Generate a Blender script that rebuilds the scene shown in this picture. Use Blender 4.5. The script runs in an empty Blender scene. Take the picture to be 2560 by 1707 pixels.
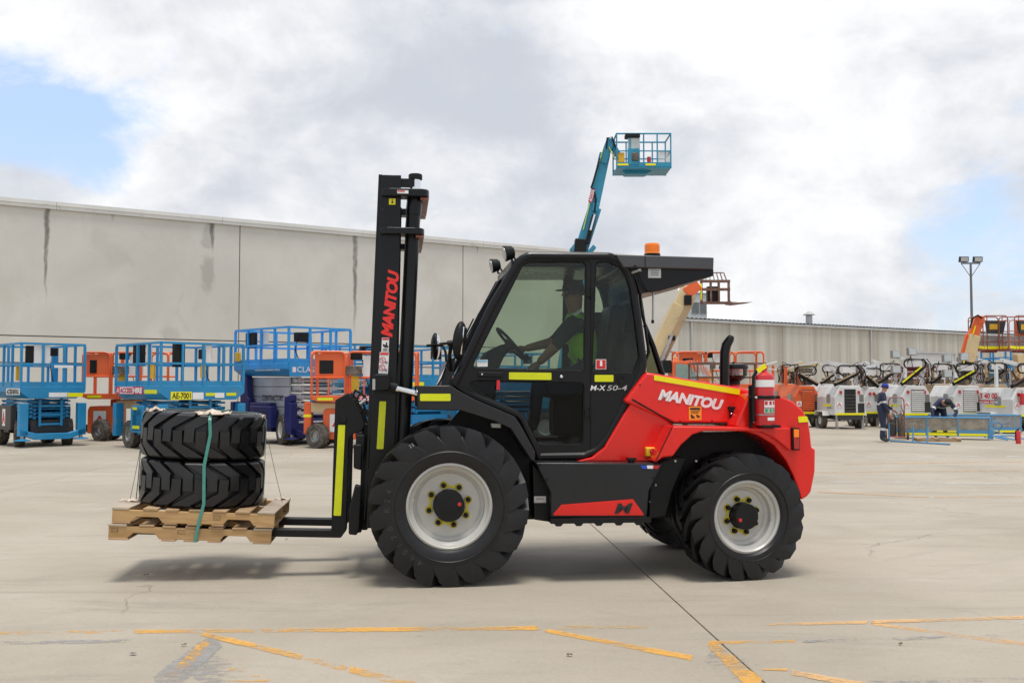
import bpy, bmesh, math, random
from mathutils import Vector, Matrix
random.seed(7)
R = math.radians
SC = bpy.context.scene
COL = SC.collection

# ------------------------------------------------------------------ camera
FPX, CXP, CYP, HOR, CAMH = 2489.0, 1280.0, 853.5, 966.0, 1.6
PITCH = math.atan((HOR - CYP) / FPX)
cam = bpy.data.cameras.new('camera')
cam.sensor_width = 36.0
cam.lens = 36.0 * FPX / 2560.0
cam.clip_start = 0.05
cam.clip_end = 3000
camo = bpy.data.objects.new('camera', cam)
COL.objects.link(camo)
camo.location = (0, 0, CAMH)
camo.rotation_euler = (math.pi / 2 + PITCH, 0, 0)
SC.camera = camo

SUN_EL, SUN_AZ = 78.0, 168.0        # azimuth: 0 = +Y (away from camera), clockwise

# ------------------------------------------------------------------ node helpers
class NT:
    def __init__(s, tree):
        s.t = tree; s.n = tree.nodes; s.l = tree.links
    def node(s, typ, **kw):
        n = s.n.new(typ)
        for k, v in kw.items():
            setattr(n, k, v)
        return n
    def put(s, sock, v):
        if isinstance(v, bpy.types.NodeSocket): s.l.new(v, sock)
        elif v is not None:
            try: sock.default_value = v
            except Exception: sock.default_value = tuple(v) + (1.0,)
    def math(s, op, a, b=None, c=None, clamp=False):
        n = s.node('ShaderNodeMath', operation=op, use_clamp=clamp)
        s.put(n.inputs[0], a)
        if b is not None: s.put(n.inputs[1], b)
        if c is not None: s.put(n.inputs[2], c)
        return n.outputs[0]
    def vmath(s, op, a, b=None, out=0):
        n = s.node('ShaderNodeVectorMath', operation=op)
        s.put(n.inputs[0], a)
        if b is not None: s.put(n.inputs[1], b)
        return n.outputs[out]
    def mix(s, f, a, b):
        n = s.node('ShaderNodeMix', data_type='RGBA')
        s.put(n.inputs[0], f)
        s.put(n.inputs[6], a if isinstance(a, bpy.types.NodeSocket) else tuple(a[:3]) + (1,))
        s.put(n.inputs[7], b if isinstance(b, bpy.types.NodeSocket) else tuple(b[:3]) + (1,))
        return n.outputs[2]
    def noise(s, vec, scale, detail=4, rough=.55, dist=0):
        n = s.node('ShaderNodeTexNoise')
        s.put(n.inputs['Vector'], vec); n.inputs['Scale'].default_value = scale
        n.inputs['Detail'].default_value = detail; n.inputs['Roughness'].default_value = rough
        n.inputs['Distortion'].default_value = dist
        return n.outputs['Fac']
    def ramp(s, v, lo, hi, a=0.0, b=1.0):
        n = s.node('ShaderNodeMapRange', clamp=True, interpolation_type='SMOOTHSTEP')
        s.put(n.inputs[0], v); n.inputs[1].default_value = lo; n.inputs[2].default_value = hi
        n.inputs[3].default_value = a; n.inputs[4].default_value = b
        return n.outputs[0]
    def scale(s, vec, sx, sy, sz, off=(0, 0, 0)):
        n = s.node('ShaderNodeMapping')
        s.put(n.inputs[0], vec); n.inputs[3].default_value = (sx, sy, sz); n.inputs[1].default_value = off
        return n.outputs[0]

# ------------------------------------------------------------------ world: sky with broken cloud
def pix_dir(px, py):
    a = (px - CXP) / FPX; b = (CYP - py) / FPX
    c, s_ = math.cos(PITCH), math.sin(PITCH)
    return Vector((a, c - b * s_, s_ + b * c)).normalized()

world = bpy.data.worlds.new('World'); SC.world = world; world.use_nodes = True
w = NT(world.node_tree); w.n.clear()
sky = w.node('ShaderNodeTexSky', sky_type='NISHITA')
sky.sun_disc = False; sky.sun_elevation = R(SUN_EL); sky.sun_rotation = R(SUN_AZ)
sky.air_density = 1.2; sky.dust_density = 1.5; sky.ozone_density = 1.5
tc = w.node('ShaderNodeTexCoord').outputs['Generated']
sep = w.node('ShaderNodeSeparateXYZ'); w.put(sep.inputs[0], tc)
zz = w.math('ADD', w.math('MAXIMUM', sep.outputs[2], 0.0), 0.20)
comb = w.node('ShaderNodeCombineXYZ')
w.put(comb.inputs[0], w.math('DIVIDE', sep.outputs[0], zz)); w.put(comb.inputs[1], w.math('DIVIDE', sep.outputs[1], zz))
pl = w.scale(comb.outputs[0], 1, 1, 1, (3.1, 7.7, 0))
big = w.noise(pl, 1.05, 9, .56, .25)
fine = w.noise(w.scale(tc, 1, 1, 1.7), 9.0, 9, .62, .3)
def spot(px, py, tight, amp):                      # a gap or a bank of cloud around one direction of the sky
    d = pix_dir(px, py)
    dt = w.vmath('DOT_PRODUCT', tc, tuple(d), out=1)
    e = w.math('MULTIPLY', w.math('SUBTRACT', 1.0, dt), -tight)
    return w.math('MULTIPLY', w.math('POWER', 2.718, e), amp)
cov = w.math('ADD', w.math('MULTIPLY', big, .6), w.math('MULTIPLY', fine, .75))
for sp in ((70, 260, 380, -.30), (270, 340, 620, -.30), (10, 190, 1200, -.14), (2490, 520, 520, -.23), (2290, 560, 1800, -.16),
           (330, 520, 300, .14), (2200, 340, 200, .10), (1100, 330, 30, .26), (60, 60, 300, .2), (1950, 650, 120, .14), (30, 460, 900, .2), (2300, 100, 60, .15)):
    cov = w.math('ADD', cov, spot(*sp))
mask = w.ramp(cov, .47, .72)
warp = w.node('ShaderNodeTexNoise'); w.put(warp.inputs['Vector'], w.scale(tc, 1, 1, 2.0, (2.2, .7, 3.1))); warp.inputs['Scale'].default_value = 4.0; warp.inputs['Detail'].default_value = 4
wv_ = w.vmath('ADD', tc, w.vmath('SCALE', w.vmath('SUBTRACT', warp.outputs['Color'], (.5, .5, .5))))
sc_node = [n for n in w.n if n.type == 'VECT_MATH' and n.operation == 'SCALE'][-1]; sc_node.inputs[3].default_value = .07
low = w.noise(w.scale(wv_, 1, 1, 2.6, (5.2, .3, 1.1)), 3.2, 6, .5)          # broad grey undersides
mid = w.noise(w.scale(wv_, 1, 1, 1.4, (1.2, 4.3, .1)), 8.0, 9, .58)           # heaps
det = w.noise(w.scale(wv_, 1, 1, 1.2, (7.2, 2.3, 4.1)), 26.0, 8, .62)        # ragged edges
sh = w.math('ADD', w.math('MULTIPLY', low, .62), w.math('ADD', w.math('MULTIPLY', mid, .50), w.math('MULTIPLY', det, .16)))
for sp in ((1100, 290, 60, -.06), (500, 230, 130, -.04), (1350, 500, 260, -.05), (2450, 360, 400, -.06), (2000, 100, 60, .08), (320, 470, 260, .12), (60, 60, 260, .06), (1900, 560, 160, .07), (760, 520, 500, .06)):
    sh = w.math('ADD', sh, spot(*sp))
shm = w.ramp(sh, .465, .87)
cloud = w.mix(shm, (5.1, 5.35, 5.85), (9.0, 8.95, 8.85))
skyb = w.mix(.5, w.vmath('MULTIPLY', sky.outputs[0], (1.35, 1.45, 1.75)), (5.6, 6.9, 8.8))
skyc = w.mix(w.math('MULTIPLY', mask, .97), skyb, cloud)
bg = w.node('ShaderNodeBackground'); w.put(bg.inputs[0], skyc); bg.inputs[1].default_value = 0.1
wo = w.node('ShaderNodeOutputWorld'); w.l.new(bg.outputs[0], wo.inputs[0])

sun = bpy.data.lights.new('sun', 'SUN'); sun.energy = 2.2; sun.angle = R(18); sun.color = (1, .96, .9)
suno = bpy.data.objects.new('sun', sun); COL.objects.link(suno)
sd = Vector((math.sin(R(SUN_AZ)) * math.cos(R(SUN_EL)), math.cos(R(SUN_AZ)) * math.cos(R(SUN_EL)), math.sin(R(SUN_EL))))
suno.rotation_euler = (-sd).to_track_quat('-Z', 'Y').to_euler()
suno.location = (0, 0, 30)

vs = SC.view_settings
vs.view_transform = 'Standard'; vs.look = 'None'; vs.exposure = 0.30; vs.gamma = 1.0; vs.use_curve_mapping = False
SC.cycles.max_bounces = 8; SC.cycles.transparent_max_bounces = 24
SC.cycles.caustics_reflective = False; SC.cycles.caustics_refractive = False

# ------------------------------------------------------------------ geometry helpers
class MB:
    def __init__(s): s.v = []; s.f = []
    def add(s, vs_, fs):
        o = len(s.v); s.v += [tuple(v) for v in vs_]; s.f += [tuple(i + o for i in f) for f in fs]; return s
    def box(s, c, d, M=None):
        c = Vector(c); h = Vector(d) / 2
        pts = [Vector((sx * h.x, sy * h.y, sz * h.z)) for sz in (-1, 1) for sy in (-1, 1) for sx in (-1, 1)]
        if M: pts = [M @ p for p in pts]
        return s.add([c + p for p in pts], [(0, 2, 3, 1), (4, 5, 7, 6), (0, 1, 5, 4), (2, 6, 7, 3), (0, 4, 6, 2), (1, 3, 7, 5)])
    def bx(s, x0, x1, y0, y1, z0, z1):
        return s.box(((x0 + x1) / 2, (y0 + y1) / 2, (z0 + z1) / 2), (x1 - x0, y1 - y0, z1 - z0))
    def bar(s, p0, p1, wd, ht=None, up=(0, 0, 1)):
        p0, p1 = Vector(p0), Vector(p1); ht = ht or wd
        d = (p1 - p0); L = d.length; d.normalize()
        u = Vector(up)
        if abs(d.dot(u)) > .98: u = Vector((0, 1, 0)) if abs(d.y) < .9 else Vector((1, 0, 0))
        a = d.cross(u).normalized(); b = a.cross(d).normalized()
        M = Matrix((d, a, b)).transposed()
        return s.box((p0 + p1) / 2, (L, wd, ht), M)
    def tube(s, pts, r, n=8, closed=False):
        pts = [Vector(p) for p in pts]; m = len(pts)
        rr = r if isinstance(r, (list, tuple)) else [r] * m
        tan = []
        for i in range(m):
            a = pts[i - 1] if (i > 0 or closed) else pts[i]
            b = pts[(i + 1) % m] if (i < m - 1 or closed) else pts[i]
            tan.append((b - a).normalized())
        u = Vector((0, 0, 1))
        if abs(tan[0].dot(u)) > .9: u = Vector((1, 0, 0))
        nrm = (u - tan[0] * u.dot(tan[0])).normalized()
        vs_ = []
        for i in range(m):
            nrm = nrm - tan[i] * nrm.dot(tan[i])
            nrm.normalize(); bi = tan[i].cross(nrm)
            for k in range(n):
                t = 2 * math.pi * k / n
                vs_.append(pts[i] + (nrm * math.cos(t) + bi * math.sin(t)) * rr[i])
        fs = []
        for i in range(m if closed else m - 1):
            j = (i + 1) % m
            for k in range(n):
                k2 = (k + 1) % n
                fs.append((i * n + k, i * n + k2, j * n + k2, j * n + k))
        if not closed:
            fs.append(tuple(range(n))[::-1]); fs.append(tuple((m - 1) * n + k for k in range(n)))
        return s.add(vs_, fs)
    def cyl(s, p0, p1, r0, r1=None, n=16):
        return s.tube([p0, p1], [r0, r0 if r1 is None else r1], n)
    def prism(s, poly, d0, d1, ax='y'):
        n = len(poly)
        def P(a, b, d): return (a, d, b) if ax == 'y' else ((d, a, b) if ax == 'x' else (a, b, d))
        A = sum(poly[i][0] * poly[(i + 1) % n][1] - poly[(i + 1) % n][0] * poly[i][1] for i in range(n))
        if A < 0: poly = poly[::-1]
        if ax == 'y': poly = poly            # (x,z) ccw seen from -y: front face at d0
        vs_ = [P(a, b, d0) for a, b in poly] + [P(a, b, d1) for a, b in poly]
        f0 = tuple(range(n)); f1 = tuple(range(n, 2 * n))[::-1]
        sides = [(i, n + i, n + (i + 1) % n, (i + 1) % n) for i in range(n)]
        fs = [f0, f1] + sides
        if ax != 'y': fs = [f[::-1] for f in fs]
        return s.add(vs_, fs)
    def lathe(s, prof, c=(0, 0, 0), ax='z', n=24, closed=False):
        c = Vector(c); m = len(prof); vs_ = []
        for k in range(n):
            t = 2 * math.pi * k / n; ct, st = math.cos(t), math.sin(t)
            for r, h in prof:
                p = {'z': (r * ct, r * st, h), 'y': (r * ct, h, r * st), 'x': (h, r * ct, r * st)}[ax]
                vs_.append(c + Vector(p))
        fs = []
        for k in range(n):
            k2 = (k + 1) % n
            for i in range(m if closed else m - 1):
                j = (i + 1) % m
                fs.append((k * m + i, k2 * m + i, k2 * m + j, k * m + j))
        if ax == 'y': fs = [f[::-1] for f in fs]
        return s.add(vs_, fs)
    def sphere(s, c, rad, nu=12, nv=8):
        c = Vector(c); rx, ry, rz = rad if isinstance(rad, (tuple, list)) else (rad,) * 3
        vs_ = []; fs = []
        for i in range(nv + 1):
            ph = math.pi * i / nv
            for k in range(nu):
                t = 2 * math.pi * k / nu
                vs_.append(c + Vector((rx * math.sin(ph) * math.cos(t), ry * math.sin(ph) * math.sin(t), rz * math.cos(ph))))
        for i in range(nv):
            for k in range(nu):
                k2 = (k + 1) % nu
                fs.append((i * nu + k, (i + 1) * nu + k, (i + 1) * nu + k2, i * nu + k2))
        return s.add(vs_, fs)
    def build(s, name, mat, parent=None, smooth=True, bevel=0, seg=2, ang=35, fix=False):
        me = bpy.data.meshes.new(name)
        me.from_pydata(s.v, [], s.f)
        if fix:
            bm = bmesh.new(); bm.from_mesh(me); bmesh.ops.recalc_face_normals(bm, faces=bm.faces); bm.to_mesh(me); bm.free()
        me.update()
        return finish(me, name, mat, parent, smooth, bevel, seg, ang)

def finish(me, name, mat, parent=None, smooth=True, bevel=0, seg=2, ang=35):
    if smooth and len(me.polygons):
        me.shade_smooth(); me.set_sharp_from_angle(angle=R(ang))
    mats = mat if isinstance(mat, (list, tuple)) else [mat]
    me.materials.clear()
    for m_ in mats: me.materials.append(m_)
    o = bpy.data.objects.new(name, me); COL.objects.link(o)
    if parent: o.parent = parent
    if bevel:
        b = o.modifiers.new('bevel', 'BEVEL'); b.width = bevel; b.segments = seg; b.limit_method = 'ANGLE'; b.angle_limit = R(30)
        b.harden_normals = False
    return o

def tag(o, label=None, cat=None, group=None, kind=None):
    if label: o['label'] = label
    if cat: o['category'] = cat
    if group: o['group'] = group
    if kind: o['kind'] = kind
    return o
def thing(name, label, cat, loc=(0, 0, 0), rz=0, group=None):
    o = bpy.data.objects.new(name, None); COL.objects.link(o)
    o.location = loc; o.rotation_euler = (0, 0, rz); o.empty_display_size = .2
    return tag(o, label, cat, group)
def part_empty(name, parent, loc=(0, 0, 0), rot=(0, 0, 0)):
    o = bpy.data.objects.new(name, None); COL.objects.link(o); o.parent = parent
    o.location = loc; o.rotation_euler = rot; o.empty_display_size = .1
    return o
def copy_tree(o, parent=None):
    c = o.copy(); COL.objects.link(c); c.parent = parent
    for ch in list(o.children): copy_tree(ch, c)
    return c

def rounded(poly, rad, seg=5):
    """round the corners of a 2d polygon; rad is one number or one per vertex"""
    n = len(poly); out = []
    for i in range(n):
        r = rad[i] if isinstance(rad, (list, tuple)) else rad
        p, a, b = Vector(poly[i]), Vector(poly[i - 1]), Vector(poly[(i + 1) % n])
        da, db = (a - p), (b - p)
        la, lb = da.length, db.length
        if r <= 0 or la < 1e-6 or lb < 1e-6: out.append(tuple(p)); continue
        da /= la; db /= lb
        th = math.acos(max(-1, min(1, da.dot(db))))
        if th > R(172): out.append(tuple(p)); continue
        d = min(r / math.tan(th / 2), la * .48, lb * .48)
        p0, p1 = p + da * d, p + db * d
        for k in range(seg + 1):
            t = k / seg
            out.append(tuple(p0 * (1 - t) ** 2 + p * 2 * t * (1 - t) + p1 * t ** 2))
    return out
def inset(poly, d):
    n = len(poly)
    A = sum(poly[i][0] * poly[(i + 1) % n][1] - poly[(i + 1) % n][0] * poly[i][1] for i in range(n))
    sgn = 1 if A > 0 else -1
    out = []
    for i in range(n):
        p, a, b = Vector(poly[i]), Vector(poly[i - 1]), Vector(poly[(i + 1) % n])
        e0 = (p - a).normalized(); e1 = (b - p).normalized()
        n0 = Vector((-e0.y, e0.x)) * sgn; n1 = Vector((-e1.y, e1.x)) * sgn
        m = (n0 + n1); m.normalize()
        out.append(tuple(p + m * d / max(.3, m.dot(n0))))
    return out
def plate(name, outer, y0, y1, mat, parent, holes=(), bev=0.0):
    """flat panel in the XZ plane with holes, from y0 to y1"""
    c = bpy.data.curves.new('tmp', 'CURVE'); c.dimensions = '2D'; c.fill_mode = 'BOTH'
    c.extrude = max(.0002, (y1 - y0) / 2 - bev); c.bevel_depth = bev; c.bevel_resolution = 1
    def ccw(p):
        return sum(p[i][0] * p[(i + 1) % len(p)][1] - p[(i + 1) % len(p)][0] * p[i][1] for i in range(len(p))) > 0
    for k, poly in enumerate([outer] + list(holes)):
        poly = list(poly)
        if ccw(poly) != (k == 0): poly = poly[::-1]
        s = c.splines.new('POLY'); s.points.add(len(poly) - 1); s.use_cyclic_u = True
        for p, q in zip(s.points, poly): p.co = (q[0], q[1], 0, 1)
    if bev: c.offset = -bev
    o = bpy.data.objects.new('tmp', c)
    me = bpy.data.meshes.new_from_object(o)
    bpy.data.objects.remove(o); bpy.data.curves.remove(c)
    ym = (y0 + y1) / 2
    for v in me.vertices:
        x, y, z = v.co; v.co = (x, ym - z, y)
    me.name = name
    return finish(me, name, mat, parent, True, 0, 2, 40)

def text_mesh(name, s, mat, parent, o, right, up, width=None, height=None, bold=0.0, shear=0.0, thick=.003, align='L', spacing=1.0):
    """lettering as a mesh: o = lower-left corner, right/up = unit vectors"""
    c = bpy.data.curves.new('tmp', 'FONT'); c.body = s; c.offset = bold; c.shear = shear; c.extrude = .5; c.resolution_u = 3
    c.space_character = spacing
    ob = bpy.data.objects.new('tmp', c); me = bpy.data.meshes.new_from_object(ob)
    bpy.data.objects.remove(ob); bpy.data.curves.remove(c)
    xs = [v.co.x for v in me.vertices]; ys = [v.co.y for v in me.vertices]
    x0, x1, y0, y1 = min(xs), max(xs), min(ys), max(ys)
    kx = (width / (x1 - x0)) if width else None; ky = (height / (y1 - y0)) if height else None
    kx = kx or ky; ky = ky or kx
    o, right, up = Vector(o), Vector(right).normalized(), Vector(up).normalized()
    nr = right.cross(up)
    for v in me.vertices:
        p = o + right * ((v.co.x - x0) * kx) + up * ((v.co.y - y0) * ky) + nr * (v.co.z * thick)
        v.co = p
    me.name = name
    return finish(me, name, mat, parent, False)

# pixel of the photograph -> world
def ray(px, py): return pix_dir(px, py)
CAM = Vector((0, 0, CAMH))
def G(px, py, z=0.0):
    d = ray(px, py); t = (z - CAMH) / d.z; return CAM + d * t
def WD(px, py, D):
    d = ray(px, py); return CAM + d * (D / d.y)

# ------------------------------------------------------------------ materials
MATS = {}
def mat(name, col, rough=.5, metal=0.0, var=.12, vscale=3.0, bump=0.0, bscale=60.0, coat=0.0, dirt=0.0, dirtcol=(.30, .26, .2), spec=.5, emit=None):
    if name in MATS: return MATS[name]
    m = bpy.data.materials.new(name); m.use_nodes = True
    t = NT(m.node_tree); b = t.n['Principled BSDF']
    co = t.node('ShaderNodeTexCoord').outputs['Object']
    n1 = t.noise(co, vscale, 5, .6)
    lo = tuple(c * (1 - var) for c in col); hi = tuple(min(1, c * (1 + var)) for c in col)
    c = t.mix(t.ramp(n1, .3, .7), lo, hi)
    rg = t.ramp(n1, .3, .7, max(0.02, rough - .06), min(1, rough + .06))
    if dirt:
        n2 = t.noise(co, vscale * 2.3, 7, .65, .6)
        dm = t.ramp(n2, .62 - dirt * .3, .75, 0, min(.9, .35 + dirt))
        c = t.mix(dm, c, dirtcol)
    t.put(b.inputs['Base Color'], c); t.put(b.inputs['Roughness'], rg)
    b.inputs['Metallic'].default_value = metal
    b.inputs['Coat Weight'].default_value = coat; b.inputs['Coat Roughness'].default_value = .08
    b.inputs['Specular IOR Level'].default_value = spec
    if bump:
        bn = t.node('ShaderNodeBump'); bn.inputs['Strength'].default_value = bump; bn.inputs['Distance'].default_value = .004
        t.put(bn.inputs['Height'], t.noise(co, bscale, 4, .6)); t.l.new(bn.outputs[0], b.inputs['Normal'])
    if emit:
        b.inputs['Emission Color'].default_value = tuple(emit[:3]) + (1,); b.inputs['Emission Strength'].default_value = emit[3]
    MATS[name] = m
    return m

def glass(name, tint, gloss=.5, base=.0):
    m = bpy.data.materials.new(name); m.use_nodes = True
    t = NT(m.node_tree); t.n.clear()
    tr = t.node('ShaderNodeBsdfTransparent'); tr.inputs[0].default_value = tuple(tint) + (1,)
    gl = t.node('ShaderNodeBsdfGlossy'); gl.inputs['Roughness'].default_value = .02; gl.inputs[0].default_value = (gloss, gloss, gloss, 1)
    fr = t.node('ShaderNodeFresnel'); fr.inputs[0].default_value = 1.45
    mx = t.node('ShaderNodeMixShader'); t.put(mx.inputs[0], t.math('ADD', fr.outputs[0], base, clamp=True))
    t.l.new(tr.outputs[0], mx.inputs[1]); t.l.new(gl.outputs[0], mx.inputs[2])
    o = t.node('ShaderNodeOutputMaterial'); t.l.new(mx.outputs[0], o.inputs[0])
    return m

def mesh_panel(name, col, dens):
    """fine wire mesh: too fine to build at this distance"""
    m = bpy.data.materials.new(name); m.use_nodes = True
    t = NT(m.node_tree); b = t.n['Principled BSDF']; out = t.n['Material Output']
    co = t.node('ShaderNodeTexCoord').outputs['Object']
    t.put(b.inputs['Base Color'], t.mix(t.ramp(t.noise(co, 4, 5), .3, .7), tuple(c * .75 for c in col), tuple(min(1, c * 1.2) for c in col)))
    b.inputs['Roughness'].default_value = .6
    tr = t.node('ShaderNodeBsdfTransparent'); mx = t.node('ShaderNodeMixShader')
    t.put(mx.inputs[0], t.ramp(t.noise(co, 3, 4), .2, .8, dens - .12, dens + .12))
    t.l.new(tr.outputs[0], mx.inputs[1]); t.l.new(b.outputs[0], mx.inputs[2]); t.l.new(mx.outputs[0], out.inputs[0])
    return m

def worn_paint(name, col, wear, sx=1.0, seed=0.0, scale=9.0):
    m = bpy.data.materials.new(name); m.use_nodes = True
    t = NT(m.node_tree); b = t.n['Principled BSDF']; out = t.n['Material Output']
    co = t.node('ShaderNodeTexCoord').outputs['Object']
    sc = t.scale(co, 1.0, 1.0, 1.0, (seed, seed * 1.7, 0))
    a = t.noise(t.scale(sc, 1, 2.2, 1), scale, 8, .72)
    bb = t.noise(sc, 1.6, 3, .5)
    f = t.math('ADD', t.math('MULTIPLY', a, .62), t.math('MULTIPLY', bb, .38))
    uvs = t.node('ShaderNodeSeparateXYZ'); t.put(uvs.inputs[0], t.node('ShaderNodeUVMap').outputs[0])
    ev = t.math('MINIMUM', uvs.outputs[1], t.math('SUBTRACT', 1.0, uvs.outputs[1])); eu = t.math('MINIMUM', uvs.outputs[0], t.math('SUBTRACT', 1.0, uvs.outputs[0]))
    fe_ = t.noise(t.scale(co, 1, 1, 1, (seed, 0, 0)), 55, 5, .7)
    f = t.math('ADD', f, t.math('ADD', t.ramp(ev, 0, .14, -.11, 0), t.ramp(eu, 0, .03, -.15, 0)))
    f = t.math('ADD', f, t.math('MULTIPLY', t.math('SUBTRACT', fe_, .5), .22))
    k = t.math('MULTIPLY', t.ramp(f, wear - .05, wear + .07), t.ramp(bb, .3, .7, .5, .82))
    c = t.mix(t.ramp(t.noise(sc, 30, 4), .3, .7), tuple(x * .82 for x in col), col)
    t.put(b.inputs['Base Color'], c); b.inputs['Roughness'].default_value = .75
    tr = t.node('ShaderNodeBsdfTransparent'); mx = t.node('ShaderNodeMixShader')
    t.put(mx.inputs[0], k); t.l.new(tr.outputs[0], mx.inputs[1]); t.l.new(b.outputs[0], mx.inputs[2]); t.l.new(mx.outputs[0], out.inputs[0])
    return m

M_black = mat('black_paint', (.007, .0073, .008), .30, 0, .12, 2.0, spec=.28)
M_blackd = mat('dark_grey_paint', (.018, .0185, .020), .30, 0, .10, 2.0, spec=.32)
M_blackm = mat('matt_black', (.008, .008, .0082), .5, 0, .2, 6, spec=.25)
M_under = mat('chassis_black', (.008, .008, .009), .7, 0, .3, 4)
M_red = mat('red_paint', (.72, .0135, .0075), .27, 0, .04, 1.5, coat=.38, spec=.36)
M_rubber = mat('tyre_rubber', (.0075, .0075, .008), .44, 0, .3, 5, .08, 90, dirt=.12, dirtcol=(.03, .027, .023), spec=.42)
M_rubberold = mat('dusty_rubber', (.075, .066, .055), .85, 0, .3, 5, .2, 60, dirt=.6, dirtcol=(.20, .17, .13))
M_rim = mat('silver_rim', (.52, .51, .47), .38, .1, .06, 3, .03, 60)
M_chrome = mat('chrome', (.8, .8, .8), .08, 1.0, .03)
M_steel = mat('bare_steel', (.42, .41, .40), .4, .8, .15, 8)
M_lime = mat('lime_reflective_tape', (.66, .70, .0), .35, 0, .04, 20)
M_yel = mat('yellow_reflective_tape', (.85, .78, .0), .35, 0, .04, 20)
M_yelind = mat('yellow_indicator', (.62, .5, .03), .5, 0, .08, 20)
M_white = mat('white_sticker', (.78, .78, .77), .45, 0, .04, 20)
M_ink = mat('black_ink', (.015, .015, .015), .5)
M_redink = mat('red_ink', (.62, .02, .03), .45)
M_redtxt = mat('red_lettering', (.75, .022, .015), .4, 0, .04)
M_greenink = mat('green_ink', (.02, .35, .17), .5)
M_orange_st = mat('orange_sticker', (.8, .33, .02), .5)
M_blueink = mat('blue_ink', (.02, .06, .4), .5)
M_amber = mat('amber_lens', (.85, .19, .004), .2, 0, .05, coat=.4, emit=(1, .24, .005, .15))
M_redlens = mat('red_lens', (.45, .01, .01), .12, 0, .1, coat=.6)
M_redbrown = mat('red_brown', (.30, .11, .075), .5, 0, .1)  # plain red-brown for the strips under the mast brackets
M_glass = glass('tinted_glass', (.80, .86, .80))
M_glassd = glass('dark_tinted_glass', (.66, .70, .70), gloss=.3)
M_clear = glass('clear_bowl', (.97, .94, .94), gloss=.9)
M_lampglass = mat('lamp_glass', (.5, .52, .52), .1, .3, .1)
M_wood = None

# ================================================================== SETTING
def concrete_mat():
    m = bpy.data.materials.new('yard_concrete'); m.use_nodes = True
    t = NT(m.node_tree); b = t.n['Principled BSDF']
    co = t.node('ShaderNodeTexCoord').outputs['Object']
    n1 = t.noise(co, .35, 6, .6, .4); n2 = t.noise(t.scale(co, .35, 1.3, 1), 1.4, 8, .68, .6); n3 = t.noise(co, 14, 6, .7)
    c = t.mix(t.ramp(n1, .3, .7), (.335, .292, .226), (.425, .375, .300))
    c = t.mix(t.ramp(n2, .50, .74, 0, .62), c, (.27, .245, .205))
    c = t.mix(t.ramp(n3, .52, .78, 0, .5), c, (.27, .245, .20))
    pale = t.noise(t.scale(co, 1, 1, 1, (11, 3, 0)), .9, 7, .7, .8)
    c = t.mix(t.ramp(pale, .58, .76, 0, .4), c, (.52, .475, .40))
    spots = t.node('ShaderNodeTexVoronoi'); t.put(spots.inputs['Vector'], co); spots.inputs['Scale'].default_value = 2.3
    sp = t.math('MULTIPLY', t.ramp(spots.outputs['Distance'], .03, .07, 1, 0), t.ramp(t.noise(co, 1.1, 2), .5, .6))
    c = t.mix(t.math('MULTIPLY', sp, .45), c, (.2, .18, .15))
    # long scuffs left by turning machines
    wv = t.node('ShaderNodeTexWave', wave_type='RINGS', rings_direction='Z'); t.put(wv.inputs[0], t.scale(co, 1, 1, 1, (9, -26, 0)))
    wv.inputs['Scale'].default_value = .55; wv.inputs['Distortion'].default_value = 2.5; wv.inputs['Detail'].default_value = 4
    sc = t.math('MULTIPLY', t.ramp(wv.outputs['Fac'], .90, 1.0), t.ramp(n1, .5, .75))
    c = t.mix(t.math('MULTIPLY', sc, .28), c, (.25, .235, .21))
    wn = t.node('ShaderNodeTexNoise'); t.put(wn.inputs['Vector'], co); wn.inputs['Scale'].default_value = 1.6; wn.inputs['Detail'].default_value = 6
    cw_ = t.node('ShaderNodeVectorMath', operation='MULTIPLY_ADD'); t.put(cw_.inputs[0], wn.outputs['Color']); cw_.inputs[1].default_value = (.9, .9, 0); t.put(cw_.inputs[2], co)
    crk = t.node('ShaderNodeTexVoronoi', feature='DISTANCE_TO_EDGE'); t.put(crk.inputs['Vector'], cw_.outputs[0]); crk.inputs['Scale'].default_value = .22
    cm = t.math('MULTIPLY', t.ramp(crk.outputs['Distance'], .0008, .0022, 1, 0), t.ramp(t.noise(t.scale(co, 1, 1, 1, (3, 8, 0)), .3, 2), .52, .6))
    c = t.mix(t.math('MULTIPLY', cm, .55), c, (.15, .13, .10))
    grit = t.node('ShaderNodeTexVoronoi'); t.put(grit.inputs['Vector'], co); grit.inputs['Scale'].default_value = 60
    c = t.mix(t.ramp(grit.outputs['Distance'], .0, .4, .5, 0), c, t.mix(t.ramp(t.noise(co, 37, 2), .45, .55), (.20, .18, .15), (.55, .5, .42)))
    # rubber smears
    rub = t.noise(t.scale(co, .10, 1.6, 1, (2, 5, 0)), 1.5, 7, .7, .5)
    c = t.mix(t.ramp(rub, .58, .75, 0, .42), c, (.20, .18, .155))
    t.put(b.inputs['Base Color'], c)
    t.put(b.inputs['Roughness'], t.ramp(n2, .3, .7, .62, .85)); b.inputs['Specular IOR Level'].default_value = .3
    bn = t.node('ShaderNodeBump'); bn.inputs['Strength'].default_value = .5; bn.inputs['Distance'].default_value = .004
    t.put(bn.inputs['Height'], t.noise(co, 38, 7, .75)); t.l.new(bn.outputs[0], b.inputs['Normal'])
    return m
M_conc = concrete_mat()
g = MB(); g.add([(-900, -200, -.012), (900, -200, -.012), (900, 1400, -.012), (-900, 1400, -.012)], [(0, 1, 2, 3)])
ground = tag(g.build('ground', M_conc, None, False), kind='structure')

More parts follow.
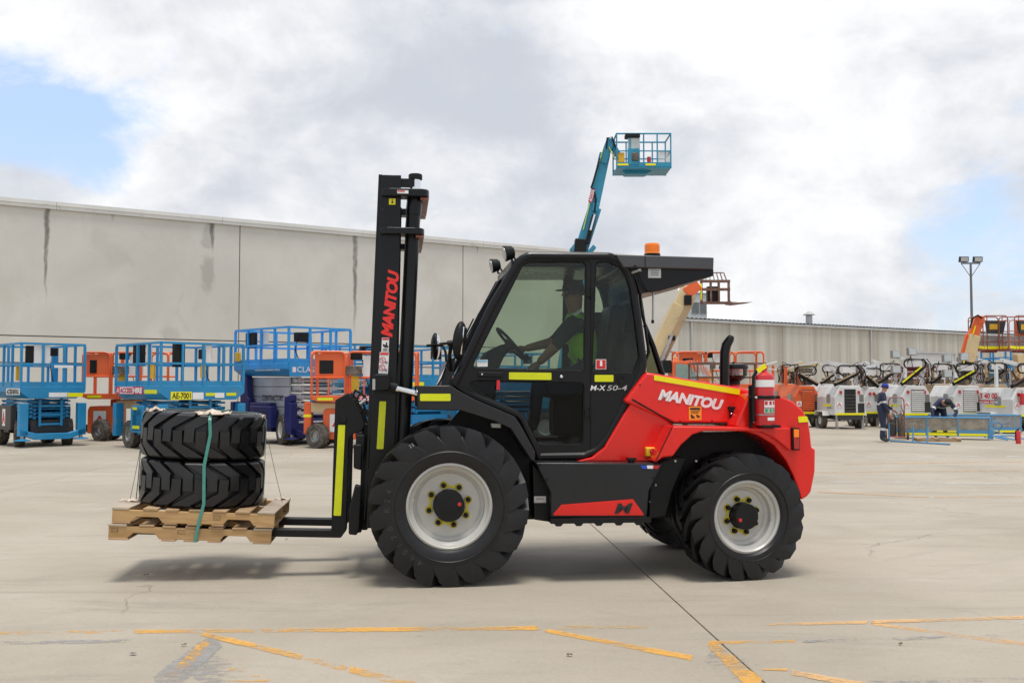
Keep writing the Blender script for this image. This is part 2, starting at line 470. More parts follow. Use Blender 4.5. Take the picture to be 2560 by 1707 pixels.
JO = Vector((G(1895, 1690).x, G(1895, 1690).y)); j2 = G(1480, 1312)
JU = (Vector((j2.x, j2.y)) - JO).normalized(); JV = Vector((JU.y, -JU.x))
us = [-14, 30, 56, 84, 120]
for iu in range(len(us) - 1):
    for iv in range(-6, 9):
        gp = .006
        q = []
        for (a, b_) in ((iv * 8.4 + gp, us[iu] + gp), ((iv + 1) * 8.4 - gp, us[iu] + gp), ((iv + 1) * 8.4 - gp, us[iu + 1] - gp), (iv * 8.4 + gp, us[iu + 1] - gp)):
            p = JO + JV * a + JU * b_; q.append((p.x, p.y))
        MB().prism(q, -.011, 0, 'z').build('concrete_slab', M_conc, ground, False, bevel=.003 if iu == 0 else 0, seg=1, fix=True)

# painted bay lines -------------------------------------------------
OR = (.80, .42, .085); GR = (.36, .345, .325); OR2 = (.78, .47, .20)
P_or = worn_paint('orange_line_paint', OR, .455, seed=1.3)
P_orw = worn_paint('orange_line_paint_worn', OR, .54, seed=4.1)
P_or2 = worn_paint('faded_orange_line_paint', OR2, .45, seed=2.2, scale=14)
P_gr = worn_paint('grey_blackout_paint', GR, .46, seed=6.2)
P_gr2 = worn_paint('grey_blackout_paint_thin', GR, .53, seed=8.2)
PZ = [.0]
def ground_line(a, b, wa, wb, m, name='painted_line', n=6):
    PZ[0] = (PZ[0] + .0012) % .006
    z = .001 + PZ[0] * .5
    a, b = Vector(a), Vector(b); d = (b - a).normalized(); pr = Vector((-d.y, d.x))
    v = []; f = []
    for i in range(n + 1):
        t = i / n; c = a.lerp(b, t); wd = (wa + (wb - wa) * t) / 2 * 1.12 * (1 + random.uniform(-.06, .06))
        for s in (-1, 1):
            p = G(c.x + pr.x * wd * s, c.y + pr.y * wd * s); v.append((p.x, p.y, z))
    f = [(2 * i, 2 * i + 1, 2 * i + 3, 2 * i + 2) for i in range(n)]
    o = MB().add(v, f).build(name, m, ground, False, fix=True)
    uv = o.data.uv_layers.new(name='UVMap')
    for lp_ in o.data.loops:
        i_ = lp_.vertex_index; uv.data[lp_.index].uv = ((i_ // 2) / n, float(i_ % 2))
    return o
ground_line((-250, 1584), (330, 1578), 9, 9, P_orw)
ground_line((330, 1578), (640, 1576), 9, 9, P_or)
ground_line((640, 1576), (1352, 1569.5), 10, 9.5, P_or)
ground_line((1380, 1569), (1625, 1565), 9, 9, P_orw)
ground_line((500, 1583), (760, 1644), 11, 15, P_or)
ground_line((760, 1644), (870, 1672), 13, 15, P_orw)
ground_line((870, 1672), (1060, 1719), 17, 22, P_or)
ground_line((1362, 1575), (1737, 1646), 9, 14, P_or)
ground_line((1911, 1561), (2172, 1555), 6.5, 7, P_or2)
ground_line((2172, 1555), (2800, 1536), 7.5, 8.5, P_or2)
ground_line((2172, 1557), (2800, 1642), 7, 13, P_or2)
ground_line((1767, 1606), (1993, 1603), 8, 8, P_or)
ground_line((1772, 1604), (1895, 1716), 22, 42, P_or)
ground_line((1906, 1672), (1970, 1674), 6, 6, P_or)
ground_line((1975, 1680), (2190, 1719), 12, 17, P_or2)
ground_line((-250, 1611), (540, 1598), 9, 10, P_gr2)
ground_line((545, 1596), (400, 1720), 40, 62, P_gr)
ground_line((520, 1600), (410, 1715), 22, 30, P_orw)
ground_line((1993, 1603), (2800, 1580), 9, 11, P_gr2)
ground_line((2134, 1708), (2800, 1688), 11, 12, P_gr2)
ground_line((560, 1644), (520, 1716), 150, 170, P_gr2, 'painted_patch')
ground_line((1770, 1632), (1880, 1690), 60, 66, P_gr2, 'painted_patch')
for i, (a, b, c) in enumerate((((560, 1648), (640, 1646), 4), ((570, 1672), (620, 1674), 8), ((500, 1690), (560, 1692), 6), ((600, 1690), (650, 1688), 5), ((560, 1702), (680, 1700), 6))):
    ground_line(a, b, c, c, P_orw)
P_far = worn_paint('distant_orange_line_paint', (.62, .42, .25), .47, seed=3.3, scale=5)
P_farw = worn_paint('distant_white_line_paint', (.62, .6, .56), .47, seed=9.3, scale=5)
for (a, b, wd, mm) in (((2040, 1181), (2560, 1176), 2.6, P_far), ((2060, 1205), (2560, 1209), 2.8, P_farw), ((2040, 1229), (2330, 1243), 3.2, P_far), ((2330, 1243), (2560, 1240), 3.0, P_far),
                   ((2100, 1160), (2560, 1154), 2.2, P_far), ((2150, 1143), (2600, 1140), 2, P_farw)):
    ground_line(a, b, wd, wd, mm, n=2)

# ------------------------------------------------------------------ warehouse of tilt-up panels
WANG = math.atan2(2489, 3870)
W0 = Vector((-1280 / FPX * 38, 38, 0)); WU = Vector((math.cos(WANG), math.sin(WANG), 0)); WN = Vector((-WU.y, WU.x, 0))
def wall_s(px, o=W0):
    a = (px - CXP) / FPX
    # (a*t, t) = o + s*WU
    det = a * (-WU.y) - 1 * (-WU.x)
    t = (o.x * (-WU.y) - o.y * (-WU.x)) / det
    s = ((a * t - o.x) / WU.x); return s, t
def wall_z(px, py, o=W0):
    s, t = wall_s(px, o); d = ray(px, py); return CAMH + d.z / d.y * t
wh = thing('warehouse', 'long pale concrete panel warehouse with white capping behind the lifts', 'warehouse', tuple(W0), WANG)

def panel_mat():
    m = bpy.data.materials.new('panel_concrete'); m.use_nodes = True
    t = NT(m.node_tree); b = t.n['Principled BSDF']
    tc_ = t.node('ShaderNodeTexCoord'); tc_.object = wh; co = tc_.outputs['Object']
    n1 = t.noise(co, .28, 7, .6, .5); n2 = t.noise(co, 1.1, 8, .66, .8); n3 = t.noise(t.scale(co, 1, 1, .22), 2.0, 6, .6)
    c = t.mix(t.ramp(n1, .3, .72), (.57, .545, .485), (.67, .645, .585))
    c = t.mix(t.ramp(n2, .52, .80, 0, .22), c, (.40, .39, .355))
    c = t.mix(t.ramp(n3, .55, .8, 0, .30), c, (.52, .475, .40))
    blot = t.noise(t.scale(co, 1, 1, 1, (4, 0, 9)), .42, 8, .72, 1.4)
    c = t.mix(t.ramp(blot, .63, .74, 0, .2), c, (.35, .345, .32))
    sp = t.node('ShaderNodeSeparateXYZ'); t.put(sp.inputs[0], co); X, Z = sp.outputs[0], sp.outputs[2]
    wob = t.math('MULTIPLY', t.math('SUBTRACT', t.noise(t.scale(co, .1, .1, 1), 1.5, 4), .5), .22)
    edge = t.noise(t.scale(co, 3, 1, 1), 1.4, 6, .7)
    def streak(px, y0, y1, wdt, amp, tip=.35):
        nonlocal c
        s, _ = wall_s(px); z0 = wall_z(px, y0); z1 = wall_z(px, y1)
        dx = t.math('ABSOLUTE', t.math('SUBTRACT', t.math('ADD', X, wob), s))
        taper = t.ramp(Z, z1, z0, tip, 1.0)
        k = t.ramp(t.math('DIVIDE', dx, t.math('MULTIPLY', taper, wdt)), .25, 1.0, 1, 0)
        v = t.math('MULTIPLY', t.ramp(Z, z1, z1 + (z0 - z1) * .5), t.ramp(edge, .25, .6, .35, 1))
        k = t.math('MULTIPLY', t.math('MULTIPLY', k, v), amp)
        c = t.mix(k, c, (.075, .07, .055))
    def blob(px, py, rx, rz, amp):
        nonlocal c
        s, _ = wall_s(px); z = wall_z(px, py)
        dx = t.math('DIVIDE', t.math('SUBTRACT', X, s), rx); dz = t.math('DIVIDE', t.math('SUBTRACT', Z, z), rz)
        r2 = t.math('SQRT', t.math('ADD', t.math('MULTIPLY', dx, dx), t.math('MULTIPLY', dz, dz)))
        k = t.ramp(t.math('ADD', r2, t.math('MULTIPLY', t.math('SUBTRACT', n2, .5), 2.4)), .55, 1.05, amp, 0)
        c = t.mix(k, c, (.20, .195, .175))
    streak(110, 508, 780, .15, .75, .3); streak(527, 548, 640, .16, .8); streak(886, 580, 860, .17, .72, .5); streak(1193, 600, 640, .1, .5)
    streak(275, 520, 560, .16, .35); streak(845, 572, 598, .07, .4)
    blob(515, 590, .34, .6, .28); blob(517, 680, .36, .9, .34); blob(425, 838, .4, .4, .2); blob(290, 640, .6, .5, .10); blob(240, 600, .4, .6, .10)
    t.put(b.inputs['Base Color'], c); b.inputs['Roughness'].default_value = .88; b.inputs['Specular IOR Level'].default_value = .2
    bn = t.node('ShaderNodeBump'); bn.inputs['Strength'].default_value = .2; bn.inputs['Distance'].default_value = .01
    t.put(bn.inputs['Height'], t.noise(co, 8, 6, .7)); t.l.new(bn.outputs[0], b.inputs['Normal'])
    return m
M_panel = panel_mat()
M_joint = mat('joint_sealant', (.17, .165, .15), .8)
M_cap = mat('white_capping', (.70, .69, .65), .5, 0, .05, 1, dirt=.1)
s596, _ = wall_s(596); s1157, _ = wall_s(1157); dS = s1157 - s596
sEnd, _ = wall_s(1697)
WTOP = wall_z(0, 505)
joints = [s596 - 3 * dS, s596 - 2 * dS, s596 - dS, s596, s1157, s1157 + dS, sEnd]
rows = [0.0, wall_z(0, 906), wall_z(0, 838), WTOP]
WTHK = .2
back = MB(); back.bx(joints[0], sEnd, .035, .45, 0, WTOP); back.build('wall_backing', M_joint, wh, False)
for i in range(len(joints) - 1):
    for k in range(3):
        MB().bx(joints[i] + .02, joints[i + 1] - .02, 0, .033, rows[k] + (.025 if k else 0), rows[k + 1] - .025 * (k < 2)).build('wall_panel', M_panel, wh, False, bevel=.008, seg=1)
# return wall, roof sheet
MB().bx(sEnd - .45, sEnd - .02, .46, 60, 0, WTOP).build('side_wall', M_panel, wh, False)
MB().add([(joints[0], .3, WTOP + .05), (sEnd - .1, .3, WTOP + .05), (sEnd - .1, 40, WTOP + .3), (joints[0], 40, WTOP + .3)], [(0, 1, 2, 3)]).build('roof_sheet', M_cap, wh, False)
nC = 9; cl = (sEnd - joints[0]) / nC
for i in range(nC):
    a = joints[0] + i * cl
    MB().prism([(-.10, WTOP - .12), (-.02, WTOP - .12), (-.02, WTOP + .01), (.5, WTOP + .01), (.5, WTOP + .19), (-.14, WTOP + .17), (-.14, WTOP + .02), (-.10, WTOP + .0)], a + .006, a + cl - .006, 'x').build('parapet_capping', M_cap, wh, False, fix=True)

# ------------------------------------------------------------------ the lower shed beyond
S0 = Vector(((1680 - CXP) / FPX * 73.5, 73.5, 0))
shed = thing('storage_shed', 'low stained grey shed with gutter and roller door at far right', 'shed', tuple(S0), WANG)
def shed_mat():
    m = bpy.data.materials.new('stained_fibre_sheet'); m.use_nodes = True
    t = NT(m.node_tree); b = t.n['Principled BSDF']
    tc_ = t.node('ShaderNodeTexCoord'); tc_.object = shed; co = tc_.outputs['Object']
    n1 = t.noise(t.scale(co, 1, 1, .03), .9, 7, .62, .3); n2 = t.noise(t.scale(co, 1, 1, .08), 2.6, 6, .6); n3 = t.noise(co, .5, 5)
    c = t.mix(t.ramp(n1, .32, .68), (.40, .365, .30), (.58, .56, .50))
    c = t.mix(t.ramp(n2, .5, .78, 0, .38), c, (.36, .32, .25))
    c = t.mix(t.ramp(n3, .5, .75, 0, .3), c, (.54, .52, .47))
    t.put(b.inputs['Base Color'], c); b.inputs['Roughness'].default_value = .85
    return m
M_shed = shed_mat()
M_gut = mat('galvanised_gutter', (.46, .46, .45), .5, .2, .08, 2)
M_roofs = mat('weathered_roof_sheet', (.24, .245, .25), .5, .4, .15, 1)
SH = wall_z(1760, 800, S0)
sh_len = 64
xs = 0.0
while xs < sh_len:
    MB().bx(xs + .012, xs + 5.9 - .012, 0, .12, 0, SH - .1).build('wall_panel', M_shed, shed, False); xs += 5.9
MB().bx(0, sh_len, .13, .3, 0, SH - .15).build('wall_backing', M_joint, shed, False)
v = []; f = []
nn = int(sh_len / .11)
for i in range(nn + 1):
    x = i * .11; dz = .03 if i % 4 < 2 else -.03
    v += [(x, -.22, SH + .10 + dz), (x, 14, SH + .95 + dz)]
f = [(2 * i, 2 * i + 2, 2 * i + 3, 2 * i + 1) for i in range(nn)]
rf = MB().add(v, f).build('roof', M_roofs, shed, False)
MB().prism([(-.2, SH - .16), (-.02, SH - .16), (-.02, SH + .02), (-.2, SH + .02)], 0, sh_len, 'x').build('gutter', M_gut, shed, False, fix=True)
for px in (1727, 2176, 2420):
    s, _ = wall_s(px, S0); MB().bx(s - .07, s + .07, -.16, -.01, .1, SH - .16).build('downpipe', M_gut, shed, False)
s0, _ = wall_s(2279, S0); s1, _ = wall_s(2385, S0); dz1 = wall_z(2330, 884, S0)
MB().bx(s0 - .16, s0, -.08, -.005, 0, dz1).build('door_jamb', M_gut, shed, False)
MB().bx(s1, s1 + .16, -.08, -.005, 0, dz1).build('door_jamb', M_gut, shed, False)
MB().bx(s0 - .16, s1 + .16, -.12, -.005, dz1, dz1 + .2).build('door_head', M_gut, shed, False)
M_slat = mat('roller_slat', (.60, .60, .58), .45, .1, .05)
drm = MB().bx(s0, s1, -.02, -.005, 0, .1).build('roller_door', M_slat, shed, False)
zz_ = .1
while zz_ < dz1 - .05:
    MB().prism([(-.02, zz_), (-.05, zz_ + .03), (-.05, zz_ + .13), (-.02, zz_ + .16), (-.006, zz_ + .16), (-.006, zz_)], s0, s1, 'x').build('slat', M_slat, drm, False, fix=True); zz_ += .165
s, t_ = wall_s(2095, S0)
vz = SH + .35
vt = MB(); vt.cyl((s, 3, vz), (s, 3, vz + .75), .28, n=16); vt.lathe([(.05, vz + 1.15), (.5, vz + .85), (.5, vz + .80), (.28, vz + .8)], (s, 3, 0), 'z', 16)
vt.build('roof_vent', M_gut, shed)

ob = WD(1706, 966, 90); ob.z = 0
blk = thing('office_block', 'pale upper storey with dark window above the low shed', 'building', tuple(ob), WANG)
def bz(py, D=92): return CAMH + (HOR - py) / FPX * D
MB().bx(-3, 3.1, 0, 8, 0, bz(735)).build('wall', mat('pale_cladding', (.55, .56, .55), .6), blk, False)
for (a, b_) in ((1.15, 2.1), (2.16, 3.02)):
    wf = MB().bx(a, b_, -.05, -.004, bz(786), bz(757)).build('window', M_gut, blk, False)
    MB().bx(a + .05, b_ - .05, -.06, -.052, bz(785), bz(758)).build('pane', mat('dull_window_glass', (.12, .135, .13), .15), wf, False)
MB().bx(-3.1, 3.2, -.12, 8, bz(735), bz(733)).build('roof', M_gut, blk, False)

# light pole ---------------------------------------------------------
lp = WD(2433, 966, 60); lp.z = 0
pole = thing('flood_light_pole', 'tall grey pole with twin flood lights above the far right yard', 'light pole', tuple(lp))
ptop = CAMH + (HOR - 659) / FPX * 60
M_pole = mat('galvanised_pole', (.16, .16, .17), .45, .4, .1)
MB().cyl((0, 0, 0), (0, 0, ptop), .10, .065, 12).build('pole', M_pole, pole)
MB().bx(-.58, .58, -.05, .05, ptop, ptop + .09).build('crossarm', M_pole, pole)
for sgn in (-1, 1):
    MB().cyl((sgn * .55, 0, ptop), (sgn * .04, 0, ptop - .75), .022, n=6).build('brace', M_pole, pole)
    lm = MB().prism([(-.10, 0), (.14, 0), (.05, .34), (-.14, .30)], sgn * .42 - .26, sgn * .42 + .26, 'x')
    lo = lm.build('lamp_housing', M_blackm, pole, False, fix=True); lo.location = (0, 0, ptop + .12)
    MB().add([(sgn * .42 - .22, -.105, .03), (sgn * .42 + .22, -.105, .03), (sgn * .42 + .22, -.142, .27), (sgn * .42 - .22, -.142, .27)], [(0, 1, 2, 3)]).build('lamp_glass', M_lampglass, lo, False)
    MB().cyl((sgn * .42, 0, ptop + .05), (sgn * .42, 0, ptop + .14), .03, n=6).build('bracket', M_pole, pole)

# ================================================================== FORKLIFT
FY = R(6.4); FO = G(1122, 1469); FO.z = 0
FR = Matrix.Rotation(FY, 3, 'Z'); FRI = FR.transposed()
CL = FRI @ (CAM - FO)
def F(px, py, y):
    d = FRI @ ray(px, py); t = (y - CL.y) / d.y; p = CL + d * t
    return (p.x, p.z)
def FP(pts, y): return [F(a, b, y) for a, b in pts]
def F3(px, py, y):
    a, b = F(px, py, y); return Vector((a, y, b))
fk = thing('rough_terrain_forklift', 'red and black rough terrain forklift carrying tyres on pallets', 'forklift', tuple(FO), FY)
YN, YF = .40, 1.60            # cab side planes
YC = 1.0                      # centre line

# ---- wheels ---------------------------------------------------------
def tyre_mesh(Rad, Rr, Wd, nl, lug=.036, diag=.62, wfrac=.5, seg=72, bulge=.03, overlap=.08, block=False):
    """tyre with angled lugs round the y axis, centred at 0"""
    h = Wd / 2; Rc = Rad - lug
    m = MB()
    prof = [(Rr - .012, -h * .72), (Rr + .012, -h * .86), (Rr + (Rc - Rr) * .18, -h * .97), (Rr + (Rc - Rr) * .42, -h * 1.0), (Rr + (Rc - Rr) * .66, -h * .985),
            (Rr + (Rc - Rr) * .84, -h * .93), (Rc - .012, -h * .84), (Rc + .004, -h * .6), (Rc + .010, -h * .3), (Rc + .012, 0)]
    prof = prof + [(r, -y) for r, y in prof[::-1][1:]]
    m.lathe(prof, (0, 0, 0), 'y', seg)
    m.lathe([(Rr + (Rc - Rr) * .40, -h * 1.0 - .001), (Rr + (Rc - Rr) * .42, -h * 1.0 - .007), (Rr + (Rc - Rr) * .45, -h * 1.0 - .001)], (0, 0, 0), 'y', seg)
    pitch = 2 * math.pi / nl
    def base(y):
        a = abs(y) / h
        if a > .95: return Rr + (Rc - Rr) * (.78 if a < .99 else .60)
        return Rc - .02 if a > .8 else Rc - .005
    stations = [(1.008, -.46, -.165), (.992, -.20, -.05), (.93, .0, -.002), (.60, .30, 0), (.30, .58, .004), (.14, .74, .004), (-overlap, .80, .004)]
    if block: stations = [(1.0, 0, -.11), (.98, .01, -.05), (.94, .04, -.018), (.86, .11, -.002), (.45, .62, .003), (.34, .70, .004), (-.24, .72, .004)]
    for side in (-1, 1):
        for k in range(nl):
            th0 = pitch * (k + (.5 if side > 0 else 0))
            vs_ = []
            for (fy, fa, dr) in stations:
                yy = side * h * fy; th = th0 + fa * diag * h / Rad * 2
                rt = Rad + dr * (1 if dr > -.05 else .9); rb = min(base(yy), rt - .006) - .012
                wl = pitch * wfrac * (.56 if fy > .8 else (.47 if fy > .2 else .40))
                if block: wl = pitch * (.375 if fy > .5 else (.33 if fy > .4 else .205))
                for (r, s) in ((rb, -1.12), (rt, -1), (rt, 1), (rb, 1.12)):
                    t = th + s * wl
                    vs_.append((r * math.cos(t), yy if r is rt else yy * 1.0, r * math.sin(t)))
            fs = []
            n = len(stations)
            for i in range(n - 1):
                for j in range(3):
                    q = (4 * i + j, 4 * i + j + 1, 4 * i + 4 + j + 1, 4 * i + 4 + j)
                    fs.append(q if side > 0 else q[::-1])
            fs.append((0, 1, 2, 3) if side < 0 else (3, 2, 1, 0))
            e = 4 * (n - 1); fs.append((e + 3, e + 2, e + 1, e) if side < 0 else (e, e + 1, e + 2, e + 3))
            m.add(vs_, fs)
    return m

def wheel(cx, z, ynear, Rad, Rr, Wd, nl, rot, near=True, steer=0, diag=.62, hubdx=0):
    yc = ynear + Wd / 2
    s = 1 if near else -1      # outer face towards -y when near
    h = Wd / 2
    # rim (the wheel itself)
    m = MB()
    prof = [(Rr + .012, -h * .86), (Rr - .004, -h * .90), (Rr - .016, -h * .84), (Rr - .020, -h * .70), (Rr - .045, -h * .62), (Rr - .050, -h * .40), (Rr - .075, -h * .34), (Rr - .082, -h * .30), (.05, -h * .30)]
    m.lathe(prof, (0, 0, 0), 'y', 64)
    m.lathe([(Rr - .02, -h * .7), (Rr - .02, h * .85), (Rr + .01, h * .9)], (0, 0, 0), 'y', 48)
    wo_ = m.build('wheel', M_rim, fk)
    wo_.location = (cx, yc, z); wo_.rotation_euler = (0, rot, 0)
    if steer or not near: wo_.rotation_euler = (0, rot, steer + (0 if near else math.pi))
    tyre_mesh(Rad, Rr, Wd, nl, lug=.066, diag=diag, wfrac=.44).build('tyre', M_rubber, wo_, ang=32)
    hubr = Rr * .375
    hub = MB().lathe([(hubr * 1.02, -h * .30), (hubr, -h * .78), (hubr * .94, -h * .84), (.001, -h * .86)], (0, 0, 0), 'y', 32).build('hub', M_blackm, wo_)
    MB().cyl((hubr * .62, -h * .86 - .012, .03), (hubr * .62, -h * .84, .03), .016, n=12).build('hub_plug', M_redlens, hub)
    rb = Rr * .49
    for k in range(8):
        a = math.pi / 8 + k * math.pi / 4
        c = Vector((rb * math.cos(a), -h * .34, rb * math.sin(a)))
        nut = MB().lathe([(.001, -h * .30 - .04), (.014, -h * .30 - .04), (.018, -h * .30 - .034), (.020, -h * .30)], (c.x, 0, c.z), 'y', 12).build('wheel_nut', M_blackm, wo_)
    for k in range(4):      # linked wheel-nut indicators
        a0 = math.pi / 8 + (2 * k + 1) * math.pi / 4 - math.pi / 4 * 0; a1 = a0 + math.pi / 4
        q0 = Vector((rb * math.cos(a0), rb * math.sin(a0))); q1 = Vector((rb * math.cos(a1), rb * math.sin(a1)))
        mid = (q0 + q1) / 2 * .97
        i_ = MB()
        for q in (q0, q1):
            i_.lathe([(.024, -h * .30 - .008), (.030, -h * .30 - .010), (.033, -h * .30 - .001)], (q.x, 0, q.y), 'y', 14)
            d = (mid - q).normalized(); pr = Vector((-d.y, d.x))
            pts = [q + pr * .028, q - pr * .028, mid - pr * .006, mid + pr * .006]
            i_.prism([(p.x, p.y) for p in pts], -h * .30 - .007, -h * .30 - .001, 'y')
        i_.build('nut_indicator', M_yelind, wo_, fix=True)
    vv = MB().cyl((-Rr + .05, -h * .56, .0), (-Rr + .015, -h * .56, .0), .022, n=10).build('valve_boss', M_rim, wo_)
    return wo_

RF, RB = .645, .525
fcx, _ = F(1123.5, 1269, 0.02); rcx, _ = F(1861, 1303, .03)
wF = wheel(fcx, RF - .006, 0.0, RF, .335, .45, 18, R(8))
wR = wheel(rcx, RB - .004, 0.0, RB, .29, .40, 17, R(180 + 6), steer=R(9), diag=.75)
wF2 = copy_tree(wF, fk); wF2.location = (fcx, 2 * YC - .225, RF - .006); wF2.rotation_euler = (0, R(3), math.pi)
wR2 = copy_tree(wR, fk); wR2.location = (rcx, 2 * YC - .20, RB - .004); wR2.rotation_euler = (0, R(3), math.pi + R(9))
# raised figures on the sidewalls
def arc_text(s, parent, Rr, a0, da, size, y, m_, flip=False):
    me_all = MB()
    for i, ch in enumerate(s):
        if ch == ' ': continue
        a = a0 + da * i
        c = bpy.data.curves.new('tmp', 'FONT'); c.body = ch; c.size = size; c.extrude = .002; c.resolution_u = 2; c.align_x = 'CENTER'
        ob = bpy.data.objects.new('tmp', c); me = bpy.data.meshes.new_from_object(ob); bpy.data.objects.remove(ob)
        rad = Vector((math.cos(a), 0, math.sin(a))); tg = Vector((math.sin(a), 0, -math.cos(a)))
        if flip: tg = -tg
        up = rad if not flip else -rad
        me_all.add([rad * Rr + tg * v.co.x + up * v.co.y + Vector((0, y - v.co.z, 0)) for v in me.vertices], [tuple(p.vertices) for p in me.polygons])
    return me_all.build('sidewall_lettering', m_, parent, False)
M_rubl = mat('rubber_lettering', (.034, .034, .036), .5)
arc_text('460/70 R24', wF, .475, R(250), R(-8.5), .065, -.2268, M_rubl, flip=False)
arc_text('MICHELIN', wR, .385, R(77), R(6), .045, -.2015, M_rubl, flip=True)
# chalk number on the shoulder of the front tyre
arc_text('25', wF, .565, R(131), R(-2.4), .036, -.2262, mat('chalk', (.4, .4, .39), .9), flip=False)

# ---- chassis & underbody -------------------------------------------
ch = MB()
x0, _ = F(1000, 1200, .6); x1, _ = F(1960, 1200, .6)
ch.bx(x0, x1, .52, 1.48, .46, .93)
ch.bx(fcx - .14, fcx + .14, .28, 1.72, .52, .78)
ch.bx(rcx - .12, rcx + .12, .26, 1.74, .42, .66)
ch.build('chassis', M_under, fk, bevel=.02)
# dark panels filling the space between front wheel and tank
plate('inner_fender', FP([(1150, 1025), (1240, 1052), (1280, 1075), (1322, 1135), (1345, 1160), (1382, 1240), (1382, 1300), (1335, 1297), (1290, 1290), (1255, 1180), (1180, 1090), (1120, 1060)], .47), .47, .52, M_under, fk)
bxp = FP([(1330, 1160), (1388, 1235), (1388, 1304), (1334, 1296)], .30)
MB().prism(bxp, .24, .6).build('chassis_bracket', M_blackm, fk, fix=True)
pl_ = MB(); a, b = F(1335, 1240, .235), F(1365, 1256, .235); pl_.bx(a[0], b[0], .232, .238, b[1], a[1])
npl = pl_.build('maker_plate', M_steel, fk, False)
text_mesh('lettering', 'MANITOU', M_ink, npl, (a[0] + .02, .2305, b[1] + .028), (1, 0, 0), (0, 0, 1), width=.06, bold=.02, thick=.001)

# ---- side tank, step -------------------------------------------------
YT = .12
tank = FP([(1339, 1156), (1658, 1158), (1645, 1186), (1624, 1226), (1618, 1296), (1376, 1294), (1376, 1232)], YT)
tk = MB().prism(tank, YT, .5).build('side_tank', M_blackd, fk, bevel=.012, fix=True)
mp = FP([(1379.6, 1288), (1403, 1261), (1582, 1247), (1611.6, 1288)], YT)
mpl = plate('red_step_panel', rounded(mp, .012), YT - .008, YT - .001, M_red, tk, bev=.002)
a = F(1536, 1283, YT - .01); b = F(1582, 1257, YT - .01)
text_mesh('letter_mark', 'M', M_ink, tk, (a[0], YT - .011, a[1]), (1, 0, 0), (0, 0, 1), width=b[0] - a[0], height=b[1] - a[1], bold=.028, shear=.25, thick=.002)
fl = FP([(1600.6, 1163), (1649, 1163), (1645, 1171), (1605, 1171)], YT)
for i, mm in enumerate((M_blueink, M_white, M_redink)):
    k0, k1 = i / 3, (i + 1) / 3
    q = [Vector(fl[0]).lerp(Vector(fl[1]), k0), Vector(fl[0]).lerp(Vector(fl[1]), k1), Vector(fl[3]).lerp(Vector(fl[2]), k1), Vector(fl[3]).lerp(Vector(fl[2]), k0)]
    plate('flag_sticker', [tuple(v) for v in q], YT - .004, YT - .001, mm, tk)
for (px, py) in ((1349, 1163), (1367, 1198), (1634, 1195), (1628, 1253), (1636, 1212)):
    c = F(px, py, YT); MB().cyl((c[0], YT - .006, c[1]), (c[0], YT + .01, c[1]), .010, n=10).build('bolt', M_blackm, tk)
stp = MB()
sa = F(1376, 1297, .10); sb = F(1625, 1297, .10); zb = F(1376, 1314, .10)[1]
stp.bx(sa[0], sb[0], .06, .40, sa[1] - .034, sa[1] + .004)
n = 5
for i in range(n):
    x = sa[0] + (sb[0] - sa[0]) * (i + .2) / n; w_ = (sb[0] - sa[0]) / n * .34
    stp.prism([(x - .01, sa[1] - .034), (x + w_ + .01, sa[1] - .034), (x + w_ - .01, zb), (x + .01, zb)], .06, .075)
stp.bx(sa[0], sb[0], .385, .40, zb, sa[1])
step = stp.build('step_tread', M_blackm, fk, False, fix=True)
cp = F(1578, 1152, .2)
MB().lathe([(.028, 0), (.028, .02), (.045, .022), (.045, .038), (.001, .04)], (cp[0], .2, cp[1] - .012), 'z', 20).build('filler_cap', M_blackm, fk)

# ---- red bodywork -----------------------------------------------------
YB = .34
body = FP([(1440, 1153), (1480, 1143), (1512, 1118), (1560, 1036), (1583, 999), (1684, 1061), (1700, 1063), (1662, 1150), (1638, 1154)], YB)
MB().prism(rounded(body, 0), YB, 2 * YC - YB).build('rear_body_panel', M_red, fk, bevel=.012, fix=True)
hood = FP([(1560, 1004), (1613, 933), (1620, 930.5), (1868, 972), (1879, 977), (1842, 1062), (1820, 1060.5), (1686, 1060)], YB - .02)
hd = MB().prism(hood, YB - .02, 2 * YC - YB + .02).build('engine_hood', M_red, fk, bevel=.035, seg=4, fix=True)
seam = [Vector((p[0], YB - .022, p[1])) for p in FP([(1580, 998), (1686, 1058), (1842, 1058.5)], YB - .02)]
MB().tube(seam, .007, 6).build('seam', M_blackm, hd)
MB().tube([F3(1876, 980, YB - .022), F3(1843, 1059, YB - .022)], .004, 6).build('seam', M_blackm, hd)
for (px, py) in ((1600, 962), (1700, 1052), (1780, 1052), (1860, 992)):
    c = F(px, py, YB - .02); MB().sphere((c[0], YB - .021, c[1]), .007, 8, 5).build('rivet', M_blackm, hd)
ys = YB - .024
plate('reflective_tape', rounded(FP([(1635, 937.5), (1850, 973), (1849, 987), (1635, 950)], ys), .008), ys - .002, ys, M_yel, hd)
a = F(1644.6, 999, ys); b = F(1797, 1025, ys); up_ = F(1651, 972, ys)
d = Vector((b[0] - a[0], 0, b[1] - a[1])); upv = Vector((-d.z, 0, d.x)).normalized()
hgt = Vector((up_[0] - a[0], 0, up_[1] - a[1])).dot(upv)
text_mesh('lettering', 'MANITOU', M_white, hd, (a[0], ys - .002, a[1]), d, upv, width=d.length + .03, height=hgt, bold=.05, shear=.22, thick=.002, spacing=.95)
st = FP([(1722, 1016), (1753.5, 1016), (1753.5, 1050), (1722, 1050)], ys)
ws = plate('warning_sticker', rounded(st, .006), ys - .002, ys, M_orange_st, hd)
plate('sticker_band', FP([(1725, 1019), (1750, 1019), (1750, 1024), (1725, 1024)], ys), ys - .004, ys - .0025, M_ink, ws)
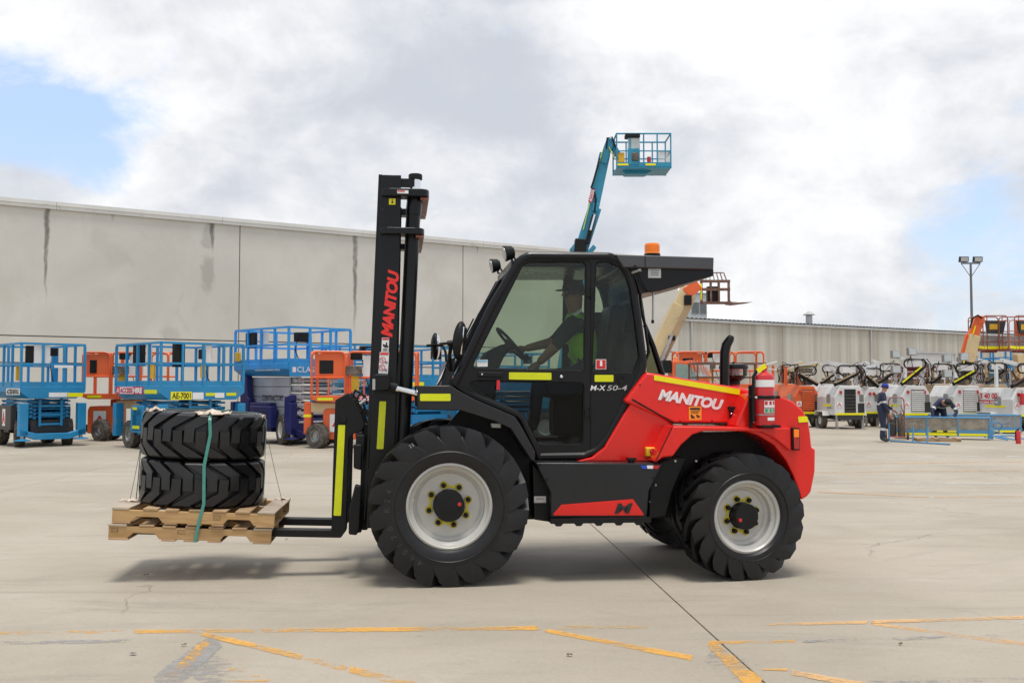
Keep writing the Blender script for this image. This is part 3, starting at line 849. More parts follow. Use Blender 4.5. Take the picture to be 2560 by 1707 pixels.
for (p, q) in (((1726, 1036), (1737, 1045)), ((1740, 1036), (1750, 1043))):
    plate('sticker_pictogram', FP([(p[0], p[1]), (p[0] + 3, p[1]), (q[0], q[1] - 2), (q[0], q[1]), (p[0] + 2, q[1])], ys), ys - .004, ys - .0025, M_ink, ws)
for k in range(3):
    plate('sticker_text', FP([(1727, 1026.5 + 2.6 * k), (1749 - k * 2, 1026.5 + 2.6 * k), (1749 - k * 2, 1027.3 + 2.6 * k), (1727, 1027.3 + 2.6 * k)], ys), ys - .004, ys - .0025, M_ink, ws)
lt = MB().prism(rounded(FP([(1818, 1016), (1836, 1016), (1834, 1030), (1835, 1064), (1823, 1065), (1824, 1032)], ys), .008), ys - .035, ys + .01).build('hood_latch', M_blackm, fk, bevel=.004, fix=True)
c = F(1828.5, 1034, ys - .035); MB().sphere((c[0], ys - .036, c[1]), .009, 10, 6).build('latch_rivet', M_chrome, lt)
es = F(1612, 1140, YB); eb = F(1638.5, 1117, YB)
e_ = MB().bx(es[0], eb[0], YB - .06, YB + .01, es[1], eb[1]).build('emergency_stop_box', mat('safety_yellow', (.78, .48, .02), .45), fk, bevel=.008)
ec = F(1630, 1128, YB - .07)
MB().lathe([(.013, -.012), (.013, -.03), (.024, -.034), (.026, -.045), (.02, -.054), (.001, -.056)], (ec[0], YB - .05, ec[1]), 'y', 16).build('stop_button', M_redlens, e_)
# rear fender, with arch
YR = .04
fen = FP([(1683, 1065), (1978, 1069), (1981, 1127), (1974, 1127), (1962, 1115), (1932, 1092), (1906, 1080), (1880, 1078), (1760, 1077), (1732, 1086), (1703, 1112), (1683, 1140), (1657, 1143), (1639, 1156)], YR)
MB().tube([F3(1681, 1066, YR - .001), F3(1637, 1156, YR - .001)], .0035, 6).build('seam', M_blackm, fk)
MB().prism(fen, YR, .42).build('rear_fender', M_red, fk, bevel=.014, seg=3, fix=True)
MB().prism([(x, z) for x, z in fen], 2 * YC - .42, 2 * YC - YR).build('rear_fender', M_red, fk, bevel=.014, seg=3, fix=True)
wl_ = FP([(1660, 1150), (1700, 1110), (1740, 1080), (1900, 1078), (1990, 1130), (1990, 1250), (1660, 1260)], .46)
MB().prism(wl_, .46, .5).build('wheel_well', M_under, fk, fix=True)
# counterweight
cw = FP([(1838, 1066), (1872, 985), (1900, 981), (1951, 990), (1982, 1003), (2008, 1026), (2021, 1050), (2026, 1080), (2030, 1119), (2039, 1122), (2038, 1178), (2028, 1230), (2018, 1241), (2004, 1250), (1996, 1225), (1984, 1190), (1966, 1152), (1935, 1112), (1895, 1088), (1870, 1080)], YR + .05)
cwo = MB().prism(cw, YR + .05, 2 * YC - YR - .05).build('counterweight', M_red, fk, bevel=.04, seg=5, fix=True)
plate('reflective_tape', rounded(FP([(1994.5, 1041), (2017, 1040), (2021, 1054), (1996, 1056)], YR + .05), .01), YR + .044, YR + .049, M_yel, cwo)
tl = MB(); a = F(1978.5, 1125, YR); b = F(1995.5, 1069, YR); tl.bx(a[0], b[0], YR - .03, YR + .05, a[1], b[1])
tlo = tl.build('tail_light', M_blackm, fk, bevel=.004)
h_ = (b[1] - a[1])
MB().bx(a[0] + .009, b[0] - .009, YR - .04, YR - .028, b[1] - h_ * .42, b[1] - .012).build('indicator_lens', M_amber, tlo, bevel=.003)
MB().bx(a[0] + .009, b[0] - .009, YR - .04, YR - .028, a[1] + .012, b[1] - h_ * .45).build('stop_lens', M_redlens, tlo, bevel=.003)
hb = F(1657, 1106, YR)
# black bracket between tank and rear wheel
MB().prism(FP([(1640, 1158), (1690, 1142), (1715, 1145), (1680, 1230), (1665, 1290), (1622, 1296), (1624, 1228)], .18), .18, .5).build('wheel_guard', M_blackm, fk, bevel=.008, fix=True)
for (px, py) in ((1688, 1152), (1740, 1152), (1638, 1212), (1626, 1253)):
    c = F(px, py, .18); MB().cyl((c[0], .172, c[1]), (c[0], .19, c[1]), .010, n=10).build('bolt', M_steel, fk)

# ---- front fender ----------------------------------------------------------
YFE = .06
ff = FP([(1043, 964), (1125, 963), (1155, 981), (1192, 1000), (1287, 1041), (1300, 1060), (1338, 1128), (1338, 1152), (1328, 1150), (1277, 1071), (1238, 1053), (1152, 1026), (1044, 1024)], YFE)
ffo = MB().prism(ff, YFE, .52).build('front_fender', M_blackd, fk, bevel=.008, fix=True)
plate('reflective_tape', rounded(FP([(1050, 984), (1126.5, 984), (1126.5, 1002), (1050, 1002)], YFE), .01), YFE - .004, YFE - .001, M_lime, ffo)
MB().prism([(x, z) for x, z in ff], 2 * YC - .52, 2 * YC - YFE).build('front_fender', M_blackd, fk, bevel=.008, fix=True)
ws2 = F3(1240, 1063, .3); mk = MB().box(ws2, (.09, .05, .05)).build('marker_lamp', M_steel, fk, bevel=.01)

# ---- cab ---------------------------------------------------------------------
out_px = [(1125, 965), (1222, 762), (1285, 655), (1300, 640), (1322, 630), (1525, 632), (1556, 645), (1578, 675), (1592, 720), (1604, 800), (1617, 905), (1613, 935), (1580, 1000), (1530, 1095), (1500, 1132), (1462, 1148), (1341, 1150), (1333, 1126), (1294, 1046), (1192, 1003), (1155, 984)]
co_ = rounded(FP(out_px, YN), [0, 0, .12, .0, .1, .12, .0, .15, .1, 0, .1, .1, .1, 0, .2, .1, .03, .05, .1, 0, 0], 6)
win_px = [(1180, 919), (1298, 684), (1309, 663), (1325, 656), (1464, 656), (1459, 925), (1300, 922)]
q_px = [(1492, 656), (1522, 655), (1550, 671), (1569, 702), (1584, 755), (1592, 800), (1600, 884), (1585, 930), (1482, 930)]
low_px = [(1166, 952), (1459, 957), (1456, 1109), (1337, 1109), (1295, 1031), (1210, 987)]
win = rounded(FP(win_px, YN), [.03, 0, .06, .06, .03, .03, 0]); qw = rounded(FP(q_px, YN), [.03, .06, .08, .08, .05, 0, .06, .05, .02]); low = rounded(FP(low_px, YN), .04)
cabp = plate('cab_side_frame', co_, YN, YN + .05, M_black, fk, holes=[win, qw, low], bev=.008)
plate('cab_side_frame', co_, YF - .05, YF, M_black, fk, holes=[win, qw, low], bev=.008)
ring = [Vector((p[0], YN + .015, p[1])) for p in inset(co_, .03)]
MB().tube(ring, .036, 10, True).build('cab_frame_tube', M_black, fk)
MB().tube([Vector((p.x, 2 * YC - p.y, p.z)) for p in ring], .036, 10, True).build('cab_frame_tube', M_black, fk)
for nm, poly, gm in (('side_window', win, M_glass), ('quarter_window', qw, M_glass), ('door_lower_window', low, M_glassd)):
    plate(nm, inset(poly, -.004), YN + .018, YN + .024, gm, fk)
    plate(nm, inset(poly, -.004), YF - .024, YF - .018, gm if nm != 'door_lower_window' else M_glassd, fk)
plate('rear_trim_panel', FP([(1486, 775), (1520, 757), (1588, 757), (1602, 880), (1590, 936), (1486, 936)], YN), YF - .10, YF - .06, M_blackm, fk)
# door outline seal and ledge lines
for poly in (win, low, qw):
    MB().tube([Vector((p[0], YN - .001, p[1])) for p in inset(poly, -.010)], .0035, 5, True).build('window_seal', M_blackm, cabp)
door = FP([(1135, 955), (1228, 765), (1295, 652), (1478, 650), (1476, 1140), (1345, 1126), (1300, 1050), (1160, 985)], YN)
MB().tube([Vector((p[0], YN - .002, p[1])) for p in rounded(door, .06)], .004, 5, True).build('door_gap_seal', M_blackm, cabp)
# front posts, roof, rear wall, floor
def cabpt(px, py, y): p = F(px, py, YN); return (p[0], y, p[1])
rf_ = MB(); roofline = FP([(1290, 655), (1304, 640), (1325, 631), (1525, 633), (1552, 645), (1556, 665), (1310, 665)], YN)
rf_.prism(roofline, YN + .05, YF - .05).build('cab_roof', M_black, fk, bevel=.01, fix=True)
wsq = [cabpt(1130, 962, YN + .06), cabpt(1130, 962, YF - .06), cabpt(1290, 660, YF - .06), cabpt(1290, 660, YN + .06)]
MB().add(wsq + [(p[0] + .006, p[1], p[2]) for p in wsq], [(0, 1, 2, 3), (7, 6, 5, 4)]).build('windscreen', M_glass, fk, False)
fr_ = MB()
fr_.bar(cabpt(1133, 958, YN), cabpt(1133, 958, YF), .05); fr_.build('windscreen_sill', M_black, fk)
MB().bar(cabpt(1287, 660, YN), cabpt(1287, 660, YF), .06).build('windscreen_header', M_black, fk)
wip = MB(); wip.tube([cabpt(1200, 790, .75), cabpt(1175, 840, .70), cabpt(1158, 878, .72)], .008, 6); wip.tube([cabpt(1262, 690, .85), cabpt(1182, 835, .66)], .006, 6)
wp = wip.build('wiper', M_blackm, fk); wp.location.x = -.03
rw = MB(); rw.prism(FP([(1588, 930), (1612, 936), (1580, 1000), (1530, 1095), (1500, 1130), (1470, 1146), (1455, 1140), (1500, 1080)], YN), YN + .05, YF - .05)
rw.build('cab_rear_wall', M_blackm, fk, fix=True)
MB().prism(FP([(1335, 1120), (1470, 1120), (1470, 1147), (1345, 1147)], YN), YN + .05, YF - .05).build('cab_floor', M_blackm, fk, fix=True)
MB().prism(FP([(1150, 965), (1180, 965), (1300, 1040), (1340, 1125), (1335, 1140), (1292, 1048), (1190, 1003)], YN), YN + .05, YF - .05).build('cab_front_bulkhead', M_blackm, fk, fix=True)
rgl = [cabpt(1580, 690, YN + .06), cabpt(1580, 690, YF - .06), cabpt(1612, 925, YF - .06), cabpt(1612, 925, YN + .06)]
MB().add(rgl + [(p[0] - .006, p[1], p[2]) for p in rgl], [(3, 2, 1, 0), (4, 5, 6, 7)]).build('rear_window', M_glassd, fk, False)
# interior: seat, console, dash, wheel
sx, sz = F(1480, 945, YC)
seat = MB(); seat.box((sx - .20, YC, sz - .10), (.52, .5, .16)); seat.box((sx - .2, YC, sz - .35), (.36, .36, .36))
seat.build('seat', M_blackm, fk, bevel=.05, seg=3)
bk = MB(); bk.box((0, 0, .36), (.15, .5, .74)); bo = bk.build('seat_backrest', M_blackm, fk, bevel=.05, seg=3); bo.location = (sx + .10, YC, sz - .06); bo.rotation_euler = (0, R(9), 0)
MB().prism([(sx + .10, sz - .5), (sx + .32, sz - .5), (sx + .36, sz + .15), (sx + .24, sz + .42), (sx + .16, sz + .3)], YC - .5, YC + .52).build('rear_console', M_blackm, fk, bevel=.03, fix=True)
dsh = MB(); dsh.prism(FP([(1172, 960), (1215, 880), (1250, 862), (1262, 875), (1238, 925), (1230, 1010), (1262, 1060), (1235, 1060), (1205, 1000)], YC), YC - .28, YC + .38)
dsh.build('dashboard', M_blackm, fk, bevel=.02, fix=True)
swc = F3(1277, 860, YC - .05); axis = (F3(1240, 893, YC - .05) - swc).normalized()
swh = MB(); ring = []
e1 = Vector((0, 1, 0)); e2 = axis.cross(e1).normalized()
for k in range(28):
    a = 2 * math.pi * k / 28; ring.append(e1 * .185 * math.cos(a) + e2 * .185 * math.sin(a))
swh.tube(ring, .014, 8, True)
for a in (R(90), R(210), R(330)):
    swh.bar(Vector((0, 0, 0)), e1 * .18 * math.cos(a) + e2 * .18 * math.sin(a), .03, .012, up=axis)
swh.cyl(-axis * .01, axis * .03, .05, n=14)
kn = ring[6]; swh.sphere(kn - axis * .035, .026, 10, 6)
so = swh.build('steering_wheel', M_blackm, fk); so.location = swc
MB().cyl(swc + axis * .02, swc + axis * .34, .04, .05, 10).build('steering_column', M_blackm, fk)
# door fittings
hn = MB().prism(rounded(FP([(1195, 929.5), (1257, 931), (1257, 943), (1195, 942)], YN), .008), YN - .022, YN).build('door_handle', M_blackm, fk, bevel=.004, fix=True)
for (px, py, r_) in ((1204.5, 935.5, .010), (1402.5, 941.5, .016)):
    c = F(px, py, YN); MB().lathe([(r_, 0), (r_, -.026), (r_ * .7, -.032), (.001, -.033)], (c[0], YN, c[1]), 'y', 16).build('door_lock', M_chrome, cabp)
kt = MB().prism(rounded(FP([(1241, 950), (1249, 950), (1249, 974), (1240, 974)], YN), .008), YN - .03, YN - .026).build('key_tag', M_redink, fk, fix=True)
for (px0, py0, px1, py1) in ((1465, 720, 1481, 746), (1461, 1020, 1479, 1045)):
    a = F(px0, py1, YN); b = F(px1, py0, YN)
    hg = MB().bx(a[0], b[0], YN - .02, YN, a[1] + .015, b[1] - .012)
    hg.cyl((b[0] - .012, YN - .02, a[1]), (b[0] - .012, YN - .02, b[1]), .010, n=8); hg.build('door_hinge', M_blackm, fk)
plate('reflective_tape', rounded(FP([(1272, 930.5), (1378, 931.5), (1378, 949.5), (1272, 948.5)], YN), .01), YN - .012, YN - .002, M_lime, cabp)
plate('reflective_tape', rounded(FP([(1486, 937), (1533, 937), (1533, 954), (1486, 954)], YN), .008), YN - .012, YN - .002, M_lime, cabp)
gv = F(1552.5, 947, YN); gvo = MB().lathe([(.034, 0), (.036, -.012), (.028, -.014), (.024, -.008), (.001, -.008)], (gv[0], YN, gv[1]), 'y', 20).build('vent', M_blackm, cabp)
a = F(1475.5, 976, YN); b = F(1567, 963, YN)
text_mesh('lettering', 'M-X', M_white, cabp, (a[0], YN - .006, a[1]), (1, 0, 0), (0, 0, 1), width=(b[0] - a[0]) * .42, height=b[1] - a[1], bold=.012, shear=.2, thick=.002)
text_mesh('lettering', '50-4', mat('grey_white_lettering', (.45, .45, .45), .5), cabp, (a[0] + (b[0] - a[0]) * .45, YN - .006, a[1]), (1, 0, 0), (0, 0, 1), width=(b[0] - a[0]) * .55, height=b[1] - a[1], bold=.005, shear=.2, thick=.002)
rs = plate('extinguisher_sticker', rounded(FP([(1490, 898), (1516, 898), (1516, 923), (1490, 923)], YN), .004), YN + .010, YN + .0165, M_white, fk)
plate('sticker_field', rounded(FP([(1491.5, 899.5), (1514.5, 899.5), (1514.5, 921.5), (1491.5, 921.5)], YN), .003), YN + .006, YN + .009, M_redink, rs)
plate('sticker_pictogram', FP([(1500, 903), (1502, 901), (1504, 901), (1506, 903), (1506, 915), (1500, 915)], YN), YN + .003, YN + .005, M_white, rs)
wn = plate('window_sticker', FP([(1193, 899.5), (1219.5, 899), (1219.5, 916), (1193, 916.5)], YN), YN + .010, YN + .0165, M_white, fk)
plate('sticker_band', FP([(1194, 900.5), (1218.5, 900), (1218.5, 904), (1194, 904.5)], YN), YN + .007, YN + .009, mat('sky_blue_ink', (.2, .5, .7), .5), wn)
# canopy over the rear of the roof
cn1 = FP([(1540, 635), (1787, 643), (1786, 673), (1560, 668)], .34)
MB().prism(cn1, .36, 2 * YC - .36).build('roof_canopy', mat('canopy_lit_grey', (.055, .056, .06), .33, 0, .1, 2), fk, bevel=.01, fix=True)  # upper band paler than the housing: light on its sloped face put into the colour
cn2 = FP([(1560, 668), (1786, 672), (1786, 689), (1745, 700), (1649, 727), (1601, 733), (1592, 705), (1578, 675)], .38)
cno = MB().prism(cn2, .40, 2 * YC - .40).build('canopy_housing', M_black, fk, bevel=.006, fix=True)
cl_ = FP([(1620, 672.6), (1652, 672.6), (1652, 695), (1620, 695)], .40)
cls = plate('white_label', cl_, .394, .399, mat('dull_white_label', (.55, .56, .56), .4), cno)
for k in range(3): plate('label_text', FP([(1626, 677 + 5 * k), (1646, 677 + 5 * k), (1646, 678 + 5 * k), (1626, 678 + 5 * k)], .40), .391, .393, M_ink, cls)
MB().tube([F3(1613, 641, .358), F3(1613, 668, .358)], .0035, 6).build('panel_joint', M_blackm, fk)
hs = MB(); hs.tube([F3(1577, 668, .37), F3(1588, 664, .36), F3(1596, 676, .35), F3(1603, 700, .35), F3(1615, 722, .36), F3(1628, 730, .39)], .007, 6)
hs.build('cable', M_blackm, fk)
hk = MB(); hk.tube([F3(1580, 682, .40), F3(1602, 675, .34)], .014, 8); hk.build('grab_hook', M_steel, fk)
# beacon
bc = F3(1630.5, 637, .75); br_ = .072
bco = MB().lathe([(br_ * 1.02, -.03), (br_ * 1.02, .006), (br_ * .9, .008)], tuple(bc), 'z', 28).build('beacon_base', M_blackm, fk)
prof = [(br_ * .95, .006)]
for k in range(7): prof += [(br_ * .97, .02 + k * .010), (br_ * .935, .025 + k * .010)]
prof += [(br_ * .95, .088), (br_ * .88, .100), (.001, .104)]
MB().lathe(prof, tuple(bc), 'z', 28).build('beacon_lens', M_amber, bco)
# work lights
for y_, (px, py), sc_ in ((.50, (1268, 633), 1.0), (1.50, (1234.5, 664), 1.0)):
    c = F3(px, py, y_)
    ax_ = Vector((-1, -.12, -.22)).normalized()
    l = MB()
    l.cyl(c + ax_ * .025, c - ax_ * .045, .070, .055, 20); l.cyl(c - ax_ * .045, c - ax_ * .06, .05, .04, 16)
    lo = l.build('work_light', M_blackm, fk)
    MB().cyl(c + ax_ * .026, c + ax_ * .030, .060, n=20).build('lamp_glass', M_lampglass, lo)
    bs = MB(); end = Vector(cabpt(1296, 652, y_)); bs.tube([c - ax_ * .05, c - ax_ * .02 + Vector((.02, 0, -.075)), end], .010, 6); bs.tube([c - ax_ * .05 + Vector((0, .03, 0)), end + Vector((0, .03, 0))], .008, 6)
    bs.build('light_bracket', M_blackm, lo)
# mirrors
mc = F3(1149, 851, .16)
mo = MB().sphere((0, 0, 0), (.055, .095, .160), 20, 14).build('mirror', M_blackm, fk); mo.location = mc; mo.rotation_euler = (0, R(6), R(-15))
MB().box((.035, 0, 0), (.012, .13, .23)).build('mirror_glass', M_chrome, mo, bevel=.02)
ar = MB(); ar.tube([F3(1098, 860, .20), F3(1150, 855, .18)], .012, 8); ar.tube([F3(1128, 858, .20), F3(1124, 890, .3), F3(1128, 925, YN)], .017, 8); ar.cyl(F3(1118, 858, .2), F3(1137, 856, .2), .022, n=10)
ar.tube([F3(1128, 880, .26), F3(1105, 945, .34), F3(1094, 963, .36)], .008, 6)
ar.build('mirror_arm', M_blackm, fk)
m2 = F3(1088, 866, 1.78)
mo2 = MB().sphere((0, 0, 0), (.045, .085, .135), 20, 14).build('mirror', M_blackm, fk); mo2.location = m2
mg = MB().sphere((.012, -.002, 0), (.040, .078, .125), 20, 14).build('mirror_glass', M_chrome, mo2)
a2 = MB(); a2.tube([F3(1066, 864, 1.7), F3(1092, 862, 1.7), F3(1108, 866, 1.65), F3(1114, 880, 1.62), F3(1116, 905, YF)], .013, 8); a2.build('mirror_arm', M_blackm, fk)
gr = MB(); gr.tube([F3(1131, 880, .40), F3(1112, 925, .40), F3(1093, 962, .40)], .010, 8); gr.build('grab_rail', M_chrome, fk)
plate('cowl_panel', FP([(1118, 905), (1140, 890), (1128, 963), (1102, 963)], .42), .42, 1.58, M_blackd, fk)
# rear guard tubes behind the cab
MB().tube([F3(1600, 733, .55), F3(1603, 775, .55), F3(1612, 810, .55), F3(1622, 880, .55), F3(1614, 900, .55)], .014, 8).build('guard_tube', M_black, fk)
MB().tube([F3(1612, 812, .62), F3(1635, 868, .62), F3(1658, 938, .62)], .02, 8).build('guard_tube', M_black, fk)
MB().tube([F3(1600, 733, 1.4), F3(1612, 812, 1.4), F3(1650, 934, 1.4)], .014, 8).build('guard_tube', M_black, fk)
plate('rear_guard_mesh', FP([(1617, 835), (1632, 870), (1656, 937), (1617, 933)], .64), .64, .65, glass('guard_screen', (.45, .5, .42)), fk)
an = MB(); an.tube([F3(1633, 724, .5), F3(1632, 800, .5)], .009, 8); ano = an.build('gas_strut', M_steel, fk)
MB().cyl(F3(1632, 800, .5), F3(1631.5, 808, .5), .013, n=8).build('strut_end', M_blackm, ano)
# exhaust and air cleaner
ex = MB(); ex.tube([F3(1811, 966, .75), F3(1811.5, 900, .75), F3(1812, 880, .75), F3(1816, 862, .75), F3(1825, 848, .75), F3(1829, 840, .75)], [.043, .043, .044, .044, .038, .026], 16)
ex.build('exhaust_pipe', M_black, fk)
acx, acz = F(1834, 944, YC)
ac = MB().lathe([(.06, -.055), (.06, -.02), (.085, .0), (.11, .012), (.115, .03)], (acx, YC, acz - .015), 'z', 28).build('air_cleaner', M_blackm, fk)
MB().cyl((acx, YC, acz - .13), (acx, YC, acz - .06), .06, n=20).build('air_cleaner_neck', M_red, ac)
MB().lathe([(.108, .0), (.125, .02), (.130, .085), (.128, .09), (.123, .085), (.118, .022), (.10, .005)], (acx, YC, acz), 'z', 28).build('precleaner_bowl', M_clear, ac)
MB().lathe([(.060, .005), (.055, .085)], (acx, YC, acz), 'z', 16).build('precleaner_core', mat('dusty_pink_plastic', (.45, .36, .35), .5), ac)
MB().lathe([(.134, .082), (.137, .10), (.128, .122), (.06, .130), (.012, .132), (.012, .148), (.001, .15)], (acx, YC, acz), 'z', 28).build('precleaner_lid', M_black, ac)

# ---- mast -----------------------------------------------------------------
YM = .50
def rail(y0, y1, name='mast_rail'):
    o = FP([(954, 437), (1003, 438), (1001, 520), (995, 800), (988, 1100), (985, 1210), (985, 1320), (914, 1320), (917, 1240), (929, 997)], YM)
    return MB().prism(o, y0, y1).build(name, M_black, fk, bevel=.006, fix=True)
mr1 = rail(YM, YM + .11); rail(2 * YC - YM - .11, 2 * YC - YM)
fo_ = FP([(946.5, 436), (955, 436), (930, 997), (918, 1240), (913, 1300), (908, 1300), (922, 997)], YM + .02)
for y0 in (YM + .02, 2 * YC - YM - .10):
    MB().prism(fo_, y0, y0 + .08).build('inner_mast_rail', M_black, fk, bevel=.004, fix=True)
for (tp, bt, nm) in ((473, 494, 0), (570, 588, 1)):
    lft, rgt = ((955, 1073), (951, 1061))[nm]
    a = F(lft, tp, YM); b = F(rgt, bt, YM)
    xl, xr, z1_, z0_ = a[0], b[0], a[1], b[1]
    U = rounded([(xl, YM - .03), (xl + .06, YM - .06), (xr, YM - .06), (xr, 2 * YC - YM + .06), (xl, 2 * YC - YM + .06), (xl, 2 * YC - YM - .09), (xr - .10, 2 * YC - YM - .09), (xr - .10, YM + .13), (xl, YM + .13)], [0, .02, .10, .10, .02, 0, .03, .03, 0])
    br = MB().prism(U, z0_, z1_, 'z').build('mast_bracket', M_black, fk, bevel=.005, fix=True)
    MB().bx(xr - .075, xr - .006, YM - .01, 2 * YC - YM + .01, z0_ - .02, z0_ - .001).build('cross_member', M_redbrown, br, bevel=.004)
    if nm == 0:
        ws_ = plate('warning_sticker', FP([(993, 476), (1021, 476.5), (1021, 484.5), (993, 484)], YM - .06), YM - .066, YM - .062, M_white, br)
        plate('sticker_field', FP([(994, 477), (1012, 477.3), (1012, 480), (994, 479.6)], YM - .06), YM - .069, YM - .0665, M_redink, ws_)
# lift cylinders
for y_ in (YM + .10, 2 * YC - YM - .10):
    cb = MB(); p0 = F3(1012, 1150, y_) if y_ < 1 else None
    t_ = F(1037, 500, YM + .10); bt_ = F(1004, 1150, YM + .10); md = F(1033, 538, YM + .10); tt = F(1038.5, 446, YM + .1)
    cb.cyl((bt_[0], y_, bt_[1]), (md[0], y_, md[1]), .062, n=20); cb.cyl((md[0], y_, md[1]), (t_[0], y_, t_[1]), .068, n=20); cb.cyl((t_[0], y_, t_[1]), (t_[0], y_, t_[1] + .02), .05, n=16)
    cy = cb.build('lift_cylinder', M_black, fk)
    MB().cyl((t_[0], y_, t_[1]), (tt[0], y_, tt[1]), .046, n=20).build('piston_rod', M_chrome, cy)
    MB().lathe([(.001, .035), (.052, .035), (.060, .028), (.060, -.012), (.05, -.016)], (tt[0], y_, tt[1]), 'z', 20).build('rod_cap', M_blackm, cy)
tb = MB(); a = F(1003, 443, YM); tb.bar((a[0] - .02, YM + .08, a[1] - .035), (a[0] + .12, YM + .08, a[1] - .035), .05, .07); tb.build('rod_clamp', M_black, fk)
MB().bar(F3(975, 452, YM + .05), (F3(975, 452, YM + .05).x, 2 * YC - YM - .05, F3(975, 452, YM + .05).z), .06, .08).build('mast_crosshead', M_black, fk)
ch_ = MB()
for y_ in (YM + .18, 2 * YC - YM - .18): ch_.bar(F3(1000, 520, y_), F3(985, 1250, y_), .03, .05)
ch_.build('lift_chain', M_blackm, fk)
# rear lower outer column hidden behind the cylinder
for y0 in (YM + .06, 2 * YC - YM - .16):
    MB().prism(FP([(1020, 640), (1035, 640), (1015, 1010), (1010, 1300), (975, 1300), (985, 1010)], YM), y0, y0 + .1).build('rear_mast_channel', M_black, fk, fix=True)
MB().bx(F(985, 1300, YM)[0] - .12, F(1010, 1300, YM)[0], YM, 2 * YC - YM, .52, .78).build('mast_foot', M_blackm, fk, bevel=.02)
a = F(950, 843, YM); b = F(986, 677, YM)
axis_ = Vector((F(976, 677, YM)[0] - F(957.5, 843, YM)[0], 0, b[1] - a[1]))
perp = Vector((-axis_.z, 0, axis_.x)).normalized()     # up of the letters points to -x
o_ = F(983.5, 843, YM)
text_mesh('lettering', 'MANITOU', M_redtxt, mr1, (F(981, 843, YM)[0], YM - .003, a[1]), axis_, perp, width=axis_.length, height=.10, bold=.052, shear=.22, thick=.002, spacing=.92)
def mast_sticker(poly, nm='warning_sticker'):
    return plate(nm, FP(poly, YM), YM - .005, YM - .001, M_white, mr1)
s1_ = mast_sticker([(955, 844), (973, 844), (971.5, 879), (953.5, 879)])
plate('sticker_field', FP([(956, 845), (972.5, 845), (972, 849.5), (956, 849.5)], YM), YM - .008, YM - .0055, M_redink, s1_)
plate('sticker_pictogram', FP([(957, 860), (964, 862), (965, 856), (968, 856), (968, 863), (971, 864), (970, 869), (962, 869), (957, 864)], YM), YM - .008, YM - .0055, M_ink, s1_)
for k in range(3): plate('sticker_text', FP([(957, 871.5 + k * 2.2), (969, 871.5 + k * 2.2), (969, 872.3 + k * 2.2), (957, 872.3 + k * 2.2)], YM), YM - .008, YM - .0055, M_ink, s1_)
s2_ = mast_sticker([(949.5, 880), (973, 880), (969.5, 934), (946, 933)])
plate('sticker_field', FP([(950.5, 881.5), (972, 881.5), (971.5, 887), (950, 887)], YM), YM - .008, YM - .0055, M_redink, s2_)
for (px, py) in ((956.5, 900), (955, 919)):
    c = F(px, py, YM)
    MB().lathe([(.022, 0), (.027, 0), (.027, -.002), (.022, -.002)], (c[0], YM - .0056, c[1]), 'y', 20, True).build('prohibition_ring', M_redink, s2_)
    MB().bar((c[0] - .016, YM - .0065, c[1] + .016), (c[0] + .016, YM - .0065, c[1] - .016), .002, .005, up=(0, 1, 0)).build('prohibition_bar', M_redink, s2_)
    MB().bar((c[0], YM - .0062, c[1] + .014), (c[0] - .003, YM - .0062, c[1] - .016), .001, .010, up=(0, 1, 0)).build('pictogram_figure', M_ink, s2_)
    MB().lathe([(.006, 0), (.010, 0), (.010, -.002), (.006, -.002)], (c[0] + .033, YM - .0056, c[1] - .02), 'y', 12, True).build('pictogram_wheel', M_ink, s2_)
hk_ = plate('hook_sticker', FP([(972.7, 497), (988.8, 497), (988.4, 512), (972.3, 512)], YM), YM - .005, YM - .001, M_yel, mr1)
plate('sticker_pictogram', FP([(979.5, 499), (981.5, 499), (981.5, 504), (984, 506), (982, 509), (978, 508.5), (979.5, 505)], YM), YM - .008, YM - .0055, M_ink, hk_)
plate('reflective_tape', rounded(FP([(948.5, 1003), (965.5, 1003), (958.5, 1122), (941.5, 1122)], YM), .008), YM - .005, YM - .001, M_lime, mr1)
c = F(958, 524, YM); MB().cyl((c[0], YM - .003, c[1]), (c[0], YM + .01, c[1]), .012, n=12).build('bolt_hole', M_under, mr1)
# tilt cylinder
tc0 = F3(955, 955, YM - .10)
tm = MB(); tm.prism(rounded(FP([(934, 935), (972, 935), (976, 950), (974, 975), (940, 978), (932, 962)], YM - .12), .03), YM - .17, YM - .005)
tmo = tm.build('tilt_bracket', M_blackm, fk, bevel=.01, fix=True)
MB().bx(F(931, 968, YM - .17)[0], F(938, 968, YM - .17)[0], YM - .176, YM - .10, F(935, 974, YM - .17)[1], F(935, 947, YM - .17)[1]).build('bracket_plate', M_steel, tmo)
tcy = MB(); tcy.cyl(F3(960, 958, YM - .12), F3(990, 972, YM - .12), .036, n=14); tcy.cyl(F3(978, 966, YM - .12), F3(991, 971, YM - .12), .045, n=14); tcyo = tcy.build('tilt_cylinder', M_blackm, fk)
MB().cyl(F3(988, 970, YM - .12), F3(1050, 987, YM - .12), .026, n=16).build('piston_rod', M_chrome, tcyo)

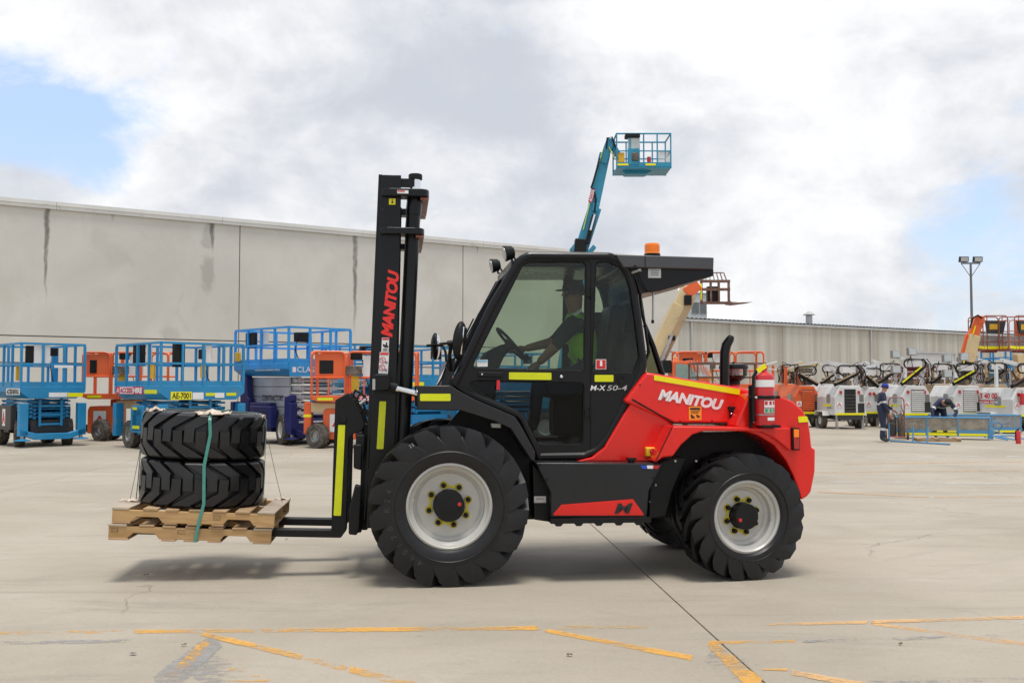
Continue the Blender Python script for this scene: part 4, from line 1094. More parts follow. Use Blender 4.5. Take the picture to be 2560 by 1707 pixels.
# ---- carriage and forks (tilted back with the mast) ------------------------------
shank_px = [(838, 1000), (870, 982), (886, 1000), (906, 1040), (912, 1062), (904, 1078), (884, 1084), (872, 1095), (868, 1200), (864, 1334), (850, 1345), (828, 1334), (832, 1180)]
YFK = .58; FW = .14
near_sh = FP(shank_px, YFK)
forkpos = []
fork_tip_px = 300
def fork(y, name='fork'):
    p = FP([(832, 1180), (838, 1000), (870, 982), (886, 1000), (906, 1040), (912, 1062), (904, 1078), (884, 1084), (872, 1095), (866, 1325), (852, 1344), (330, 1335), (300, 1322), (330, 1315), (600, 1322), (828, 1325.5)], YFK)
    return MB().prism(p, y, y + FW).build(name, M_blackm, fk, bevel=.006, fix=True)
fk1 = fork(YFK); fk2 = fork(1.28)
plate('reflective_tape', rounded(FP([(845.6, 1062), (863, 1062), (852.5, 1288.5), (834, 1288)], YFK), .008), YFK - .005, YFK - .001, M_lime, fk1)
pn = F(858, 1048, YFK); MB().lathe([(.001, -.012), (.03, -.012), (.034, -.006), (.034, 0)], (pn[0], YFK, pn[1]), 'y', 18).build('fork_pin', M_blackm, fk1)
cg = MB()
A1 = F(890, 1090, .5); A2 = F(918, 1130, .5)
cg.bx(A1[0], A2[0] - .02, .46, 1.54, F(890, 1140, .5)[1], F(890, 1086, .5)[1])
cg.bx(F(882, 1200, .5)[0], F(905, 1200, .5)[0], .46, 1.54, F(882, 1330, .5)[1], F(882, 1262, .5)[1])
cg.prism(FP([(884, 1110), (906, 1110), (904, 1175), (884, 1170)], .44), .42, .50)
cg.prism(FP([(872, 1275), (888, 1210), (905, 1215), (900, 1320), (892, 1336), (872, 1334)], .44), .40, .5)
cg.prism(FP([(884, 1110), (906, 1110), (904, 1175), (884, 1170)], .44), 1.5, 1.58)
cg.prism(FP([(905, 1060), (925, 1060), (918, 1330), (895, 1330)], .5), .62, .70)
cg.prism(FP([(905, 1060), (925, 1060), (918, 1330), (895, 1330)], .5), 1.3, 1.38)
cg.build('fork_carriage', M_blackm, fk, bevel=.012, fix=True)
hz = MB()
for k, (a, b, c, d) in enumerate((((886, 1005), (900, 985), (912, 990), (918, 1010)), ((890, 1010), (906, 1000), (915, 1030), (920, 1040)), ((880, 995), (888, 975), (905, 985), (916, 1000)), ((895, 1040), (912, 1020), (922, 1030), (926, 1060)))):
    hz.tube([F3(*a, .60 + k * .05), F3(*b, .62 + k * .05), F3(*c, .62 + k * .05), F3(*d, .60 + k * .05)], .011, 7)
hz.build('hydraulic_hose', M_blackm, fk)
hf = MB(); hf.cyl(F3(900, 1010, .58), F3(916, 998, .58), .016, n=8); hf.build('hose_fitting', M_steel, fk)

# ================================================================== LOAD ON THE FORKS
def FW_(p): return FO + FR @ Vector(p)
def wood_mat(name, base, dark, seed):
    m = bpy.data.materials.new(name); m.use_nodes = True
    t = NT(m.node_tree); b = t.n['Principled BSDF']
    tcn = t.node('ShaderNodeTexCoord'); co = tcn.outputs['Object']
    oi = t.node('ShaderNodeObjectInfo')
    off = t.vmath('ADD', co, t.vmath('MULTIPLY', oi.outputs['Location'], (3, 7, 5)))
    n1 = t.noise(t.scale(off, 3, 3, 40, (seed, 0, 0)), 1.0, 6, .6, 1.2); n2 = t.noise(off, 4, 5, .6)
    c = t.mix(t.ramp(n1, .35, .7), base, dark)
    c = t.mix(t.ramp(n2, .5, .75, 0, .5), c, tuple(k * .6 for k in base))
    br = t.math('ADD', .82, t.math('MULTIPLY', oi.outputs['Random'], .36))
    c = t.mix(1.0, (0, 0, 0), t.vmath('SCALE', c) if False else c)
    vm = t.node('ShaderNodeVectorMath', operation='SCALE'); t.put(vm.inputs[0], c); t.put(vm.inputs[3], br)
    t.put(b.inputs['Base Color'], vm.outputs[0]); b.inputs['Roughness'].default_value = .8; b.inputs['Specular IOR Level'].default_value = .25
    bn = t.node('ShaderNodeBump'); bn.inputs['Strength'].default_value = .4; bn.inputs['Distance'].default_value = .003
    t.put(bn.inputs['Height'], n1); t.l.new(bn.outputs[0], b.inputs['Normal'])
    return m
M_wood = wood_mat('pine_stringer', (.52, .335, .16), (.42, .25, .105), 1)
M_wood2 = wood_mat('pine_deckboard', (.45, .31, .18), (.33, .20, .10), 5)
M_wood3 = wood_mat('weathered_deckboard', (.52, .44, .35), (.38, .30, .22), 9)

def pallet(name, label, pl, pr, ypl, depth, yawx, top_bds, bot_bds):
    a = F(*pl, ypl); b = F(*pr, ypl)
    Lp = math.hypot(b[0] - a[0], b[1] - a[1]); tilt = math.atan2(a[1] - b[1], b[0] - a[0])
    HT = .128
    e = thing(name, label, 'pallet', tuple(FW_((a[0], ypl, a[1]))), 0, 'stacked wooden pallets')
    e.rotation_euler = (0, tilt, FY + yawx)
    # local: x along, y across, z=0 is the top of the deck
    def n_(x0, x1): return rounded([(x0, -HT + .014), (x0 + .035, -HT + .058), (x1 - .035, -HT + .058), (x1, -HT + .014)], [0, .02, .02, 0])
    st = [(.004, -HT + .014), (Lp * .115, -HT + .014)] + n_(Lp * .125, Lp * .31)[1:] + n_(Lp * .68, Lp * .87) + [(Lp - .004, -HT + .014), (Lp - .004, -.018), (.004, -.018)]
    for k in range(3):
        y0 = (depth - .04) * k / 2
        MB().prism(st, y0, y0 + .04).build('stringer', M_wood, e, False, bevel=.003, seg=1, fix=True)
    for i, (f0, f1) in enumerate(top_bds):
        o = MB().box((0, 0, 0), ((f1 - f0) * Lp, depth + .012, .018)).build('deck_board', M_wood3 if (i in (0, len(top_bds) - 1)) else M_wood2, e, False, bevel=.003, seg=1)
        o.location = ((f0 + f1) / 2 * Lp, depth / 2 + random.uniform(-.004, .004), -.0085); o.rotation_euler = (0, 0, random.uniform(-.008, .008))
    for (f0, f1) in bot_bds:
        o = MB().box((0, 0, 0), ((f1 - f0) * Lp, depth + .01, .014)).build('bottom_board', M_wood2, e, False, bevel=.003, seg=1)
        o.location = ((f0 + f1) / 2 * Lp, depth / 2 + random.uniform(-.004, .004), -HT + .007)
    return e, Lp, tilt
YP = .47
up, LU, tiltU = pallet('pallet', 'upper wooden pallet directly beneath the two stacked tyres', (280, 1267.5), (689, 1280.5), YP, 1.03, R(-.6),
                      [(0, .105), (.185, .275), (.325, .405), (.465, .55), (.615, .70), (.75, .84), (.892, 1)], [(0.005, .115), (.32, .40), (.46, .55), (.61, .685), (.885, .995)])
lw, LL, tiltL = pallet('pallet', 'lower wooden pallet with the black forks inside it', (271, 1308.5), (680, 1321.5), YP, 1.03, R(.3),
                      [(0, .115), (.185, .275), (.325, .405), (.465, .55), (.61, .70), (.755, .845), (.885, 1)], [(.005, .125), (.325, .41), (.46, .545), (.605, .69), (.885, .995)])
def stamp(par, x, z, w_, h):
    s = MB().bx(x, x + w_, -.0015, -.0005, z, z + .002); s.bx(x, x + w_, -.0015, -.0005, z + h, z + h + .002); s.bx(x, x + .002, -.0015, -.0005, z, z + h); s.bx(x + w_, x + w_ + .002, -.0015, -.0005, z, z + h + .002)
    for k in range(3): s.bx(x + .008 + k * .018, x + .012 + k * .018, -.0015, -.0005, z + .008, z + h - .008)
    s.build('ink_stamp', mat('stamp_ink', (.14, .09, .05), .8), par, False)
stamp(up, LU * .62, -.075, .055, .035); stamp(lw, LL * .02, -.07, .05, .035); stamp(lw, LL * .42, -.065, .06, .03)

# tyres --------------------------------------------------------------------
tc_l = F(350, 1130, YC)[0]; tc_r = F(656, 1130, YC)[0]; TR = (tc_r - tc_l) / 2
cxT = (tc_l + tc_r) / 2
Mt = Matrix.Rotation(FY, 3, 'Z') @ Matrix.Rotation(tiltU, 3, 'Y')
upo = Vector(up.location)
base = F(280, 1267.5, YP)
def in_pallet(x, y, h):      # forklift-local x,y and height above the upper deck -> world
    d = x - base[0]
    loc = Vector((d / math.cos(tiltU), y - YP, h))
    return upo + Mt @ loc
TW = .395
M_rubber2 = mat('new_tyre_rubber', (.012, .012, .0125), .38, 0, .3, 4, .06, 80, dirt=.06, dirtcol=(.05, .05, .05))
tm1 = tyre_mesh(TR, .27, TW, 17, lug=.045, diag=.62, block=True); tm2 = tyre_mesh(TR, .27, TW, 17, lug=.045, diag=-.62, block=True)
def lay(m, nm, label, h, flip, spin):
    e = m.build(nm, M_rubber2, None, ang=30)
    q = Mt @ Matrix.Rotation(R(-90 if not flip else 90), 3, 'X') @ Matrix.Rotation(spin, 3, 'Y')
    e.rotation_euler = q.to_euler(); e.location = in_pallet(cxT + (.006 if h < .3 else -.004), YC, h)
    return tag(e, label, 'tyre', 'loose tyres on the pallets')
t_lo = lay(tm1, 'tyre', 'lower loose tyre resting on the wooden pallet', TW / 2, False, 0.1)
t_up = lay(tm2, 'tyre', 'upper loose tyre stacked flat on top of the other tyre', TW * 1.5 + .004, False, 0.55)

# straps, twine, rags --------------------------------------------------------
def ribbon(pts, wdir, wd, th=.002):
    m = MB(); wdir = Vector(wdir).normalized(); n = len(pts); vs_ = []
    for i, p in enumerate(pts):
        a = Vector(pts[max(0, i - 1)]); b = Vector(pts[min(n - 1, i + 1)]); tg = (b - a).normalized(); nr = tg.cross(wdir).normalized()
        for s1, s2 in ((-1, -1), (1, -1), (1, 1), (-1, 1)): vs_.append(Vector(p) + wdir * wd / 2 * s1 + nr * th / 2 * s2)
    fs = []
    for i in range(n - 1):
        for j in range(4): fs.append((4 * i + j, 4 * i + (j + 1) % 4, 4 * i + 4 + (j + 1) % 4, 4 * i + 4 + j))
    fs += [(0, 3, 2, 1), tuple(4 * (n - 1) + k for k in range(4))]
    return m.add(vs_, fs)
yfr = YC - TR - .012
xt = F(518, 1022, yfr)[0]; xb = F(491.5, 1350, YP - .01)[0]
topz = lambda x, h: in_pallet(x, YC, h)
pts = []
ztop = TW * 2 + .012
for (x, y, h) in ((xb, YP - .012, -.262), (xb + .02, YP - .014, -.1), (xb + .05, yfr - .002, .05), (xt - .035, yfr - .004, .36), (xt, yfr - .004, .62), (xt - .012, yfr + .0, .74), (xt - .014, yfr + .05, ztop - .005), (xt - .014, yfr + .2, ztop + .004), (xt - .01, 2 * YC - yfr - .2, ztop + .004), (xt, 2 * YC - yfr - .04, ztop - .01), (xt, 2 * YC - yfr, .6), (xt - .03, 2 * YC - yfr, -.25)):
    pts.append(in_pallet(x, y, h))
M_strap = mat('green_strap', (.06, .26, .21), .4, 0, .1, 30)
sto = ribbon(pts, Mt @ Vector((1, 0, 0)), .026).build('strap', M_strap, None, fix=True); tag(sto, 'green plastic strap running down over the two stacked tyres', 'strap')
pts = [in_pallet(x, YC - .03, h) for (x, h) in ((cxT - TR - .02, -.02), (cxT - TR - .012, .2), (cxT - TR - .004, .74), (cxT - TR + .08, ztop), (cxT, ztop + .008), (cxT + TR - .08, ztop), (cxT + TR + .004, .74), (cxT + TR + .012, .2), (cxT + TR + .02, -.02))]
s2 = ribbon(pts, Mt @ Vector((0, 1, 0)), .026).build('strap', M_strap, None, fix=True); tag(s2, 'green strap running left to right across the upper tyre', 'strap')
M_wire = mat('grey_twine', (.2, .18, .15), .7)
for lab, a, b in (('thin loose twine hanging left of the stacked tyres', (350, 1125), (325, 1248)), ('thin loose twine hanging right of the stacked tyres', (672, 1108), (706, 1256))):
    p0 = FW_(F3(*a, YC)); p1 = FW_(F3(*b, YC + .1)); pt = [FW_(F3(a[0] + (8 if a[0] < 500 else -40), a[1] - 70, YC)), p0, p0.lerp(p1, .5) + Vector((0, 0, -.01)), p1]
    tag(MB().tube(pt, .0025, 5).build('twine', M_wire, None), lab, 'twine')
M_rag = mat('beige_rag', (.60, .50, .40), .9, 0, .25, 25, .2, 60)
def rag(label, c, sx_, sy_, sz_, seed, rz=0):
    random.seed(seed); n = 9; v = []; f = []
    ph = [random.uniform(0, 6.28) for _ in range(6)]
    for i in range(n):
        for j in range(n):
            u, w_ = i / (n - 1) - .5, j / (n - 1) - .5
            z = math.sin(u * 11 + ph[0]) * .25 + math.sin(w_ * 9 + ph[1]) * .2 + math.sin((u + w_) * 14 + ph[2]) * .2 + math.cos((u - w_) * 17 + ph[3]) * .15 + .45 - 1.1 * (u * u + w_ * w_)
            v.append((u * sx_ * (1 + .25 * math.sin(w_ * 12 + ph[4])), w_ * sy_ * (1 + .3 * math.sin(u * 10 + ph[5])), max(0, z) * sz_))
    for i in range(n - 1):
        for j in range(n - 1): f.append((i * n + j, (i + 1) * n + j, (i + 1) * n + j + 1, i * n + j + 1))
    o = MB().add(v, f).build('rag', M_rag, None); o.location = c; o.rotation_euler = (0, 0, rz)
    s = o.modifiers.new('thick', 'SOLIDIFY'); s.thickness = .004
    return tag(o, label, 'rag')
rag('crumpled beige rag under the strap on top of the upper tyre', in_pallet(F(516, 1015, yfr)[0], yfr + .10, ztop - .016), .24, .16, .045, 3)
rag('small beige rag at the left rim of the upper tyre', in_pallet(cxT - TR * .72, yfr + .30, ztop - .018), .13, .14, .045, 4, .4)
rag('small brown rag over the right rim of the upper tyre', in_pallet(cxT + TR * .86, YC - .08, ztop - .05), .13, .10, .055, 5, .9)
rag('beige rag on the left end of the upper pallet', in_pallet(F(330, 1255, YC)[0], YC - .1, .002), .14, .12, .03, 6, .2)
rag('beige rag at the right end of the upper pallet', in_pallet(F(706, 1250, 1.4)[0], 1.42, .002), .12, .10, .022, 8, .2)
random.seed(11)

# ================================================================== FIRE EXTINGUISHER ON THE FORKLIFT
EY = -.01
ec_ = F(1912.5, 1063, EY); et = F(1912.5, 932, EY); er = (F(1936, 1000, EY)[0] - F(1889.5, 1000, EY)[0]) / 2
ex_o = thing('fire_extinguisher', 'red fire extinguisher with yellow tag strapped to the rear fender of the forklift', 'extinguisher', tuple(FW_((ec_[0], EY, ec_[1]))), FY)
eh = et[1] - ec_[1]
M_ered = mat('extinguisher_red', (.55, .015, .02), .3, 0, .05, 5, coat=.3)
MB().lathe([(.001, 0), (er * .96, 0), (er, .012), (er, eh - .045), (er * .93, eh - .022), (er * .6, eh - .003), (er * .3, eh + .01), (er * .25, eh + .03)], (0, 0, 0), 'z', 36).build('cylinder', M_ered, ex_o)
def eband(z0, z1, m_, nm, a0=0, a1=360, dr=.0015):
    vs_ = []; fs = []; n = 36
    for k in range(n + 1):
        a = R(a0 + (a1 - a0) * k / n); vs_ += [((er + dr) * math.cos(a), (er + dr) * math.sin(a), z0), ((er + dr) * math.cos(a), (er + dr) * math.sin(a), z1)]
    for k in range(n): fs.append((2 * k, 2 * k + 2, 2 * k + 3, 2 * k + 1))
    return MB().add(vs_, fs).build(nm, m_, ex_o)
def ez(py): return F(1912.5, py, EY - .07)[1] - ec_[1]
eband(ez(967), ez(949.5), M_white, 'white_band'); eband(ez(1037.8), ez(1035), M_steel, 'seam_band')
lab_ = eband(ez(1018), ez(1001), M_white, 'instruction_label', 247, 325)
for k in range(3):
    eband(ez(1032), ez(1020), M_white, 'pictogram_label', 247 + k * 26, 270 + k * 26)
    eband(ez(1031), ez(1021), M_greenink, 'pictogram', 250 + k * 26, 267 + k * 26, .0025)
    eband(ez(1012), ez(1003), M_redink, 'pictogram', 250 + k * 26, 266 + k * 26, .0025)
eband(ez(1051), ez(1043), M_white, 'service_label', 265, 320)
vl = MB(); vl.cyl((0, 0, eh), (0, 0, eh + .05), .018, n=12); vl.box((0, 0, eh + .05), (.04, .03, .03)); vl.build('valve', M_steel, ex_o)
hl = MB(); hl.bar((-.01, 0, eh + .065), (.105, -.01, eh + .095), .018, .006); hl.bar((.0, 0, eh + .04), (.10, -.01, eh + .025), .018, .006); hl.build('lever', M_white, ex_o)
vr = MB(); vr.cyl((.0, -.022, eh + .045), (0, -.012, eh + .045), .022, n=14); vr.build('pressure_gauge', M_ered, ex_o)
tg_ = MB().box((0, 0, 0), (.092, .002, .042)).build('inspection_tag', M_yel, ex_o, bevel=.0005); tg_.location = (-.035, -.03, eh + .038); tg_.rotation_euler = (0, R(-32), R(8))
hsx = -er - .022
MB().tube([(-.02, 0, eh + .045), (-.06, -.005, eh + .03), (hsx + .004, -.01, eh - .03), (hsx, -.01, eh - .12), (hsx, -.01, .06), (hsx + .003, -.01, .03)], .013, 10).build('hose', M_blackm, ex_o)
MB().cyl((hsx + .002, -.01, .07), (hsx + .004, -.01, .025), .011, .008, 10).build('nozzle', M_steel, ex_o)
# its bracket belongs to the forklift
bk_ = MB(); bzz = ez(993) + ec_[1]
bk_.lathe([(er + .002, -.014), (er + .010, -.014), (er + .010, .014), (er + .002, .014)], (ec_[0], EY, bzz), 'z', 28, True)
bk_.bar((ec_[0] - er - .05, EY + .02, bzz), (ec_[0] + er + .055, EY + .02, bzz), .04, .026)
bk_.bx(ec_[0] - er - .04, ec_[0] - er - .008, EY + .04, EY + .06, ec_[1] - .02, bzz + .10)
bk_.box((ec_[0] + .03, EY, ec_[1] - .006), (er * 1.9, er * 2, .022))
bk_.build('extinguisher_bracket', M_blackm, fk, bevel=.003)
bl_ = F3(1891, 993, EY - .08); MB().cyl(bl_, bl_ + Vector((0, .02, 0)), .010, n=10).build('clamp_bolt', M_chrome, fk)

# ================================================================== PEOPLE
M_skin = mat('skin', (.42, .22, .15), .55, 0, .1, 12)
M_skind = mat('tanned_skin', (.30, .155, .10), .55, 0, .1, 12)
M_navy = mat('navy_workwear', (.020, .027, .060), .85, 0, .25, 9, .25, 30)
M_tee = mat('charcoal_tee', (.035, .037, .040), .9, 0, .2, 9)
M_vest = mat('lime_vest', (.30, .62, .02), .75, 0, .1, 9)
M_silver = mat('silver_reflective_band', (.62, .64, .64), .5, 0, .06)
M_boot = mat('work_boot', (.03, .028, .027), .6)
M_hair = mat('dark_hair', (.02, .014, .01), .7)
M_capb = mat('blue_cap', (.015, .03, .26), .8)
M_capk = mat('black_cap', (.013, .013, .015), .8)
M_eye = mat('eye', (.7, .7, .68), .3)
def body_mesh(name, J, E, mats, matfn, root, sub=2):
    names = list(J); idx = {k: i for i, k in enumerate(names)}
    me = bpy.data.meshes.new('tmp'); me.from_pydata([tuple(J[k][0]) for k in names], [(idx[a], idx[b]) for a, b in E], [])
    ob = bpy.data.objects.new('tmp', me); COL.objects.link(ob)
    sk = ob.modifiers.new('skin', 'SKIN'); sk.use_smooth_shade = True
    sv = me.skin_vertices[0].data
    for k in names:
        r_ = J[k][1]; sv[idx[k]].radius = (r_, r_) if not isinstance(r_, tuple) else r_
        sv[idx[k]].use_root = (k == root)
    ss = ob.modifiers.new('sub', 'SUBSURF'); ss.levels = sub; ss.render_levels = sub
    dg = bpy.context.evaluated_depsgraph_get()
    m2 = bpy.data.meshes.new_from_object(ob.evaluated_get(dg))
    bpy.data.objects.remove(ob); bpy.data.meshes.remove(me)
    m2.name = name
    segs = [(Vector(J[a][0]), Vector(J[b][0]), a, b) for a, b in E]
    m2.materials.clear()
    o = finish(m2, name, mats, None, True, 0, 2, 80)
    for p in m2.polygons:
        c = p.center; best = (1e9, None)
        for A, B, a, b in segs:
            d = B - A; t = max(0, min(1, (c - A).dot(d) / max(1e-9, d.length_squared))); q = (c - (A + d * t)).length
            r_ = (J[a][1] if not isinstance(J[a][1], tuple) else J[a][1][0])
            if q - r_ * .0 < best[0]: best = (q, (a, b, t))
        p.material_index = matfn(best[1], c)
    return o
def hand(parent, p, d, side, s=1.0, m_=None, nm='hand'):
    """palm and five bent fingers; d = direction of the fingers, side = thumb direction"""
    p, d, side = Vector(p), Vector(d).normalized(), Vector(side).normalized()
    side = (side - d * side.dot(d)).normalized(); n = d.cross(side)
    m = MB()
    m.tube([p - d * .03 * s, p, p + d * .05 * s, p + d * .085 * s], [.024 * s, .036 * s, .042 * s, .03 * s], 10)
    for k, ln in enumerate((.075, .085, .08, .062)):
        b = p + d * .08 * s + side * (.032 - k * .021) * s
        m.tube([b - d * .012, b + d * ln * .45 * s + n * .006 * s, b + d * ln * .8 * s + n * .022 * s, b + d * ln * .95 * s + n * .04 * s], [.0095 * s, .009 * s, .008 * s, .006 * s], 7)
    b = p + d * .02 * s + side * .034 * s
    m.tube([b - side * .012, b + side * .022 * s + d * .022 * s, b + side * .03 * s + d * .052 * s + n * .012 * s], [.012 * s, .011 * s, .007 * s], 7)
    return m.build(nm, m_ or M_skin, parent)
def head_bits(parent, c, fwd, r_, skin, cap=None, up_=(0, 0, 1), brim=True, hair=True):
    c, f, u = Vector(c), Vector(fwd).normalized(), Vector(up_).normalized(); u = (u - f * u.dot(f)).normalized(); l = u.cross(f)
    M3 = Matrix((f, l, u)).transposed()
    def add(mb, nm, m_):
        o = mb.build(nm, m_, parent); o.location = c; o.rotation_euler = M3.to_euler(); return o
    add(MB().prism([(r_ * .92, -r_ * .15), (r_ * 1.22, -r_ * .22), (r_ * .98, r_ * .2), (r_ * .9, r_ * .2)], -r_ * .1, r_ * .1), 'nose', skin)
    for s in (-1, 1):
        add(MB().sphere((-r_ * .05, s * r_ * .86, -r_ * .08), (r_ * .2, r_ * .1, r_ * .28), 8, 6), 'ear', skin)
        add(MB().sphere((r_ * .86, s * r_ * .33, r_ * .12), (r_ * .1, r_ * .14, r_ * .07), 8, 6), 'eye', M_eye)
    add(MB().box((r_ * .93, 0, -r_ * .5), (r_ * .08, r_ * .5, r_ * .07)), 'mouth', mat('lips', (.28, .10, .08), .5))
    if hair: add(MB().lathe([(r_ * 1.0, -.1 * r_), (r_ * 1.03, .25 * r_), (r_ * .8, .75 * r_), (.001, 1.0 * r_)], (-r_ * .12, 0, 0), 'z', 16), 'hair', M_hair)
    if cap:
        cp_ = MB().lathe([(r_ * 1.05, r_ * .30), (r_ * 1.07, r_ * .55), (r_ * .95, r_ * .98), (r_ * .6, r_ * 1.28), (.001, r_ * 1.36)], (-r_ * .03, 0, 0), 'z', 20)
        if brim:
            cp_.prism(rounded([(r_ * .7, -r_ * .75), (r_ * 1.55, -r_ * .6), (r_ * 1.75, 0), (r_ * 1.55, r_ * .6), (r_ * .7, r_ * .75)], r_ * .2), r_ * .30, r_ * .37, 'z')
        add(cp_, 'cap', cap)

# driver in the cab (coordinates of the forklift)
HC = F3(1432, 742, YC - .03)
J = {'pel': (F3(1462, 930, YC), .15), 'sp1': (F3(1462, 885, YC), .14), 'sp2': (F3(1453, 838, YC), .15), 'chest': (F3(1448, 805, YC), .145),
     'neck': (F3(1440, 778, YC - .02), .062), 'jaw': (F3(1434, 757, YC - .03), .085), 'crown': (F3(1434, 728, YC - .03), .095),
     'shN': (F3(1432, 808, YC - .19), .082), 'elN': (F3(1392, 862, YC - .25), .055), 'wrN': (F3(1344, 910, YC - .20), .034),
     'shF': (F3(1432, 805, YC + .19), .08), 'elF': (F3(1382, 855, YC + .24), .052), 'wrF': (F3(1310, 872, YC + .14), .034),
     'hipN': (F3(1452, 938, YC - .1), .10), 'knN': (F3(1345, 945, YC - .14), .07), 'anN': (F3(1335, 1065, YC - .14), .05), 'toN': (F3(1300, 1085, YC - .14), .04),
     'hipF': (F3(1452, 938, YC + .1), .10), 'knF': (F3(1345, 945, YC + .14), .07), 'anF': (F3(1335, 1060, YC + .14), .05), 'toF': (F3(1300, 1080, YC + .14), .04)}
E = [('pel', 'sp1'), ('sp1', 'sp2'), ('sp2', 'chest'), ('chest', 'neck'), ('neck', 'jaw'), ('jaw', 'crown'), ('chest', 'shN'), ('shN', 'elN'), ('elN', 'wrN'), ('chest', 'shF'), ('shF', 'elF'), ('elF', 'wrF'),
     ('pel', 'hipN'), ('hipN', 'knN'), ('knN', 'anN'), ('anN', 'toN'), ('pel', 'hipF'), ('hipF', 'knF'), ('knF', 'anF'), ('anF', 'toF')]
def dmat(b, c):
    a, b_, t = b
    if b_ in ('jaw', 'crown') or (b_ == 'neck' and t > .6): return 0
    if b_ in ('wrN', 'wrF'): return 0 if t > .05 else 1
    if b_ in ('elN', 'elF'): return 1
    if b_ in ('shN', 'shF'): return 1 if t > .75 else 2
    if b_ in ('knN', 'knF', 'anN', 'anF', 'hipN', 'hipF'): return 3
    if b_ in ('toN', 'toF'): return 4
    return 2
dr = body_mesh('person', J, E, [M_skind, M_tee, M_vest, M_navy, M_boot], dmat, 'pel')
dr.location = FO; dr.rotation_euler = (0, 0, FY)
tag(dr, 'driver in a lime vest, dark sleeves and cap seated in the forklift cab', 'person')
head_bits(dr, F3(1433, 735, YC - .03), (-1, -.25, -.02), .098, M_skind, M_capk)
d_ = (Vector(J['wrN'][0]) - Vector(J['elN'][0])); hand(dr, Vector(J['wrN'][0]) + d_.normalized() * .02, d_, (0, 1, .3), 1.0, M_skind)
d_ = (Vector(J['wrF'][0]) - Vector(J['elF'][0])); hand(dr, Vector(J['wrF'][0]) + d_.normalized() * .02, d_, (0, -1, .3), 1.0, M_skind)
for y_ in (-.11, .11):
    pass
vb = MB(); p0 = F3(1428, 795, YC - .12); 
vb.tube([F3(1452, 776, YC - .11), F3(1420, 800, YC - .125), F3(1414, 860, YC - .13)], .02, 6)
vb.build('vest_band', M_silver, dr)

def worker(name, label, loc, rz, J, E, cap, headfwd, headup, hands, bands):
    def mf(b, c):
        a, b_, t = b
        if b_ in ('jaw', 'crown') or (b_ == 'neck' and t > .7): return 0
        if b_.startswith('to'): return 2
        for (sa, sb, t0, t1) in bands:
            if a == sa and b_ == sb and t0 <= t <= t1: return 3
        return 1
    o = body_mesh(name, J, E, [M_skin, M_navy, M_boot, M_silver], mf, 'pel', 3)
    o.location = loc; o.rotation_euler = (0, 0, rz)
    tag(o, label, 'person')
    jc = (Vector(J['jaw'][0]) * .45 + Vector(J['crown'][0]) * .55)
    head_bits(o, jc, headfwd, .095, M_skin, cap, headup)
    for (a, b_, side) in hands:
        d = Vector(J[b_][0]) - Vector(J[a][0]); hand(o, Vector(J[b_][0]) + d.normalized() * .02, d, side)
    return o
E_W = [('pel', 'sp'), ('sp', 'chest'), ('chest', 'neck'), ('neck', 'jaw'), ('jaw', 'crown'), ('chest', 'shN'), ('shN', 'elN'), ('elN', 'wrN'), ('chest', 'shF'), ('shF', 'elF'), ('elF', 'wrF'),
       ('pel', 'hipN'), ('hipN', 'knN'), ('knN', 'anN'), ('anN', 'toN'), ('pel', 'hipF'), ('hipF', 'knF'), ('knF', 'anF'), ('anF', 'toF')]
def V(*a): return a
JW = {'pel': (V(0, 0, .90), (.13, .15)), 'sp': (V(-.02, 0, 1.08), (.125, .15)), 'chest': (V(-.02, 0, 1.30), (.12, .16)), 'neck': (V(.05, 0, 1.44), .058), 'jaw': (V(.10, 0, 1.52), .078), 'crown': (V(.095, 0, 1.60), .09),
      'shN': (V(0, -.19, 1.36), .075), 'elN': (V(.03, -.22, 1.07), .058), 'wrN': (V(.16, -.20, .83), .036), 'shF': (V(0, .19, 1.36), .075), 'elF': (V(.10, .22, 1.10), .058), 'wrF': (V(.34, .16, .93), .036),
      'hipN': (V(.0, -.09, .84), .105), 'knN': (V(.01, -.10, .48), .078), 'anN': (V(-.05, -.10, .10), .060), 'toN': (V(.14, -.11, .045), .045), 'hipF': (V(0, .09, .84), .105), 'knF': (V(.05, .10, .48), .078), 'anF': (V(.03, .10, .10), .060), 'toF': (V(.22, .11, .045), .045)}
wp_ = G(2206, 1105)
BANDS = [('sp', 'chest', .0, .16), ('shN', 'elN', .62, .8), ('shF', 'elF', .62, .8), ('knN', 'anN', .2, .36), ('knF', 'anF', .2, .36)]
worker('person', 'standing man in navy overalls and blue cap beside the blue cage', (wp_.x, wp_.y, 0), R(-8), JW, E_W, M_capb, (1, -.1, -.15), (0, 0, 1), [('elN', 'wrN', (1, .2, 0)), ('elF', 'wrF', (0, -1, .4))], BANDS)
# bending worker: leans towards the camera over the cage (local -y is towards the camera)
JB = {'pel': (V(.05, .25, .92), (.14, .15)), 'sp': (V(.04, .02, 1.04), (.13, .15)), 'chest': (V(.0, -.22, 1.06), (.13, .16)), 'neck': (V(-.02, -.38, 1.04), .06), 'jaw': (V(-.03, -.49, .99), .08), 'crown': (V(-.03, -.53, 1.05), .09),
      'shN': (V(-.22, -.22, 1.0), .078), 'elN': (V(-.40, -.32, .80), .058), 'wrN': (V(-.42, -.42, .60), .036), 'shF': (V(.20, -.22, 1.0), .078), 'elF': (V(.30, -.34, .76), .058), 'wrF': (V(.14, -.45, .62), .036),
      'hipN': (V(-.06, .24, .84), .105), 'knN': (V(-.10, .16, .48), .078), 'anN': (V(-.12, .22, .10), .06), 'toN': (V(-.14, .04, .045), .045), 'hipF': (V(.15, .24, .84), .105), 'knF': (V(.18, .16, .48), .078), 'anF': (V(.20, .22, .10), .06), 'toF': (V(.22, .04, .045), .045)}
bw = WD(2352, 966, 31.0); bw.z = 0
